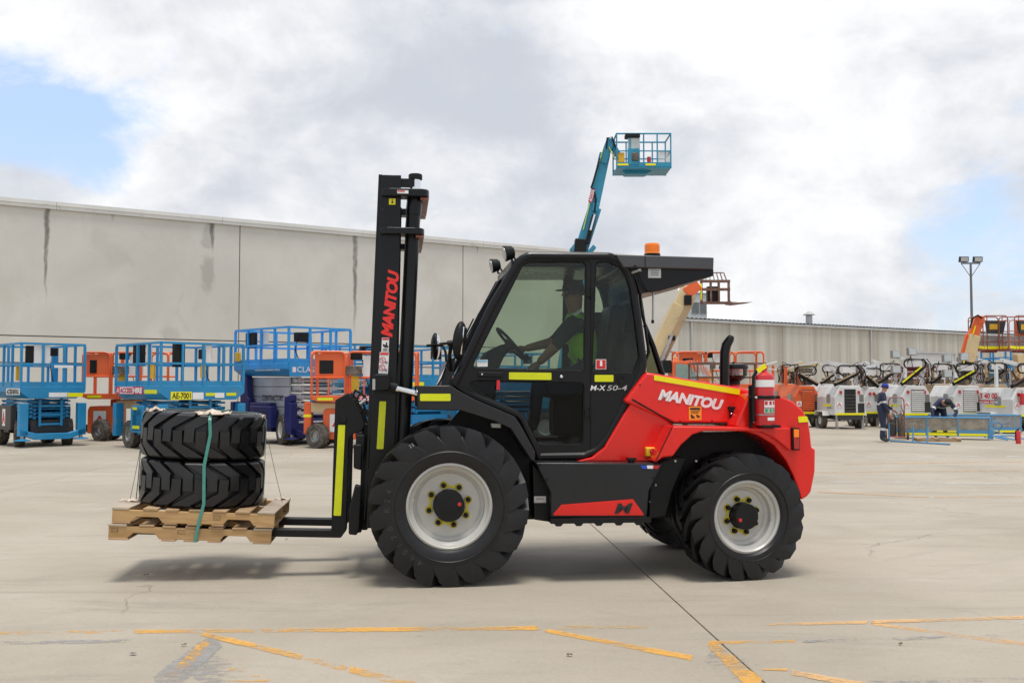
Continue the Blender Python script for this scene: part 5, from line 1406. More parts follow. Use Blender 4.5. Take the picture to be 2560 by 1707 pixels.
bwo = worker('person', 'man in navy overalls and black cap bending over the blue cage', tuple(bw), 0, JB, E_W, M_capk, (0, -.75, -.65), (0, -.65, .75), [('elN', 'wrN', (.5, -1, 0)), ('elF', 'wrF', (-.5, -1, 0))], [('pel', 'sp', .55, .8), ('shN', 'elN', .55, .75), ('shF', 'elF', .55, .75)])

bwo.scale = (1.07, 1.07, 1.07)

# ================================================================== BACKGROUND MACHINES
C_blue = (.018, .25, .50)
def paint(name, col, dirt=.18): return mat(name, col, .42, 0, .12, 1.2, .02, 60, dirt=dirt, dirtcol=(.22, .18, .13))
M_blue = paint('blue_machine_paint', (.016, .235, .47)); M_blue2 = paint('bright_blue_machine_paint', (.025, .29, .66), .06)
M_teal = paint('teal_machine_paint', (.02, .24, .38)); M_navyp = paint('navy_machine_paint', (.012, .018, .12), .08)
M_orange = paint('orange_machine_paint', (.70, .115, .025)); M_cream = paint('cream_machine_paint', (.60, .47, .26)); M_whitep = paint('white_machine_paint', (.66, .66, .64), .12)
M_whites = paint('pale_grey_machine_paint', (.55, .56, .58), .1); M_maroon = paint('maroon_machine_paint', (.28, .035, .05)); M_rust = paint('rusty_steel', (.13, .055, .035), .5)
M_dgrey = paint('charcoal_machine_paint', (.035, .036, .035), .1); M_grime = mat('grimy_machinery', (.10, .085, .07), .6, .2, .4, 5, dirt=.5, dirtcol=(.3, .2, .12))
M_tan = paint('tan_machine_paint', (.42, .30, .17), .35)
M_card = mat('document_sheet', (.70, .68, .66), .5, 0, .05); M_ytag = mat('yellow_pouch', (.62, .36, .02), .6, 0, .15, 6)
M_signred = mat('sign_crimson', (.50, .02, .07), .45)
TYR = {}
def small_wheel(parent, loc, rz, Rad, Rr, Wd, rimm, tyrem):
    """wheel with axis along local y"""
    key = (Rad, Rr, Wd)
    rm = MB(); h = Wd / 2
    rm.lathe([(Rr + .01, -h * .9), (Rr - .02, -h * .8), (Rr - .03, -h * .4), (.05, -h * .35), (.05, -h * .6), (.001, -h * .6)], (0, 0, 0), 'y', 24)
    rm.lathe([(Rr, h * .9), (.001, h * .4)], (0, 0, 0), 'y', 24)
    w_ = rm.build('wheel', rimm, parent); w_.location = loc; w_.rotation_euler = (0, 0, rz)
    if key not in TYR: TYR[key] = tyre_mesh(Rad, Rr, Wd, 18, lug=.02, diag=.7, wfrac=.6, seg=36).build('tyre', tyrem, w_, ang=30).data
    else:
        t = bpy.data.objects.new('tyre', TYR[key]); COL.objects.link(t); t.parent = w_
    return w_
def sign(parent, nm, o, right, up, w_, h, field, txt=None, tm=None, bold=.03, shear=0, pad=.12, thick=.004, split=None):
    """flat sign plate with lettering; o = lower-left corner"""
    o, right, up = Vector(o), Vector(right).normalized(), Vector(up).normalized(); nr = right.cross(up)
    def quad(x0, x1, z0, z1, lift):
        return [o + right * x + up * z + nr * lift for x, z in ((x0, z0), (x1, z0), (x1, z1), (x0, z1))]
    a = quad(0, w_, 0, h, 0); b = quad(0, w_, 0, h, thick)
    s_ = MB().add(a + b, [(3, 2, 1, 0), (4, 5, 6, 7), (0, 1, 5, 4), (1, 2, 6, 5), (2, 3, 7, 6), (3, 0, 4, 7)]).build(nm, field, parent, False)
    if split:
        f0, f1, mm = split; MB().add(quad(w_ * f0, w_ * f1, h * .06, h * .94, thick + .002), [(0, 1, 2, 3)]).build('sign_field', mm, s_, False)
    if txt: text_mesh('lettering', txt, tm or M_ink, s_, o + right * (w_ * pad / 2) + up * (h * pad) + nr * (thick + .004), right, up, width=w_ * (1 - pad), height=h * (1 - 2 * pad), bold=bold, shear=shear, thick=.002)
    return s_

def rails(par, x0, x1, y0, y1, z0, z1, m_, w_=.05, sp=1.0, zoff=(0, 0, 0, 0), sides='ELRF', mid=.52):
    """guard rails round a platform: each post and each rail is a part"""
    S = {'E': ((x0, y1), (x0, y0)), 'L': ((x0, y1), (x1, y1)), 'R': ((x0, y0), (x1, y0)), 'F': ((x1, y1), (x1, y0))}
    for k in sides:
        (ax, ay), (bx_, by) = S[k]; L = math.hypot(bx_ - ax, by - ay); n = max(2, round(L / sp))
        MB().bar((ax, ay, z1), (bx_, by, z1), w_, w_).build('top_rail', m_, par, False)
        MB().bar((ax, ay, z0 + (z1 - z0) * mid), (bx_, by, z0 + (z1 - z0) * mid), w_ * .8, w_).build('mid_rail', m_, par, False)
        MB().bar((ax, ay, z0 + .06), (bx_, by, z0 + .06), w_ * .5, .13).build('toe_board', m_, par, False)
        for i in range(n + 1):
            t = i / n
            if k in 'LRF' and (i == 0 or (k == 'F' and i == n)): continue
            x, y = ax + (bx_ - ax) * t, ay + (by - ay) * t
            MB().bx(x - w_ * .55, x + w_ * .55, y - w_ * .55, y + w_ * .55, z0, z1 - w_ * .55).build('post', m_, par, False)

def scissor_lift(label, cpx, D, a_deg, W, L, zd0, zd1, zr, body, chm, armm, nl=4, wheelR=.34, rimm=None, tyrem=None, ox=0.0, group='scissor lifts in front of the warehouse', detail=True, posts=True, sp=1.15, over=.25, deck_over=0.0, outrig=None):
    a = R(a_deg)
    c = WD(cpx, 966, D); c.z = 0
    ydir = Vector((-math.cos(a), -math.sin(a), 0)); xdir = Vector((-math.sin(a), math.cos(a), 0))
    root_p = c - ydir * W / 2
    t = thing('scissor_lift', label, 'scissor lift', tuple(root_p), math.pi / 2 + a, group)
    h = W / 2
    dm = MB()
    # deck: shallow tray with tapered underside
    dm.prism([(-h, zd1), (h, zd1), (h, zd0 + .18), (h - .25, zd0), (-h + .25, zd0), (-h, zd0 + .18)], 0, L, 'x')
    deck = dm.build('platform_deck', body, t, False, bevel=.008, seg=1, fix=True)
    if posts: rails(t, .03, L - .03, -h + .03, h - .03, zd1, zr, body, .055, sp)
    # chassis
    cx0, cx1 = over, L - over; ch_h = h - .10
    cm = MB(); cm.bx(cx0, cx1, -ch_h + .28, ch_h - .28, .32, .72); cm.bx(cx0 + .9, cx1 - .9, -ch_h + .02, ch_h - .02, .36, .95)
    cm.build('chassis', chm, t, False, bevel=.02, seg=1)
    rimm = rimm or M_steel; tyrem = tyrem or M_rubberold
    wx = (cx0 + .38, cx1 - .38)
    for x in wx:
        for s in (-1, 1):
            small_wheel(t, (x, s * (ch_h - .13), wheelR), (0 if s < 0 else math.pi) + (R(-16) if x == wx[0] else 0), wheelR, wheelR * .55, .26, rimm, tyrem)
    # end frame with outrigger posts and bumper
    om = outrig or chm
    for s in (-1, 1):
        MB().bx(cx1 + .12, cx1 + .30, s * ch_h - .11, s * ch_h + .11, .30, 1.16).build('outrigger_post', om, t, False, bevel=.01, seg=1)
        MB().bx(cx0 + .75, cx1 - .75, s * (ch_h - .02) - .12, s * (ch_h - .02) + .12, .45, 1.05).build('side_box', chm, t, False, bevel=.02, seg=1)
        MB().bx(cx0 - .30, cx0 - .12, s * (ch_h + .0) - .11, s * (ch_h) + .11, .30, 1.16).build('outrigger_post', om, t, False, bevel=.01, seg=1)
        MB().cyl((cx0 - .21, s * ch_h, .22), (cx0 - .21, s * ch_h, .31), .05, n=10).build('outrigger_leg', M_steel, t)
        MB().lathe([(.001, .03), (.08, .03), (.20, .0), (.20, -.02)], (cx0 - .21, s * ch_h, .20), 'z', 14).build('outrigger_pad', om, t)
    MB().prism([(-ch_h - .1, .34), (-ch_h + .3, .20), (ch_h - .3, .20), (ch_h + .1, .34), (ch_h + .1, .48), (ch_h - .35, .36), (-ch_h + .35, .36), (-ch_h - .1, .48)], cx0 - .30, cx0 - .14, 'x').build('bumper', om, t, False, bevel=.01, seg=1, fix=True)
    # folded scissor stack
    z0, z1 = .74, zd0 - .02; dz = (z1 - z0) / nl
    for k in range(nl):
        zc = z0 + (k + .5) * dz
        for s in (-1, 1):
            for off in (0, .09):
                y = s * (W * .22 + off)
                tl_ = .02 if (off == 0) else -.02
                MB().bar((cx0 + .02, y, zc - tl_), (cx1 - .1, y, zc + tl_), .07, dz * .72).build('scissor_arm', armm, t, False)
        for x in (cx0 + .06, (cx0 + cx1) / 2, cx1 - .2):
            MB().cyl((x, -W * .33, zc), (x, W * .33, zc), dz * .22, n=10).build('scissor_pin', armm, t)
    # ladder frame in the middle of the end
    if detail:
        for y in (-.28, .28): MB().bx(cx0 - .10, cx0 - .05, y - .03, y + .03, .55, zd0).build('ladder_stile', om, t, False)
        for z in (.6, .85, 1.08): MB().bx(cx0 - .10, cx0 - .05, -.25, .25, z - .025, z + .025).build('ladder_rung', om, t, False)
    return t, a, h

def cbox(t, x, y, z, d, m_=None, nm='control_box'):
    return MB().box((x, y, z), d).build(nm, m_ or M_blackm, t, bevel=.015, seg=1)
EXR, EXU = (0, -1, 0), (0, 0, 1)     # reading direction on the end face of a lift (seen from -x)
SDR = (-1, 0, 0)                     # reading direction on the left side (seen from +y)

# 1: blue lift at the left edge of the frame
t1, a1, h1 = scissor_lift('blue scissor lift cut off by the left edge of the photo', 50, 26.0, 45, 1.70, 2.7, 1.28, 1.60, 2.73, M_blue, M_dgrey, M_blue, nl=5, wheelR=.36, outrig=M_blue, sp=.6)
sign(t1, 'side_sign', (1.0, h1 + .004, 1.38), SDR, EXU, 1.0, .17, M_white, 'ACCESS RENTALS', M_ink)
sign(t1, 'label', (-.006, .12, 1.32), EXR, EXU, .5, .12, M_white); sign(t1, 'label', (-.006, -.35, 1.32), EXR, EXU, .42, .11, M_yel)
cbox(t1, .08, h1 - .25, 2.45, (.1, .2, .45), nm='document_box'); MB().box((.05, h1 - .55, 2.42), (.02, .42, .55)).build('document_sheet', M_card, t1)
cbox(t1, .9, -.2, 2.55, (.2, .4, .22)); MB().tube([(.9, -.2, 2.45), (.92, -.25, 2.1), (.9, -.3, 1.8), (.9, -.35, 1.6)], .012, 6).build('cable', M_blackm, t1)
MB().bx(1.2, 1.3, -.5, -.4, 1.6, 2.55).build('control_post', M_blue, t1, False)
sign(t1, 'label', (-.01, 0, 2.10), EXR, EXU, .5, .07, M_white)
MB().box((.35, h1 - .05, 1.95), (.03, .09, .38)).build('manual_pouch', M_ytag, t1, bevel=.01)
MB().bx(.6, 1.6, h1 - .14, h1 + .02, .45, 1.1).build('tray_cover', M_dgrey, t1, False, bevel=.02); sign(t1, 'sign', (1.2, h1 + .024, .55), SDR, EXU, .22, .45, M_white, 'A', M_redink)

# 2: blue lift with the number plate behind the tyres
t2, a2, h2 = scissor_lift('blue scissor lift with yellow number plate behind the stacked tyres', 400, 24.6, 45, 2.33, 2.65, 1.26, 1.62, 2.69, M_blue, M_blue, M_blue, nl=4, wheelR=.36, outrig=M_blue, sp=.62)
sign(t2, 'number_plate', (-.006, h2 - .28, 1.27), EXR, EXU, .56, .20, M_yel, 'AE-7001', M_ink, .02)
sign(t2, 'label', (-.006, h2 - .86, 1.28), EXR, EXU, .3, .17, M_white); sign(t2, 'label', (-.006, h2 - 1.48, 1.31), EXR, EXU, .26, .13, M_white)
for y0, w_ in ((h2 - 1.22, .26), (h2 - 1.80, .28)): sign(t2, 'reflective_tape', (-.006, y0, 1.36), EXR, EXU, w_, .08, M_lime)
s_ = sign(t2, 'hire_sign', (2.55, h2 + .004, 1.40), SDR, EXU, 1.62, .20, M_signred, None, None, split=(.16, .64, M_white))
text_mesh('lettering', 'ACCESS', M_signred, s_, (2.27, h2 + .014, 1.43), SDR, EXU, width=.74, height=.14, bold=.04, thick=.002); text_mesh('lettering', 'HIRE', M_white, s_, (1.47, h2 + .014, 1.43), SDR, EXU, width=.50, height=.14, bold=.04, thick=.002); text_mesh('lettering', 'A', M_white, s_, (2.50, h2 + .014, 1.43), SDR, EXU, width=.16, height=.14, bold=.01, shear=.2, thick=.002)
sign(t2, 'reflective_tape', (.85, h2 + .004, 1.42), SDR, EXU, .7, .10, M_lime)
cbox(t2, 1.5, h2 - .14, 2.42, (.55, .1, .56), nm='document_box'); MB().box((.85, h2 - .1, 2.4), (.3, .02, .6)).build('document_sheet', M_card, t2)
cbox(t2, .15, h2 - .55, 2.40, (.2, .26, .62)); cbox(t2, .8, -.45, 2.45, (.2, .30, .26)); MB().tube([(.8, -.45, 2.3), (.82, -.5, 2.0), (.8, -.55, 1.8), (.8, -.62, 1.7)], .012, 6).build('cable', M_blackm, t2)
MB().box((.5, h2 - .04, 2.0), (.22, .05, .4)).build('manual_pouch', M_ytag, t2, bevel=.01); MB().box((.04, .0, 2.0), (.04, .14, .36)).build('manual_pouch', M_ytag, t2, bevel=.01)
MB().box((.05, -.15, 2.45), (.02, .16, .5)).build('document_sheet', M_card, t2)
cab_ = MB().bx(.9, 1.55, h2 - .3, h2 - .0, .42, 1.12).build('side_cabinet', M_blue, t2, False, bevel=.02)
sign(t2, 'reflective_tape', (1.5, h2 + .006, .52), SDR, EXU, .4, .08, M_lime); sign(t2, 'reflective_tape', (1.5, h2 + .006, 1.0), SDR, EXU, .25, .07, M_lime)
sign(t2, 'number_plate', (.89, h2 - .05, .80), EXR, EXU, .2, .17, M_yel, 'AE-7001', M_ink); sign(t2, 'sign', (.89, h2 - .05, .5), EXR, EXU, .14, .28, M_signred, 'A', M_white)
sign(t2, 'hire_sign', (1.9, .62, 1.06), SDR, EXU, 1.3, .14, M_signred, 'ACCESS HIRE', M_white)

# 3: big blue and navy lift
t3, a3, h3 = scissor_lift('large bright blue scissor lift with white stack and navy chassis', 720, 27.0, 45, 2.1, 2.9, 1.90, 2.24, 3.22, M_blue2, M_navyp, M_whites, nl=5, wheelR=.41, rimm=M_whitep, outrig=M_navyp, sp=.75, detail=False, over=.15)
cl3 = sign(t3, 'fascia', (-.03, h3 - .02, 1.88), EXR, EXU, 2.1, .38, M_blue2)
text_mesh('lettering', 'CLASSIC', M_white, cl3, (-.04, h3 - .26, 1.99), EXR, EXU, width=.88, height=.15, bold=.0, thick=.002); MB().box((-.036, h3 - .17, 2.06), (.004, .11, .14)).build('logo_block', M_white, cl3)
text_mesh('lettering', 'www.classicmachinery.com.au', M_white, t3, (1.7, h3 + .006, 2.02), SDR, EXU, width=1.3, height=.07, thick=.002)
sd3 = MB().bx(.5, 2.7, h3 - .42, h3 - .36, .75, 1.86).build('stack_side_cover', M_whites, t3, False)
text_mesh('lettering', 'CONTRACTORS', M_ink, sd3, (1.9, h3 - .352, 1.2), SDR, EXU, width=1.1, height=.16, thick=.002)
for k in range(1, 4): MB().bx(.5, 2.7, h3 - .36, h3 - .352, .75 + k * .28, .765 + k * .28).build('cover_seam', M_ink, sd3, False)
MB().prism([(.0, .35), (.22, .35), (.22, 1.3), (-.1, 1.38), (-.1, 1.2), (.0, 1.1)], h3 - .22, h3 - .02, 'y').build('side_frame', M_navyp, t3, False, bevel=.02, fix=True)
MB().bx(1.15, 2.1, h3 - .36, h3 - .06, .42, 1.15).build('engine_cover', M_navyp, t3, False, bevel=.03); MB().prism([(2.2, .42), (2.7, .42), (2.7, 1.9), (2.35, 1.9), (2.3, 1.3), (2.2, 1.25)], h3 - .3, h3 - .1, 'y').build('side_frame', M_navyp, t3, False, bevel=.02, fix=True)
cbox(t3, 2.1, h3 - .1, 2.92, (.5, .1, .44), nm='document_box'); MB().box((1.3, h3 - .08, 2.92), (.3, .02, .4)).build('document_sheet', M_card, t3); cbox(t3, .5, .3, 2.98, (.2, .42, .26)); MB().bx(.45, .55, .0, .12, 2.24, 3.0).build('control_post', M_blue2, t3, False)
MB().tube([(.5, .45, 2.9), (.52, .5, 2.6), (.5, .42, 2.4), (.5, .3, 2.26)], .014, 6).build('cable', M_blackm, t3)
MB().box((2.6, h3 + .04, 2.45), (.3, .03, .26)).build('manual_pouch', M_ytag, t3, bevel=.01)
for x, s in ((.2, -1), (2.6, 1)): MB().cyl((x, -.6, .62), (x, .6, .62), .06, n=10).build('axle_bar', M_whites, t3)

# 4, 5: further blue lifts seen between the mast and the cab
t4, a4, h4 = scissor_lift('blue scissor lift half hidden behind the black mast', 885, 33, 32, 2.2, 4.0, 1.55, 1.9, 2.98, M_blue, M_blue, M_blue, nl=4, detail=False)
cbox(t4, .2, h4 - .5, 2.8, (.2, .4, .3)); sign(t4, 'side_sign', (-.02, h4 - .1, 1.62), EXR, EXU, .55, .2, M_white, 'RENTALS', M_ink); text_mesh('lettering', 'S4-40', M_white, t4, (-.02, h4 - 1.0, 1.68), EXR, EXU, width=.55, height=.14, thick=.002)
t5, a5, h5 = scissor_lift('blue scissor lift visible beneath the forklift mirror', 1010, 31, 34, 2.1, 4.0, 1.5, 1.85, 2.85, M_blue, M_blue, M_blue, nl=4, detail=False)
cbox(t5, .2, -.2, 2.6, (.2, .3, .26)); sign(t5, 'label', (-.01, h5 - .3, 1.6), EXR, EXU, .4, .14, M_yel)
t6, a6, h6 = scissor_lift('blue scissor lift seen only through the forklift cab windows', 1235, 33, 34, 2.3, 4.2, 1.45, 1.8, 2.72, M_blue, M_blue, M_blue, nl=4, detail=False)
cbox(t6, .2, -.3, 2.5, (.2, .3, .26))
t7, a7, h7 = scissor_lift('blue scissor lift behind the right hand cages and light towers', 2515, 46, 6, 2.2, 3.0, 2.3, 2.5, 3.35, M_blue, M_blue, M_blue, nl=4, detail=False, group='machines at the right')
t8, a8, h8 = scissor_lift('folded maroon scissor lift between two white light towers', 2297, 44, 20, 1.0, 2.2, 2.3, 2.42, 2.5, M_maroon, M_maroon, M_maroon, nl=5, detail=False, posts=False, group='machines at the right')

# orange mast lifts with long tubular baskets --------------------------------
def hoop(x0, x1, y, z0, z1, r_=.03, ax='x'):
    rr = .14
    pts = [(x0, z0), (x0, z1 - rr)] + [(x0 + rr - rr * math.cos(R(k * 22.5)), z1 - rr + rr * math.sin(R(k * 22.5))) for k in range(1, 4)] + [(x0 + rr, z1), (x1 - rr, z1)] + [(x1 - rr + rr * math.sin(R(k * 22.5)), z1 - rr + rr * math.cos(R(k * 22.5))) for k in range(1, 4)] + [(x1, z1 - rr), (x1, z0)]
    return MB().tube([(p, y, q) if ax == 'x' else (y, p, q) for p, q in pts], r_, 7)
def mast_lift(label, px, D, yaw, Lb, Wb, z0, z1, colx, bodyx, whx, panel=True, boxw=.36, group='orange access lifts'):
    p = WD(px, 966, D); p.z = 0
    t = thing('mast_lift', label, 'access lift', tuple(p), R(yaw), group)
    zm = z0 + (z1 - z0) * .48
    MB().prism([(0, z0 + .14), (Lb, z0 + .14), (Lb, z0 + .05), (Lb - .2, z0 - .02), (.2, z0 - .02), (0, z0 + .05)], 0, Wb, 'y').build('basket_floor', M_orange, t, False, bevel=.01, fix=True)
    n = max(2, round(Lb / .9)); ln = Lb / n
    for i in range(n):
        for y in (.02, Wb - .02): hoop(i * ln + .03, (i + 1) * ln - .03, y, z0 + .1, z1).build('guard_hoop', M_orange, t)
        for y in (.02, Wb - .02): MB().cyl((i * ln + .03, y, zm), ((i + 1) * ln - .03, y, zm), .025, n=7).build('mid_rail', M_orange, t)
        MB().cyl((i * ln + ln / 2, .02, z0 + .1), (i * ln + ln / 2, .02, zm), .022, n=7).build('post', M_orange, t)
    for x in (.02, Lb - .02): hoop(.05, Wb - .05, x, z0 + .1, z1, ax='y').build('guard_hoop', M_orange, t)
    if panel:
        MB().bx(.10, .90, .05, .09, zm + .02, z1 - .05).build('infill_panel', M_orange, t, False, bevel=.01); MB().bx(.22, .22 + boxw, .03, .048, zm + .1, z1 - .22).build('document_box', M_blackm, t, bevel=.03)
        cbox(t, 1.12, .0, zm + .18, (.4, .3, .24), M_grime); cbox(t, 1.15, .3, z1 - .1, (.3, .2, .2))
        MB().bx(1.05, 1.25, -.02, .0, zm - .35, zm + .05).build('manual_pouch', M_ytag, t, bevel=.005); MB().bx(1.35, 1.75, .06, .08, zm, z1 - .1).build('document_sheet', M_card, t)
    sign(t, 'reflective_tape', (.18, -.004, z0 + .02), (1, 0, 0), (0, 0, 1), .4, .07, M_lime); sign(t, 'sign', (1.1, -.004, z0), (1, 0, 0), (0, 0, 1), .7, .14, M_signred, 'ACCESS HIRE', M_white)
    MB().bx(colx - .10, colx + .10, .35, .75, .35, z0 - .03).build('mast_column', M_orange, t, False, bevel=.03); sign(t, 'reflective_tape', (colx - .1, .344, z0 - .42), (1, 0, 0), (0, 0, 1), .2, .07, M_yel)
    MB().prism([(bodyx, .22), (bodyx + .85, .22), (bodyx + .85, .95), (bodyx + .75, 1.02), (bodyx + .05, 1.02), (bodyx, .9)], .2, 1.1, 'y').build('power_pack', M_orange, t, False, bevel=.03, fix=True)
    s_ = sign(t, 'sign', (bodyx + .18, .194, .42), (1, 0, 0), (0, 0, 1), .36, .46, M_white, 'A', M_redink, pad=.3)
    MB().bx(bodyx - .1, bodyx + 1.9, .3, 1.0, .25, .48).build('chassis', M_dgrey, t, False, bevel=.02)
    MB().bx(colx + .1, colx + .8, .25, .95, z0 - .3, z0 - .04).build('counterweight', M_cream, t, False, bevel=.03)
    for x in (whx, whx + 1.5):
        for y, rz in ((.12, R(-35)), (1.15, math.pi - R(35))): small_wheel(t, (x, y, .32), rz, .32, .17, .24, M_steel, M_rubberold)
    MB().tube([(1.3, .3, z1 - .2), (1.4, .2, zm), (1.5, .3, z0 + .3), (1.9, .3, z0 + .2)], .012, 6).build('cable', M_blackm, t)
    return t
mast_lift('orange tubular basket lift between the two left blue scissor lifts', 203, 29.2, 4, 2.5, 1.1, 1.25, 2.60, .82, .12, .55, boxw=.2)
mast_lift('orange tubular basket lift just left of the black mast', 776, 25.8, 3, 2.75, 1.15, 1.22, 2.50, -.12, .3, .18)
mast_lift('orange tubular basket lift behind the forklift exhaust', 1692, 34.5, 0, 3.05, 1.1, 1.55, 2.80, .3, .6, .7)

# teal boom lift raised above the cab -------------------------------------------
DB = 30.0
bb = WD(1452, 966, DB); bb.z = 0
bl = thing('boom_lift', 'teal boom lift with basket raised high above the forklift cab', 'boom lift', tuple(bb), 0)
def BP(px, py, y=0.0):
    q = WD(px, py, DB + y); return Vector((q.x - bb.x, y, q.z))
def beam(par, nm, a, b, wa, m_, dep=.3): return MB().bar(a, b, dep, wa, up=(0, 0, 1)).build(nm, m_, par, False, bevel=.015, seg=1)
beam(bl, 'boom_section', BP(1448, 640), BP(1487, 520), .40, M_teal); beam(bl, 'boom_section', BP(1478, 545), BP(1512, 385), .33, M_teal, .26)
beam(bl, 'boom_section', BP(1440, 720), BP(1452, 600), .5, M_blackm, .36)
beam(bl, 'boom_head', BP(1505, 410), BP(1527, 350), .26, M_teal, .34); beam(bl, 'jib', BP(1523, 350), BP(1552, 400), .17, M_teal, .2)
beam(bl, 'lift_cylinder', BP(1466, 612), BP(1484, 540), .13, M_blackm, .12).location.y = -.22
beam(bl, 'cylinder_rod', BP(1474, 580), BP(1485, 540), .06, M_chrome, .06).location.y = -.3
beam(bl, 'knuckle', BP(1434, 612), BP(1450, 625), .4, M_teal, .45); beam(bl, 'knuckle', BP(1472, 625), BP(1480, 632), .36, M_teal, .45); beam(bl, 'knuckle', BP(1480, 520), BP(1495, 522), .26, M_teal, .4)
MB().bar(BP(1481, 465, -.2), BP(1508, 372, -.2), .02, .05, up=(0, 1, 0)).build('reflective_tape', M_lime, bl, False); MB().bar(BP(1458, 575, -.2), BP(1474, 508, -.2), .02, .05, up=(0, 1, 0)).build('reflective_tape', M_lime, bl, False)
d_ = (BP(1486, 472) - BP(1478, 505)).normalized()
sg = sign(bl, 'sign', BP(1480, 507, -.22), d_, Vector((-d_.z, 0, d_.x)), .42, .12, M_signred, 'ACCESS', M_white)
MB().tube([BP(1500, 395, -.2), BP(1484, 452, -.25), BP(1478, 470, -.25), BP(1484, 472, -.2), BP(1490, 500, -.2), BP(1486, 530, -.2)], .03, 6).build('hose', M_blackm, bl)
MB().tube([BP(1516, 372, -.18), BP(1518, 345, -.2), BP(1530, 343, -.2), BP(1540, 372, -.2)], .025, 6).build('hose', M_blackm, bl)
MB().bar(BP(1522, 368, -.2), BP(1538, 400, -.2), .02, .05, up=(0, 1, 0)).build('reflective_tape', M_lime, bl, False)
# basket
b0 = BP(1537, 426); b1 = BP(1670, 426); zb0 = BP(1600, 431).z; zb1 = BP(1600, 346).z
xl, xr = b0.x, b1.x; yb0, yb1 = -.55, .5
bs_ = part_empty('basket', bl) if False else None
MB().prism([(xl, zb0), (xr, zb0), (xr, zb0 + .06), (xl, zb0 + .06)], yb0, yb1).build('basket_floor', M_teal, bl, False, fix=True)
for y in (yb0, yb1):
    MB().cyl((xl, y, zb1), (xr, y, zb1), .025, n=7).build('top_rail', M_teal, bl); MB().cyl((xl, y, (zb0 + zb1) / 2), (xr, y, (zb0 + zb1) / 2), .02, n=7).build('mid_rail', M_teal, bl); MB().bx(xl, xr, y - .01, y + .01, zb0 + .05, zb0 + .18).build('toe_board', M_teal, bl, False)
    for k in range(5):
        x = xl + (xr - xl) * k / 4; MB().cyl((x, y, zb0), (x, y, zb1), .022, n=7).build('post', M_teal, bl)
for x in (xl, xr):
    MB().cyl((x, yb0, zb1), (x, yb1, zb1), .025, n=7).build('top_rail', M_teal, bl); MB().cyl((x, yb0, (zb0 + zb1) / 2), (x, yb1, (zb0 + zb1) / 2), .02, n=7).build('mid_rail', M_teal, bl)
cbox(bl, xl + .52, yb0 + .05, zb1 - .30, (.36, .08, .36), mat('pale_panel', (.5, .55, .55), .4), 'control_panel'); cbox(bl, xl + .5, yb0 + .02, zb0 + .35, (.34, .1, .5), M_teal, 'control_box'); cbox(bl, xl + .55, yb0 - .04, zb0 + .34, (.2, .05, .24), M_grime, 'panel_box'); cbox(bl, xl + .48, yb0 + .1, zb1 - .06, (.44, .3, .12), M_blackm, 'control_console')
cbox(bl, xl + .14, yb0 + .06, zb0 + .33, (.2, .1, .3), M_ytag, 'manual_pouch'); MB().cyl((xl + .98, yb0 + .1, zb0 + .07), (xl + .98, yb0 + .1, zb0 + .36), .06, n=10).build('extinguisher_bottle', M_ered, bl)
sign(bl, 'reflective_tape', (xl + .02, yb0 - .02, zb0 + .08), (1, 0, 0), (0, 0, 1), .34, .06, M_yel); sign(bl, 'reflective_tape', (xl + .86, yb0 - .02, zb0 + .08), (1, 0, 0), (0, 0, 1), .3, .06, M_yel)
MB().bx(xr - .40, xr - .02, yb0 + .012, yb0 + .02, zb0 + .18, (zb0 + zb1) / 2).build('mesh_infill', mesh_panel('basket_mesh', (.5, .55, .55), .45), bl, False)
MB().prism([(xl + .2, zb0), (xr - .5, zb0), (xr - .7, zb0 - .1), (xl + .3, zb0 - .1)], -.2, .2).build('basket_support', M_teal, bl, False, fix=True); beam(bl, 'jib_link', BP(1552, 400), BP(1560, 428), .12, M_grime, .12)
MB().bx(-1.6, 1.6, -.9, .9, .45, .85).build('chassis', M_dgrey, bl, False, bevel=.05); MB().bx(-1.3, 1.0, -.8, .8, .9, 1.7).build('turntable', M_teal, bl, False, bevel=.08); beam(bl, 'lower_boom', Vector((-.6, 0, 1.5)), BP(1446, 690), .5, M_teal, .4)
for x in (-1.1, 1.1):
    for y, rz in ((-.85, 0), (.85, math.pi)): small_wheel(bl, (x, y, .42), rz, .42, .22, .3, M_steel, M_rubberold)

# telehandler ---------------------------------------------------------------------
DT = 30.0
tp = WD(1640, 966, DT); tp.z = 0
th = thing('telehandler', 'telehandler with raised cream boom, fork carriage and orange barred cab behind the forklift', 'telehandler', tuple(tp), 0)
def TP(px, py, y=0.0):
    q = WD(px, py, DT + y); return Vector((q.x - tp.x, y, q.z))
beam(th, 'boom_section', TP(1618, 935), TP(1700, 765), .52, M_cream, .45); beam(th, 'boom_section', TP(1665, 840), TP(1722, 722), .46, M_cream, .38)
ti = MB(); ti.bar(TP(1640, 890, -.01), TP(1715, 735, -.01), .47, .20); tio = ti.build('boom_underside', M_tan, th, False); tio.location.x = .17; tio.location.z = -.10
beam(th, 'boom_head', TP(1712, 735), TP(1745, 712), .34, M_orange, .42); beam(th, 'lift_cylinder', TP(1648, 910), TP(1676, 838), .09, M_steel, .1).location.y = -.3
cbox(th, TP(1716, 752).x, -.25, TP(1716, 752).z, (.22, .1, .3), M_blackm, 'hose_guard'); cbox(th, TP(1676, 846).x, -.25, TP(1676, 846).z, (.2, .16, .14), M_blackm, 'pivot')
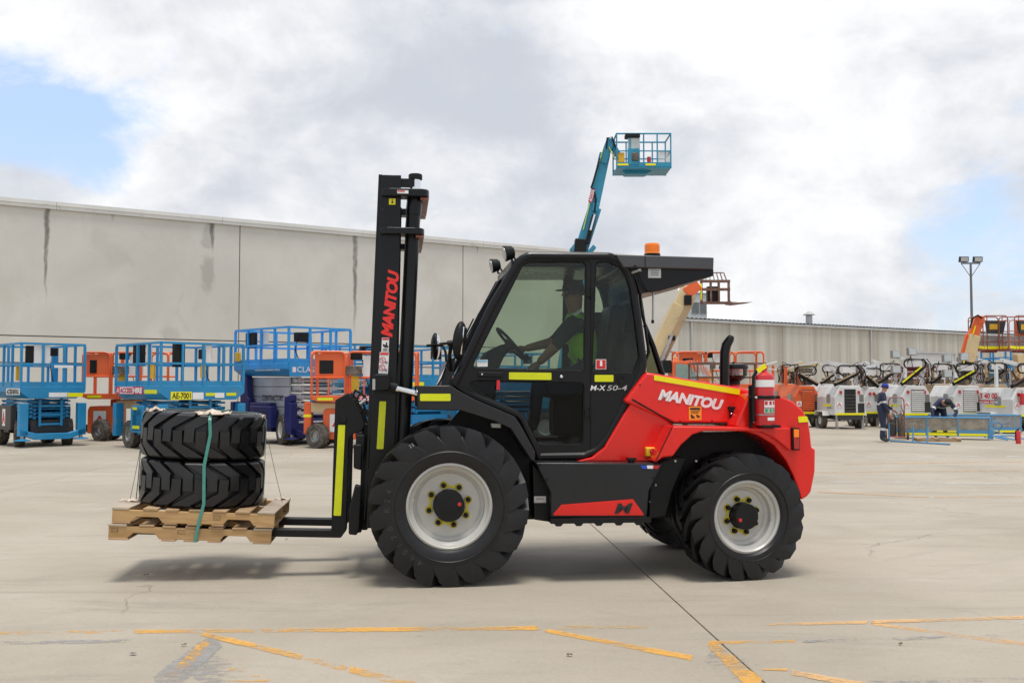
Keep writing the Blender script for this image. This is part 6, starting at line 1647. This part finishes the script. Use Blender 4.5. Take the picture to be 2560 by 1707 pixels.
# carriage
cx0_, cx1_ = TP(1752, 735).x, TP(1820, 735).x; cz0, cz1 = TP(1790, 758).z, TP(1790, 704).z
for x in (cx0_, cx0_ + .28, cx1_ - .3, cx1_): MB().bar((x, -.1, cz0), (x, -.1, cz1), .06, .09, up=(0, 1, 0)).build('carriage_post', M_rust, th, False)
for z in (cz0, cz1, (cz0 + cz1) / 2 + .08): MB().bar((cx0_ - .04, -.1, z), (cx1_ + .04, -.1, z), .08, .08).build('carriage_bar', M_rust, th, False)
MB().bx(cx0_ + .2, cx1_ - .3, -.06, .2, cz0 + .05, cz1 - .15).build('tilt_plate', M_blackm, th, False); cbox(th, cx0_ - .02, -.16, (cz0 + cz1) / 2, (.05, .04, .5), M_yel, 'reflective_tape')
for k in range(6):
    x = cx0_ + .15 + k * .125; MB().bar((x, -.08, cz1), (x + .02 - k * .03 * .5, .1, cz1 + .28), .025, .025).build('backrest_bar', M_rust, th, False)
MB().bar((cx0_ + .15, .1, cz1 + .28), (cx0_ + .70, .1, cz1 + .28), .03).build('backrest_rail', M_rust, th, False)
MB().prism([(cx1_ - .12, cz0 - .06), (cx1_ + .02, cz0 + .06), (cx1_ + .08, cz0 - .0), (TP(1878, 757).x, TP(1878, 756).z), (TP(1860, 758).x, TP(1860, 760).z), (cx1_ + .06, cz0 - .08)], -.2, -.08).build('fork', M_rust, th, False, fix=True); MB().prism([(cx1_ - .2, cz0 + .02), (cx1_ + .05, cz0 + .06), (TP(1850, 753).x, TP(1850, 752).z), (cx1_, cz0 + .02)], .3, .4).build('fork', M_rust, th, False, fix=True)
# chassis and cab
MB().bx(-2.4, 2.4, -.7, .9, .5, 1.25).build('chassis', M_orange, th, False, bevel=.05)
cabx0 = TP(1668, 900).x; cabx1 = TP(1768, 900).x; cz = TP(1700, 904).z; czb = TP(1700, 985).z
MB().prism(rounded([(cabx0, czb), (cabx1, czb), (cabx1 - .08, czb + .35), (cabx1 - .35, cz - .18), (cabx0 + .65, cz), (cabx0, cz)], [0, 0, .1, .25, .1, .05]), -.9, -.1).build('cab', M_orange, th, False, bevel=.03, fix=True)
MB().prism(rounded([(cabx0 + .10, czb + .1), (cabx0 + .85, czb + .1), (cabx0 + .62, cz - .22), (cabx0 + .40, cz - .10), (cabx0 + .10, cz - .08)], .06), -.92, -.904).build('window', mat('greenish_window', (.20, .27, .24), .12), th, False, fix=True)
for k in range(8):
    t = k / 7; x = cabx0 + .55 + t * .62; z = cz + .02 - max(0, t - .25) ** 1.6 * .75
    MB().bar((x, -.92, z), (x + .06 + .16 * t, -.94, z - .36), .022, .03).build('guard_bar', mat('pale_orange', (.75, .3, .2), .5), th, False)
    MB().bar((x, -.92, z), (x, -.1, z), .03).build('guard_bar', M_orange, th, False)
MB().bx(cabx0 + .68, cabx0 + 1.1, -.908, -.902, cz - .45, cz - .1).build('window', M_lampglass, th, False)
MB().lathe([(.05, 0), (.05, .12), (.001, .14)], (cabx0 + .18, -.5, cz), 'z', 12).build('beacon', M_amber, th); MB().bx(cabx0 - .26, cabx0 - .02, -.9, -.2, cz - .35, cz + .02).build('boom_pivot', M_blackm, th, False)
for x in (-1.6, 1.6):
    for y, rz in ((-.85, 0), (.95, math.pi)): small_wheel(th, (x, y, .60), rz, .60, .30, .4, M_cream, M_rubberold)

# rusty rack beside the telehandler --------------------------------------------------
rp = WD(1744, 966, 25); rp.z = 0
rk = thing('steel_rack', 'thin rusty open steel rack behind the air cleaner', 'rack', tuple(rp), R(5))
rw_, rz1, rzm = 1.75, CAMH + (HOR - 908) / FPX * 25, CAMH + (HOR - 943) / FPX * 25
for x in (0, .62, rw_):
    for y in (0, .8): MB().bx(x - .02, x + .02, y - .02, y + .02, 0, rz1 - .02).build('upright', M_rust, rk, False)
for y in (0, .8):
    for z in (rz1, rzm, .3): MB().bx(-.02, rw_ + .02, y - .02, y + .02, z - .02, z + .02).build('beam', M_rust, rk, False)
for x in (0, rw_):
    for z in (rz1, rzm): MB().bx(x - .02, x + .02, .02, .78, z - .018, z + .018).build('cross_bar', M_rust, rk, False)

# orange boom lifts at the right edge ----------------------------------------------------
def orange_boom(label, bpx, D, boom):
    p = WD(bpx, 966, D); p.z = 0
    t = thing('boom_lift', label, 'boom lift', tuple(p), 0, 'orange boom lifts at the right')
    def Q(px, py, y=0.0):
        q = WD(px, py, D + y); return Vector((q.x - p.x, y, q.z))
    k = D / FPX
    x0, x1 = 0, 76 * k; z0, z1 = Q(bpx, 874).z, Q(bpx, 789).z
    M_rail = paint('faded_red_rail_paint', (.34, .10, .06), .3)
    MB().bx(x0, x1, 0, .9, z0 - .04, z0 + .06).build('basket_floor', M_rail, t, False); sign(t, 'reflective_tape', (x0 + .3, -.01, z0 + .03), (1, 0, 0), (0, 0, 1), x1 - x0 - .35, .12, M_yel); sign(t, 'reflective_tape', (x0, -.01, z0 + .06), (1, 0, -.12), (0, 0, 1), .28, .12, M_yel)
    hoop(x0, x0 + .42, 0, z0, z1 - .2, .022).build('guard_hoop', M_rail, t); hoop(x0 + .25, x1, .02, z0, z1, .026).build('guard_hoop', M_rail, t); hoop(x0, x1, .88, z0, z1, .026).build('guard_hoop', M_rail, t)
    for x in (x0 + .42, x1 - .25): MB().cyl((x, 0, z0), (x, 0, z1), .022, n=6).build('post', M_rail, t)
    for z in (z0 + .35, z0 + .8): MB().cyl((x0, 0, z), (x1, 0, z), .02, n=6).build('mid_rail', M_rail, t)
    for x in (x0, x1): MB().cyl((x, 0, z1 - .2), (x, .88, z1 - .2), .022, n=6).build('side_rail', M_rail, t)
    MB().prism([(x0 + .42, z1 - .78), (x1 - .25, z1 - .78), (x1 - .12, z1 - .22), (x0 + .36, z1 - .22)], -.12, .1).build('control_console', M_dgrey, t, False, bevel=.02, fix=True); MB().bx((x0 + x1) / 2 - .2, (x0 + x1) / 2 + .15, -.128, -.121, z1 - .62, z1 - .38).build('warning_label', M_ytag, t, False)
    MB().bx(x0 + .05, x1 - .05, .01, .02, z0 + .1, z0 + .6).build('mesh_infill', mesh_panel('steel_mesh', (.3, .28, .27), .6), t, False)
    for i in range(6): MB().bx(x0 + .35 + i * .1, x0 + .40 + i * .1, .1, .5, z0 - .12, z0 - .04).build('floor_rib', M_rail, t, False)
    if boom:
        beam(t, 'jib', Q(2448, 795), Q(2428, 850), .42, M_orange, .3); beam(t, 'jib_head', Q(2441, 800), Q(2457, 800), .34, M_orange, .36); beam(t, 'boom_section', Q(2434, 838), Q(2418, 905), .5, M_cream, .4); beam(t, 'jib_cylinder', Q(2418, 835), Q(2404, 890), .14, M_orange, .14)
        beam(t, 'boom_section', Q(2420, 890), Q(2412, 960), .36, M_blackm, .34); MB().bar(Q(2438, 815, -.2), Q(2432, 835, -.2), .02, .12, up=(0, 1, 0)).build('reflective_tape', M_yel, t, False); MB().bar(Q(2412, 895, -.25), Q(2406, 920, -.25), .02, .12, up=(0, 1, 0)).build('reflective_tape', M_yel, t, False)
        MB().tube([Q(2425, 820, -.2), Q(2432, 795, -.2), Q(2445, 788, -.2), Q(2455, 795, -.2)], .04, 6).build('hose', M_blackm, t)
        q = Q(2412, 960)
    else:
        beam(t, 'boom_section', Q(2548, 885), Q(2556, 945), .45, M_cream, .4); beam(t, 'boom_head', Q(2552, 800, .5), Q(2550, 880, .5), .4, M_orange, .3); q = Q(2556, 945)
    MB().bx(q.x - 1.2, q.x + 1.2, -.6, 1.2, .4, 1.1).build('chassis', M_orange, t, False, bevel=.05); MB().bx(q.x - .3, q.x + .3, 0, .6, 1.1, q.z + .2).build('turret', M_cream, t, False, bevel=.05)
    for x in (-.9, .9):
        for y, rz in ((-.55, 0), (1.15, math.pi)): small_wheel(t, (q.x + x, y, .42), rz, .42, .22, .3, M_steel, M_rubberold)
    return t
orange_boom('orange boom lift with red railed basket in front of the light pole', 2447, 44, True)
orange_boom('second red railed basket boom lift cut off by the right edge', 2526, 43, False)

# light towers ---------------------------------------------------------------------------
def light_tower(label, cpx, D, a_deg, W, L, H, body, doors='louvre', up_=0.0, lamps=True, flip=False, frontal=True, sd=0, group='mobile light towers'):
    rnd = random.Random(sd); a = R(a_deg)
    c = WD(cpx, 966, D); c.z = 0
    ydir = Vector((-math.cos(a), -math.sin(a), 0))
    t = thing('light_tower', label, 'light tower', tuple(c - ydir * W / 2), math.pi / 2 + a, group)
    h = W / 2; z0 = .52
    prof = [(-h, z0), (h, z0), (h, H - .42), (h - .22, H), (-h + .22, H), (-h, H - .42)]
    MB().prism(prof, 0, L, 'x').build('canopy', body, t, False, bevel=.03, fix=True)
    sign(t, 'reflective_tape', (-.006, h - .03, z0 + .01), EXR, EXU, W - .06, .08, M_yel); sign(t, 'reflective_tape', (L * .55, h + .006, z0 + .32), SDR, EXU, L * .4, .08, M_yel)
    if doors == 'louvre':
        fr = MB().bx(-.012, -.001, -.30, .22, z0 + .15, H - .15).build('louvre_panel', M_grime, t, False)
        zz2 = z0 + .17
        while zz2 < H - .2:
            MB().prism([(-.012, zz2), (-.035, zz2 + .015), (-.035, zz2 + .045), (-.012, zz2 + .06)], -.29, .21, 'y').build('louvre', body, fr, False, fix=True); zz2 += .075
        MB().bx(-.014, -.002, -h + .04, -h + .28, z0 + .12, z0 + .5).build('grille', M_ink, t, False)
    elif doors == 'open':
        MB().bx(-.014, -.002, -.22, .22, z0 + .1, H - .12).build('door_opening', M_under, t, False); MB().bx(-.014, -.002, -h + .05, -h + .3, z0 + .1, z0 + .45).build('grille', M_ink, t, False)
        zz2 = z0 + .15
        while zz2 < H - .3: MB().bx(-.02, -.014, -.2, .2, zz2, zz2 + .02).build('radiator_fin', M_grime, t, False); zz2 += .12
    for i in range(5): MB().bx(-.016, -.002, -h + .08 + i * .035, -h + .095 + i * .035, z0 + .5, z0 + .78).build('vent_slot', M_grime, t, False)
    for y in (h - .24, -h + .26): MB().bx(-.03, -.002, y - .05, y + .05, H - .30, H - .18).build('tail_light', M_redlens, t, False, bevel=.01)
    ov = rounded([(-.11, -.17), (.11, -.17), (.11, .17), (-.11, .17)], .07, 3)
    wv = MB().prism([(L * .3 + p * 1.5, H - .48 + q) for p, q in ov], h - .004, h + .012, 'y'); wv.build('side_window', mat('pale_side_window', (.27, .28, .28), .2), t, False, fix=True)
    s_ = sign(t, 'sign', (-.006, h - .08, z0 + .30), EXR, EXU, .2, .2, M_white, 'A', M_redink, bold=0)
    # chassis, wheels, mudguard, jack, drawbar
    MB().bx(-.02, L + .1, -h + .12, h - .12, .36, z0 - .01).build('chassis', M_dgrey, t, False)
    for s in (-1, 1):
        small_wheel(t, (L * .48, s * (h + .12), .31), 0 if s < 0 else math.pi, .31, .18, .2, M_whitep, M_rubberold); 
        MB().prism([(L * .48 - .42, .5), (L * .48 - .36, .68), (L * .48 + .36, .68), (L * .48 + .42, .5), (L * .48 + .38, .5), (L * .48 + .33, .64), (L * .48 - .33, .64), (L * .48 - .38, .5)], s * (h + .13) - .13, s * (h + .13) + .13, 'y').build('mudguard', body, t, False, fix=True)
    for y in (-h + .1, h - .1):
        MB().bx(.02, .1, y - .04, y + .04, .05, .6).build('jack_leg', M_steel, t, False); MB().bx(-.04, .16, y - .1, y + .1, 0, .03).build('jack_foot', M_steel, t, False)
    MB().cyl((L, 0, .42), (L + .9, 0, .42), .05, n=8).build('drawbar', M_dgrey, t)
    # folded mast: local y is across the picture (positive = left)
    before = set(t.children)
    zt = H + .02
    for x in (.25, L - .3): MB().bx(x - .05, x + .05, -h * .6 - .05, -h * .6 + .05, zt, zt + .75 + up_).build('mast_post', body, t, False)
    tilt = -.28 if up_ else -.10
    zc = zt + .62 + up_
    Lm = 1.5
    A = Vector((.2, h * 1.15, zc + .22)); B = Vector((.2, -h * 1.2, zc + tilt + .10))
    MB().bar(A, B, .12, .13).build('mast_beam', M_whitep if body is not M_orange else M_cream, t, False); MB().bar(A + Vector((.2, 0, .06)), B + Vector((.2, 0, .04)), .1, .1).build('mast_beam', M_whites, t, False)
    # cable loop
    lp_ = []
    for k in range(20):
        q = 2 * math.pi * k / 20; cy_, sy_ = math.cos(q), math.sin(q)
        lp_.append((.08, (.26 if cy_ > 0 else -.26) + .16 * cy_, zc - .04 + .17 * sy_))
    MB().tube(lp_, .028, 6, True).build('cable_loop', M_blackm, t); MB().bx(.06, .12, -.26, .26, zc - .14, zc + .06).build('loop_plate', M_card if body is not M_orange else M_grime, t, False)
    MB().bar((.1, h * .95, zt + .02), (.1, -h * .55, zc - .18), .07, .13).build('support_strut', M_blackm, t, False); 
    MB().bar((.05, h * .9, zt + .10), (.05, -h * .45, zc - .14), .02, .05).build('strut_facing', M_yel if lamps else rnd.choice((M_tan, M_grime, M_rust)), t, False)
    for k in range(5):
        y0_, z0_ = rnd.uniform(-h, h), zt + rnd.uniform(0, .25)
        MB().bar((.25 + .1 * k, y0_, z0_), (.25 + .1 * k, y0_ + rnd.uniform(-.5, .5), z0_ + rnd.uniform(.2, .6)), .05, .06).build('mast_link', rnd.choice((M_tan, M_grime, M_whites, M_blackm, M_rust)), t, False)
    MB().tube([(.0, rnd.uniform(-h, 0), zt + .1), (-.04, rnd.uniform(-h, h), zt + .5), (.0, rnd.uniform(-h, h), zc + .25), (.1, rnd.uniform(0, h), zc)], .016, 6).build('cable', M_blackm, t)
    for k in range(4):
        y = -h * (.62 + .12 * k); MB().tube([(.1, y, zt + .05), (.02, y - .06, zt + .3), (.08, y - .02 + rnd.uniform(-.08, .08), zc - .05), (.15, y + .08, zc + .12 + rnd.uniform(-.05, .05))], .018, 6).build('cable', M_blackm if k % 2 else M_rust, t)
    MB().bar((.15, -h * .3, zt), (.15, -h * .75, zt + .5), .03).build('brace', body, t, False); MB().bar((.15, -h * .75, zt), (.15, -h * .45, zt + .5), .03).build('brace', body, t, False)
    cbox(t, .3, h * .3, zt + .14, (.3, .3, .25), M_grime, 'winch'); cbox(t, .5, -h * .1, zt + .1, (.4, .3, .18), M_tan, 'junction_box')
    if lamps:
        for (yy, z_) in ((h * 1.3, zc + .32), (h * 1.3, zc - .25), (h * .2, zc + .36 + up_ * .3)):
            lo = MB().box((.1, yy, z_), (.16, .34, .30)).build('lamp_head', mat('dull_lamp_steel', (.30, .29, .26), .45, .4, .2, 6), t, False, bevel=.02)
            MB().bx(.005, .018, yy - .14, yy + .14, z_ - .12, z_ + .12).build('lamp_glass', M_lampglass, lo, False)
    if sd in (1, 3, 7, 9):
        for o_ in t.children:
            if o_ not in before: o_.scale.y = -1
    return t
light_tower('orange light tower trailer just right of the forklift counterweight', 1986, 39, 6, 1.02, 1.7, 1.62, M_orange, 'louvre', sd=1, lamps=False)
t_ = light_tower('white light tower trailer with open black door', 2086, 37.4, 5, 1.20, 1.9, 1.62, M_whitep, 'open', sd=2, lamps=False)
sign(t_, 'lettering_strip', (.7, .63, .75), SDR, EXU, .5, .1, M_white, 'AE-LT475', M_ink)
light_tower('white light tower partly hidden behind the open one', 2160, 39.5, 5, .66, 1.8, 1.55, M_whitep, 'none', sd=3, lamps=False)
light_tower('white louvred light tower behind the standing man', 2254, 37.2, 4, 1.14, 1.9, 1.63, M_whitep, 'louvre', .22, sd=4)
light_tower('white louvred light tower behind the bending man', 2383, 37.0, 4, 1.18, 1.9, 1.64, M_whitep, 'louvre', .05, sd=5)
t_ = light_tower('large white light tower with phone number sign at the right edge', 2531, 35.5, 16, 1.5, 2.4, 1.55, M_whitep, 'louvre', .1, sd=6, lamps=False)
s_ = sign(t_, 'phone_sign', (1.75, .757, 1.12), SDR, EXU, 1.1, .27, M_white, '13 40 00', M_redink); sign(t_, 'hire_sign', (1.75, .757, .98), SDR, EXU, 1.1, .12, M_redink, 'access hire', M_white)
fe = MB().cyl((-.12, .45, .95), (-.12, .45, 1.35), .08, n=12).build('extinguisher_bottle', M_ered, t_); MB().cyl((-.12, .45, 1.35), (-.12, .45, 1.45), .025, n=8).build('extinguisher_valve', M_steel, fe)
for (x, D, lab, sd, bm) in ((1950, 45, 'far light tower mast left of the orange tower', 7, M_orange), (2052, 46, 'far light tower mast behind the open white tower', 8, M_whitep), (2118, 46.5, 'far light tower mast behind the standing man and open tower', 9, M_whitep), (2415, 45, 'far white light tower behind the louvred tower at right', 10, M_whitep),
                            (2196, 43, 'white light tower mast peeking out right of the standing man', 11, M_whitep), (2328, 43.5, 'tan light tower mast between the two louvred white towers', 12, M_tan), (2466, 41.5, 'tan light tower behind the phone number tower', 13, M_tan)):
    light_tower(lab, x, D, 5, 1.1, 1.8, 1.7, bm, 'none', .12, sd=sd, lamps=(sd == 10))

# cages being worked on, loose frames ---------------------------------------------------------
M_bluel = paint('light_blue_tube_paint', (.08, .25, .44), .3); M_cmesh = mesh_panel('tan_mesh', (.36, .32, .25), .50); M_cmesh2 = mesh_panel('grey_mesh', (.33, .35, .36), .5)
def cage(label, loc, rz, L, W, H, mm, zb=.12):
    t = thing('work_cage', label, 'cage', loc, rz, 'blue work cages on the ground')
    def tb(a, b, nm, r_=.022): MB().cyl(a, b, r_, n=7).build(nm, M_bluel, t)
    for y in (0, W):
        for z, nm in ((zb, 'bottom_rail'), (zb + H, 'top_rail')): tb((0, y, z), (L, y, z), nm)
        for k in range(4): tb((L * k / 3, y, zb), (L * k / 3, y, zb + H), 'post')
        for k in range(3): MB().bx(L * k / 3 + .02, L * (k + 1) / 3 - .02, y - .004, y + .004, zb + .14, zb + H - .02).build('mesh_infill', mm, t, False)
        for k in (0, 2): MB().bx(L * k / 3 + .02, L * (k + 1) / 3 - .02, y - .015, y - .006, zb + .02, zb + .17).build('toe_board', M_bluel, t, False)
        for k in range(3): MB().bx(L * k / 3 + .03, L * (k + 1) / 3 - .03, y - .024, y - .017, zb + .0, zb + .07).build('reflective_tape', M_yel, t, False)
    for x in (0, L):
        for z in (zb, zb + H): tb((x, 0, z), (x, W, z), 'end_rail')
        MB().bx(x - .004, x + .004, .02, W - .02, zb + .08, zb + H - .02).build('mesh_infill', mm, t, False)
    MB().bx(.02, L - .02, .02, W - .02, zb + .01, zb + .03).build('floor', M_grime, t, False)
    return t
cp_ = G(2240, 1096)
cage('blue tube cage with tan mesh in front of the bending man', (cp_.x, cp_.y, 0), R(-22), 2.62, .62, .54, M_cmesh)
cp2 = G(2336, 1083); cage('grey mesh blue cage behind the one being worked on', (cp2.x, cp2.y, 0), R(-8), 2.8, .7, .58, M_cmesh2, .05)
pb = G(2345, 1104); sk_ = thing('skid', 'low dark timber skid under the tan mesh cage', 'skid', (pb.x - .55, pb.y + .15, 0), R(-14))
for y in (0, .3, .6): MB().bx(0, 1.2, y, y + .08, .0, .07).build('runner', M_wood2, sk_, False)
for x in (.0, .5, 1.08): MB().bx(x, x + .12, -.02, .7, .072, .095).build('board', M_wood2, sk_, False)
# long blue rail frame lying on the ground in front
q0, q1 = G(2223, 1104), G(2375, 1113)
fr_t = thing('rail_frame', 'light blue tubular frame lying in front of the cage', 'frame', tuple(q0), math.atan2(q1.y - q0.y, q1.x - q0.x))
Lf = (q1 - q0).length
MB().tube([(0, 0, .55), (0, 0, .06), (.04, 0, .03), (Lf, 0, .03)], .024, 8).build('rail', M_bluel, fr_t)
for x in (Lf * .40, Lf * .64): MB().cyl((x, 0, .03), (x, .05, .46), .022, n=7).build('upright', M_bluel, fr_t)
# bent tubular frame at the right
q0 = G(2466, 1100); bf = thing('bent_frame', 'tangled light blue bent tube frame beside the cage end', 'frame', tuple(q0), 0)
k = q0.y / FPX
def BF(px, py, y=0): return ((px - 2466) * k, y, max(.03, (1100 - py) * k + .03))
for pts_ in ([(2462, 1096, 0), (2480, 1063, 0), (2488, 1055, 0), (2497, 1058, 0), (2512, 1066, .1)], [(2470, 1092, -.2), (2522, 1090, -.2), (2549, 1106, -.4)], [(2476, 1094, -.3), (2500, 1110, -.5)], [(2484, 1092, -.3), (2510, 1098, -.4), (2523, 1108, -.5)], [(2512, 1064, .1), (2498, 1086, .1)], [(2476, 1060, .3), (2500, 1084, .2)]):
    MB().tube([BF(*p) for p in pts_], .022, 7).build('bent_tube', M_bluel, bf)
MB().tube([BF(2462, 1054, .3), BF(2474, 1060, .3), BF(2490, 1078, .2), BF(2508, 1086, .1), BF(2516, 1094, 0)], .015, 6).build('bent_tube', M_whites, bf)
MB().prism([(0, .04), (.16, .03), (.19, .28), (.05, .40)], -.1, -.06).build('gusset_plate', M_bluel, bf, False, fix=True)
eg = G(2546, 1109); feo = thing('fire_extinguisher', 'red fire extinguisher standing on the ground at the right edge', 'extinguisher', tuple(eg), 0)
MB().lathe([(.001, 0), (.068, 0), (.07, .02), (.07, .32), (.05, .36), (.02, .37)], (0, 0, 0), 'z', 16).build('cylinder', M_ered, feo); MB().cyl((0, 0, .36), (0, 0, .42), .02, n=8).build('valve', M_blackm, feo); MB().bar((-.02, 0, .42), (.07, 0, .44), .02, .01).build('lever', M_blackm, feo); MB().tube([(-.02, 0, .40), (-.08, 0, .34), (-.085, 0, .1)], .012, 6).build('hose', M_blackm, feo)
# gas bottle trolley
gt = WD(2240, 966, 30.2); gt.z = 0
tr_ = thing('gas_trolley', 'red welding gas trolley beside the standing man', 'trolley', tuple(gt), R(-20))
M_trr = paint('trolley_red', (.30, .03, .03), .3)
hoop(-.22, .22, 0, .1, 1.28, .018).build('trolley_frame', M_trr, tr_)
for x, mm in ((-.11, M_dgrey), (.12, M_grime)): b_ = MB().lathe([(.001, .12), (.09, .12), (.10, .15), (.10, .65), (.06, .76), (.025, .8)], (x, -.06, 0), 'z', 14).build('gas_bottle', mm, tr_); MB().cyl((x, -.06, .8), (x, -.06, .9), .025, n=8).build('valve', M_steel, b_)
MB().bx(-.25, .25, -.2, .06, .08, .11).build('base_plate', M_trr, tr_, False)
for s in (-1, 1): MB().lathe([(.001, -.03), (.06, -.03), (.13, -.035), (.14, 0), (.13, .035), (.001, .03)], (s * .31, .04, .14), 'x', 16).build('wheel', M_rubberold, tr_)
MB().tube([(-.1, -.16, 1.05), (-.25, -.2, .8), (-.2, -.18, .5), (.1, -.2, .45), (.2, -.2, .8), (.12, -.16, 1.05)], .015, 6).build('hose', M_rust, tr_)

# litter on the concrete -----------------------------------------------------------------------
M_leaf = mat('dry_leaf', (.16, .10, .055), .8, 0, .3, 30); M_leaf2 = mat('grey_scrap', (.20, .185, .17), .8, 0, .3, 30)
def scrap(label, px, py, L, W, rz, m_, seed, cat='leaf'):
    rnd = random.Random(seed); p = G(px, py); v = [(0, 0, .012)]; n = 9
    for k in range(n):
        q = 2 * math.pi * k / n; r_ = rnd.uniform(.8, 1.1); v.append((math.cos(q) * L / 2 * r_, math.sin(q) * W / 2 * r_, .004 + rnd.uniform(0, .014)))
    o = MB().add(v, [(0, 1 + k, 1 + (k + 1) % n) for k in range(n)]).build(cat, m_, None, False); o.location = (p.x, p.y, .004); o.rotation_euler = (0, 0, rz)
    s = o.modifiers.new('thick', 'SOLIDIFY'); s.thickness = .002
    tag(o, label, cat)
scrap('dry brown leaf on the concrete beneath the pallets', 366, 1439, 0.055, 0.017, .3, M_leaf, 1)
scrap('curled grey scrap near the yellow line junction at lower left', 460, 1615, 0.033, 0.019, .5, M_leaf2, 2, 'scrap')
scrap('flat grey scrap on the concrete at lower left', 333, 1637, 0.044, 0.028, .1, M_leaf2, 3, 'scrap')
scrap('dark scrap on the concrete below the front wheel', 1424, 1640, 0.039, 0.022, 0, M_leaf, 4, 'scrap')
scrap('brown leaf between the faded lines at lower right', 2252, 1613, 0.028, 0.017, .2, M_leaf, 5)
scrap('small dark leaf on the concrete left of the fork tips', 716, 1350, 0.033, 0.017, .4, M_leaf, 6)
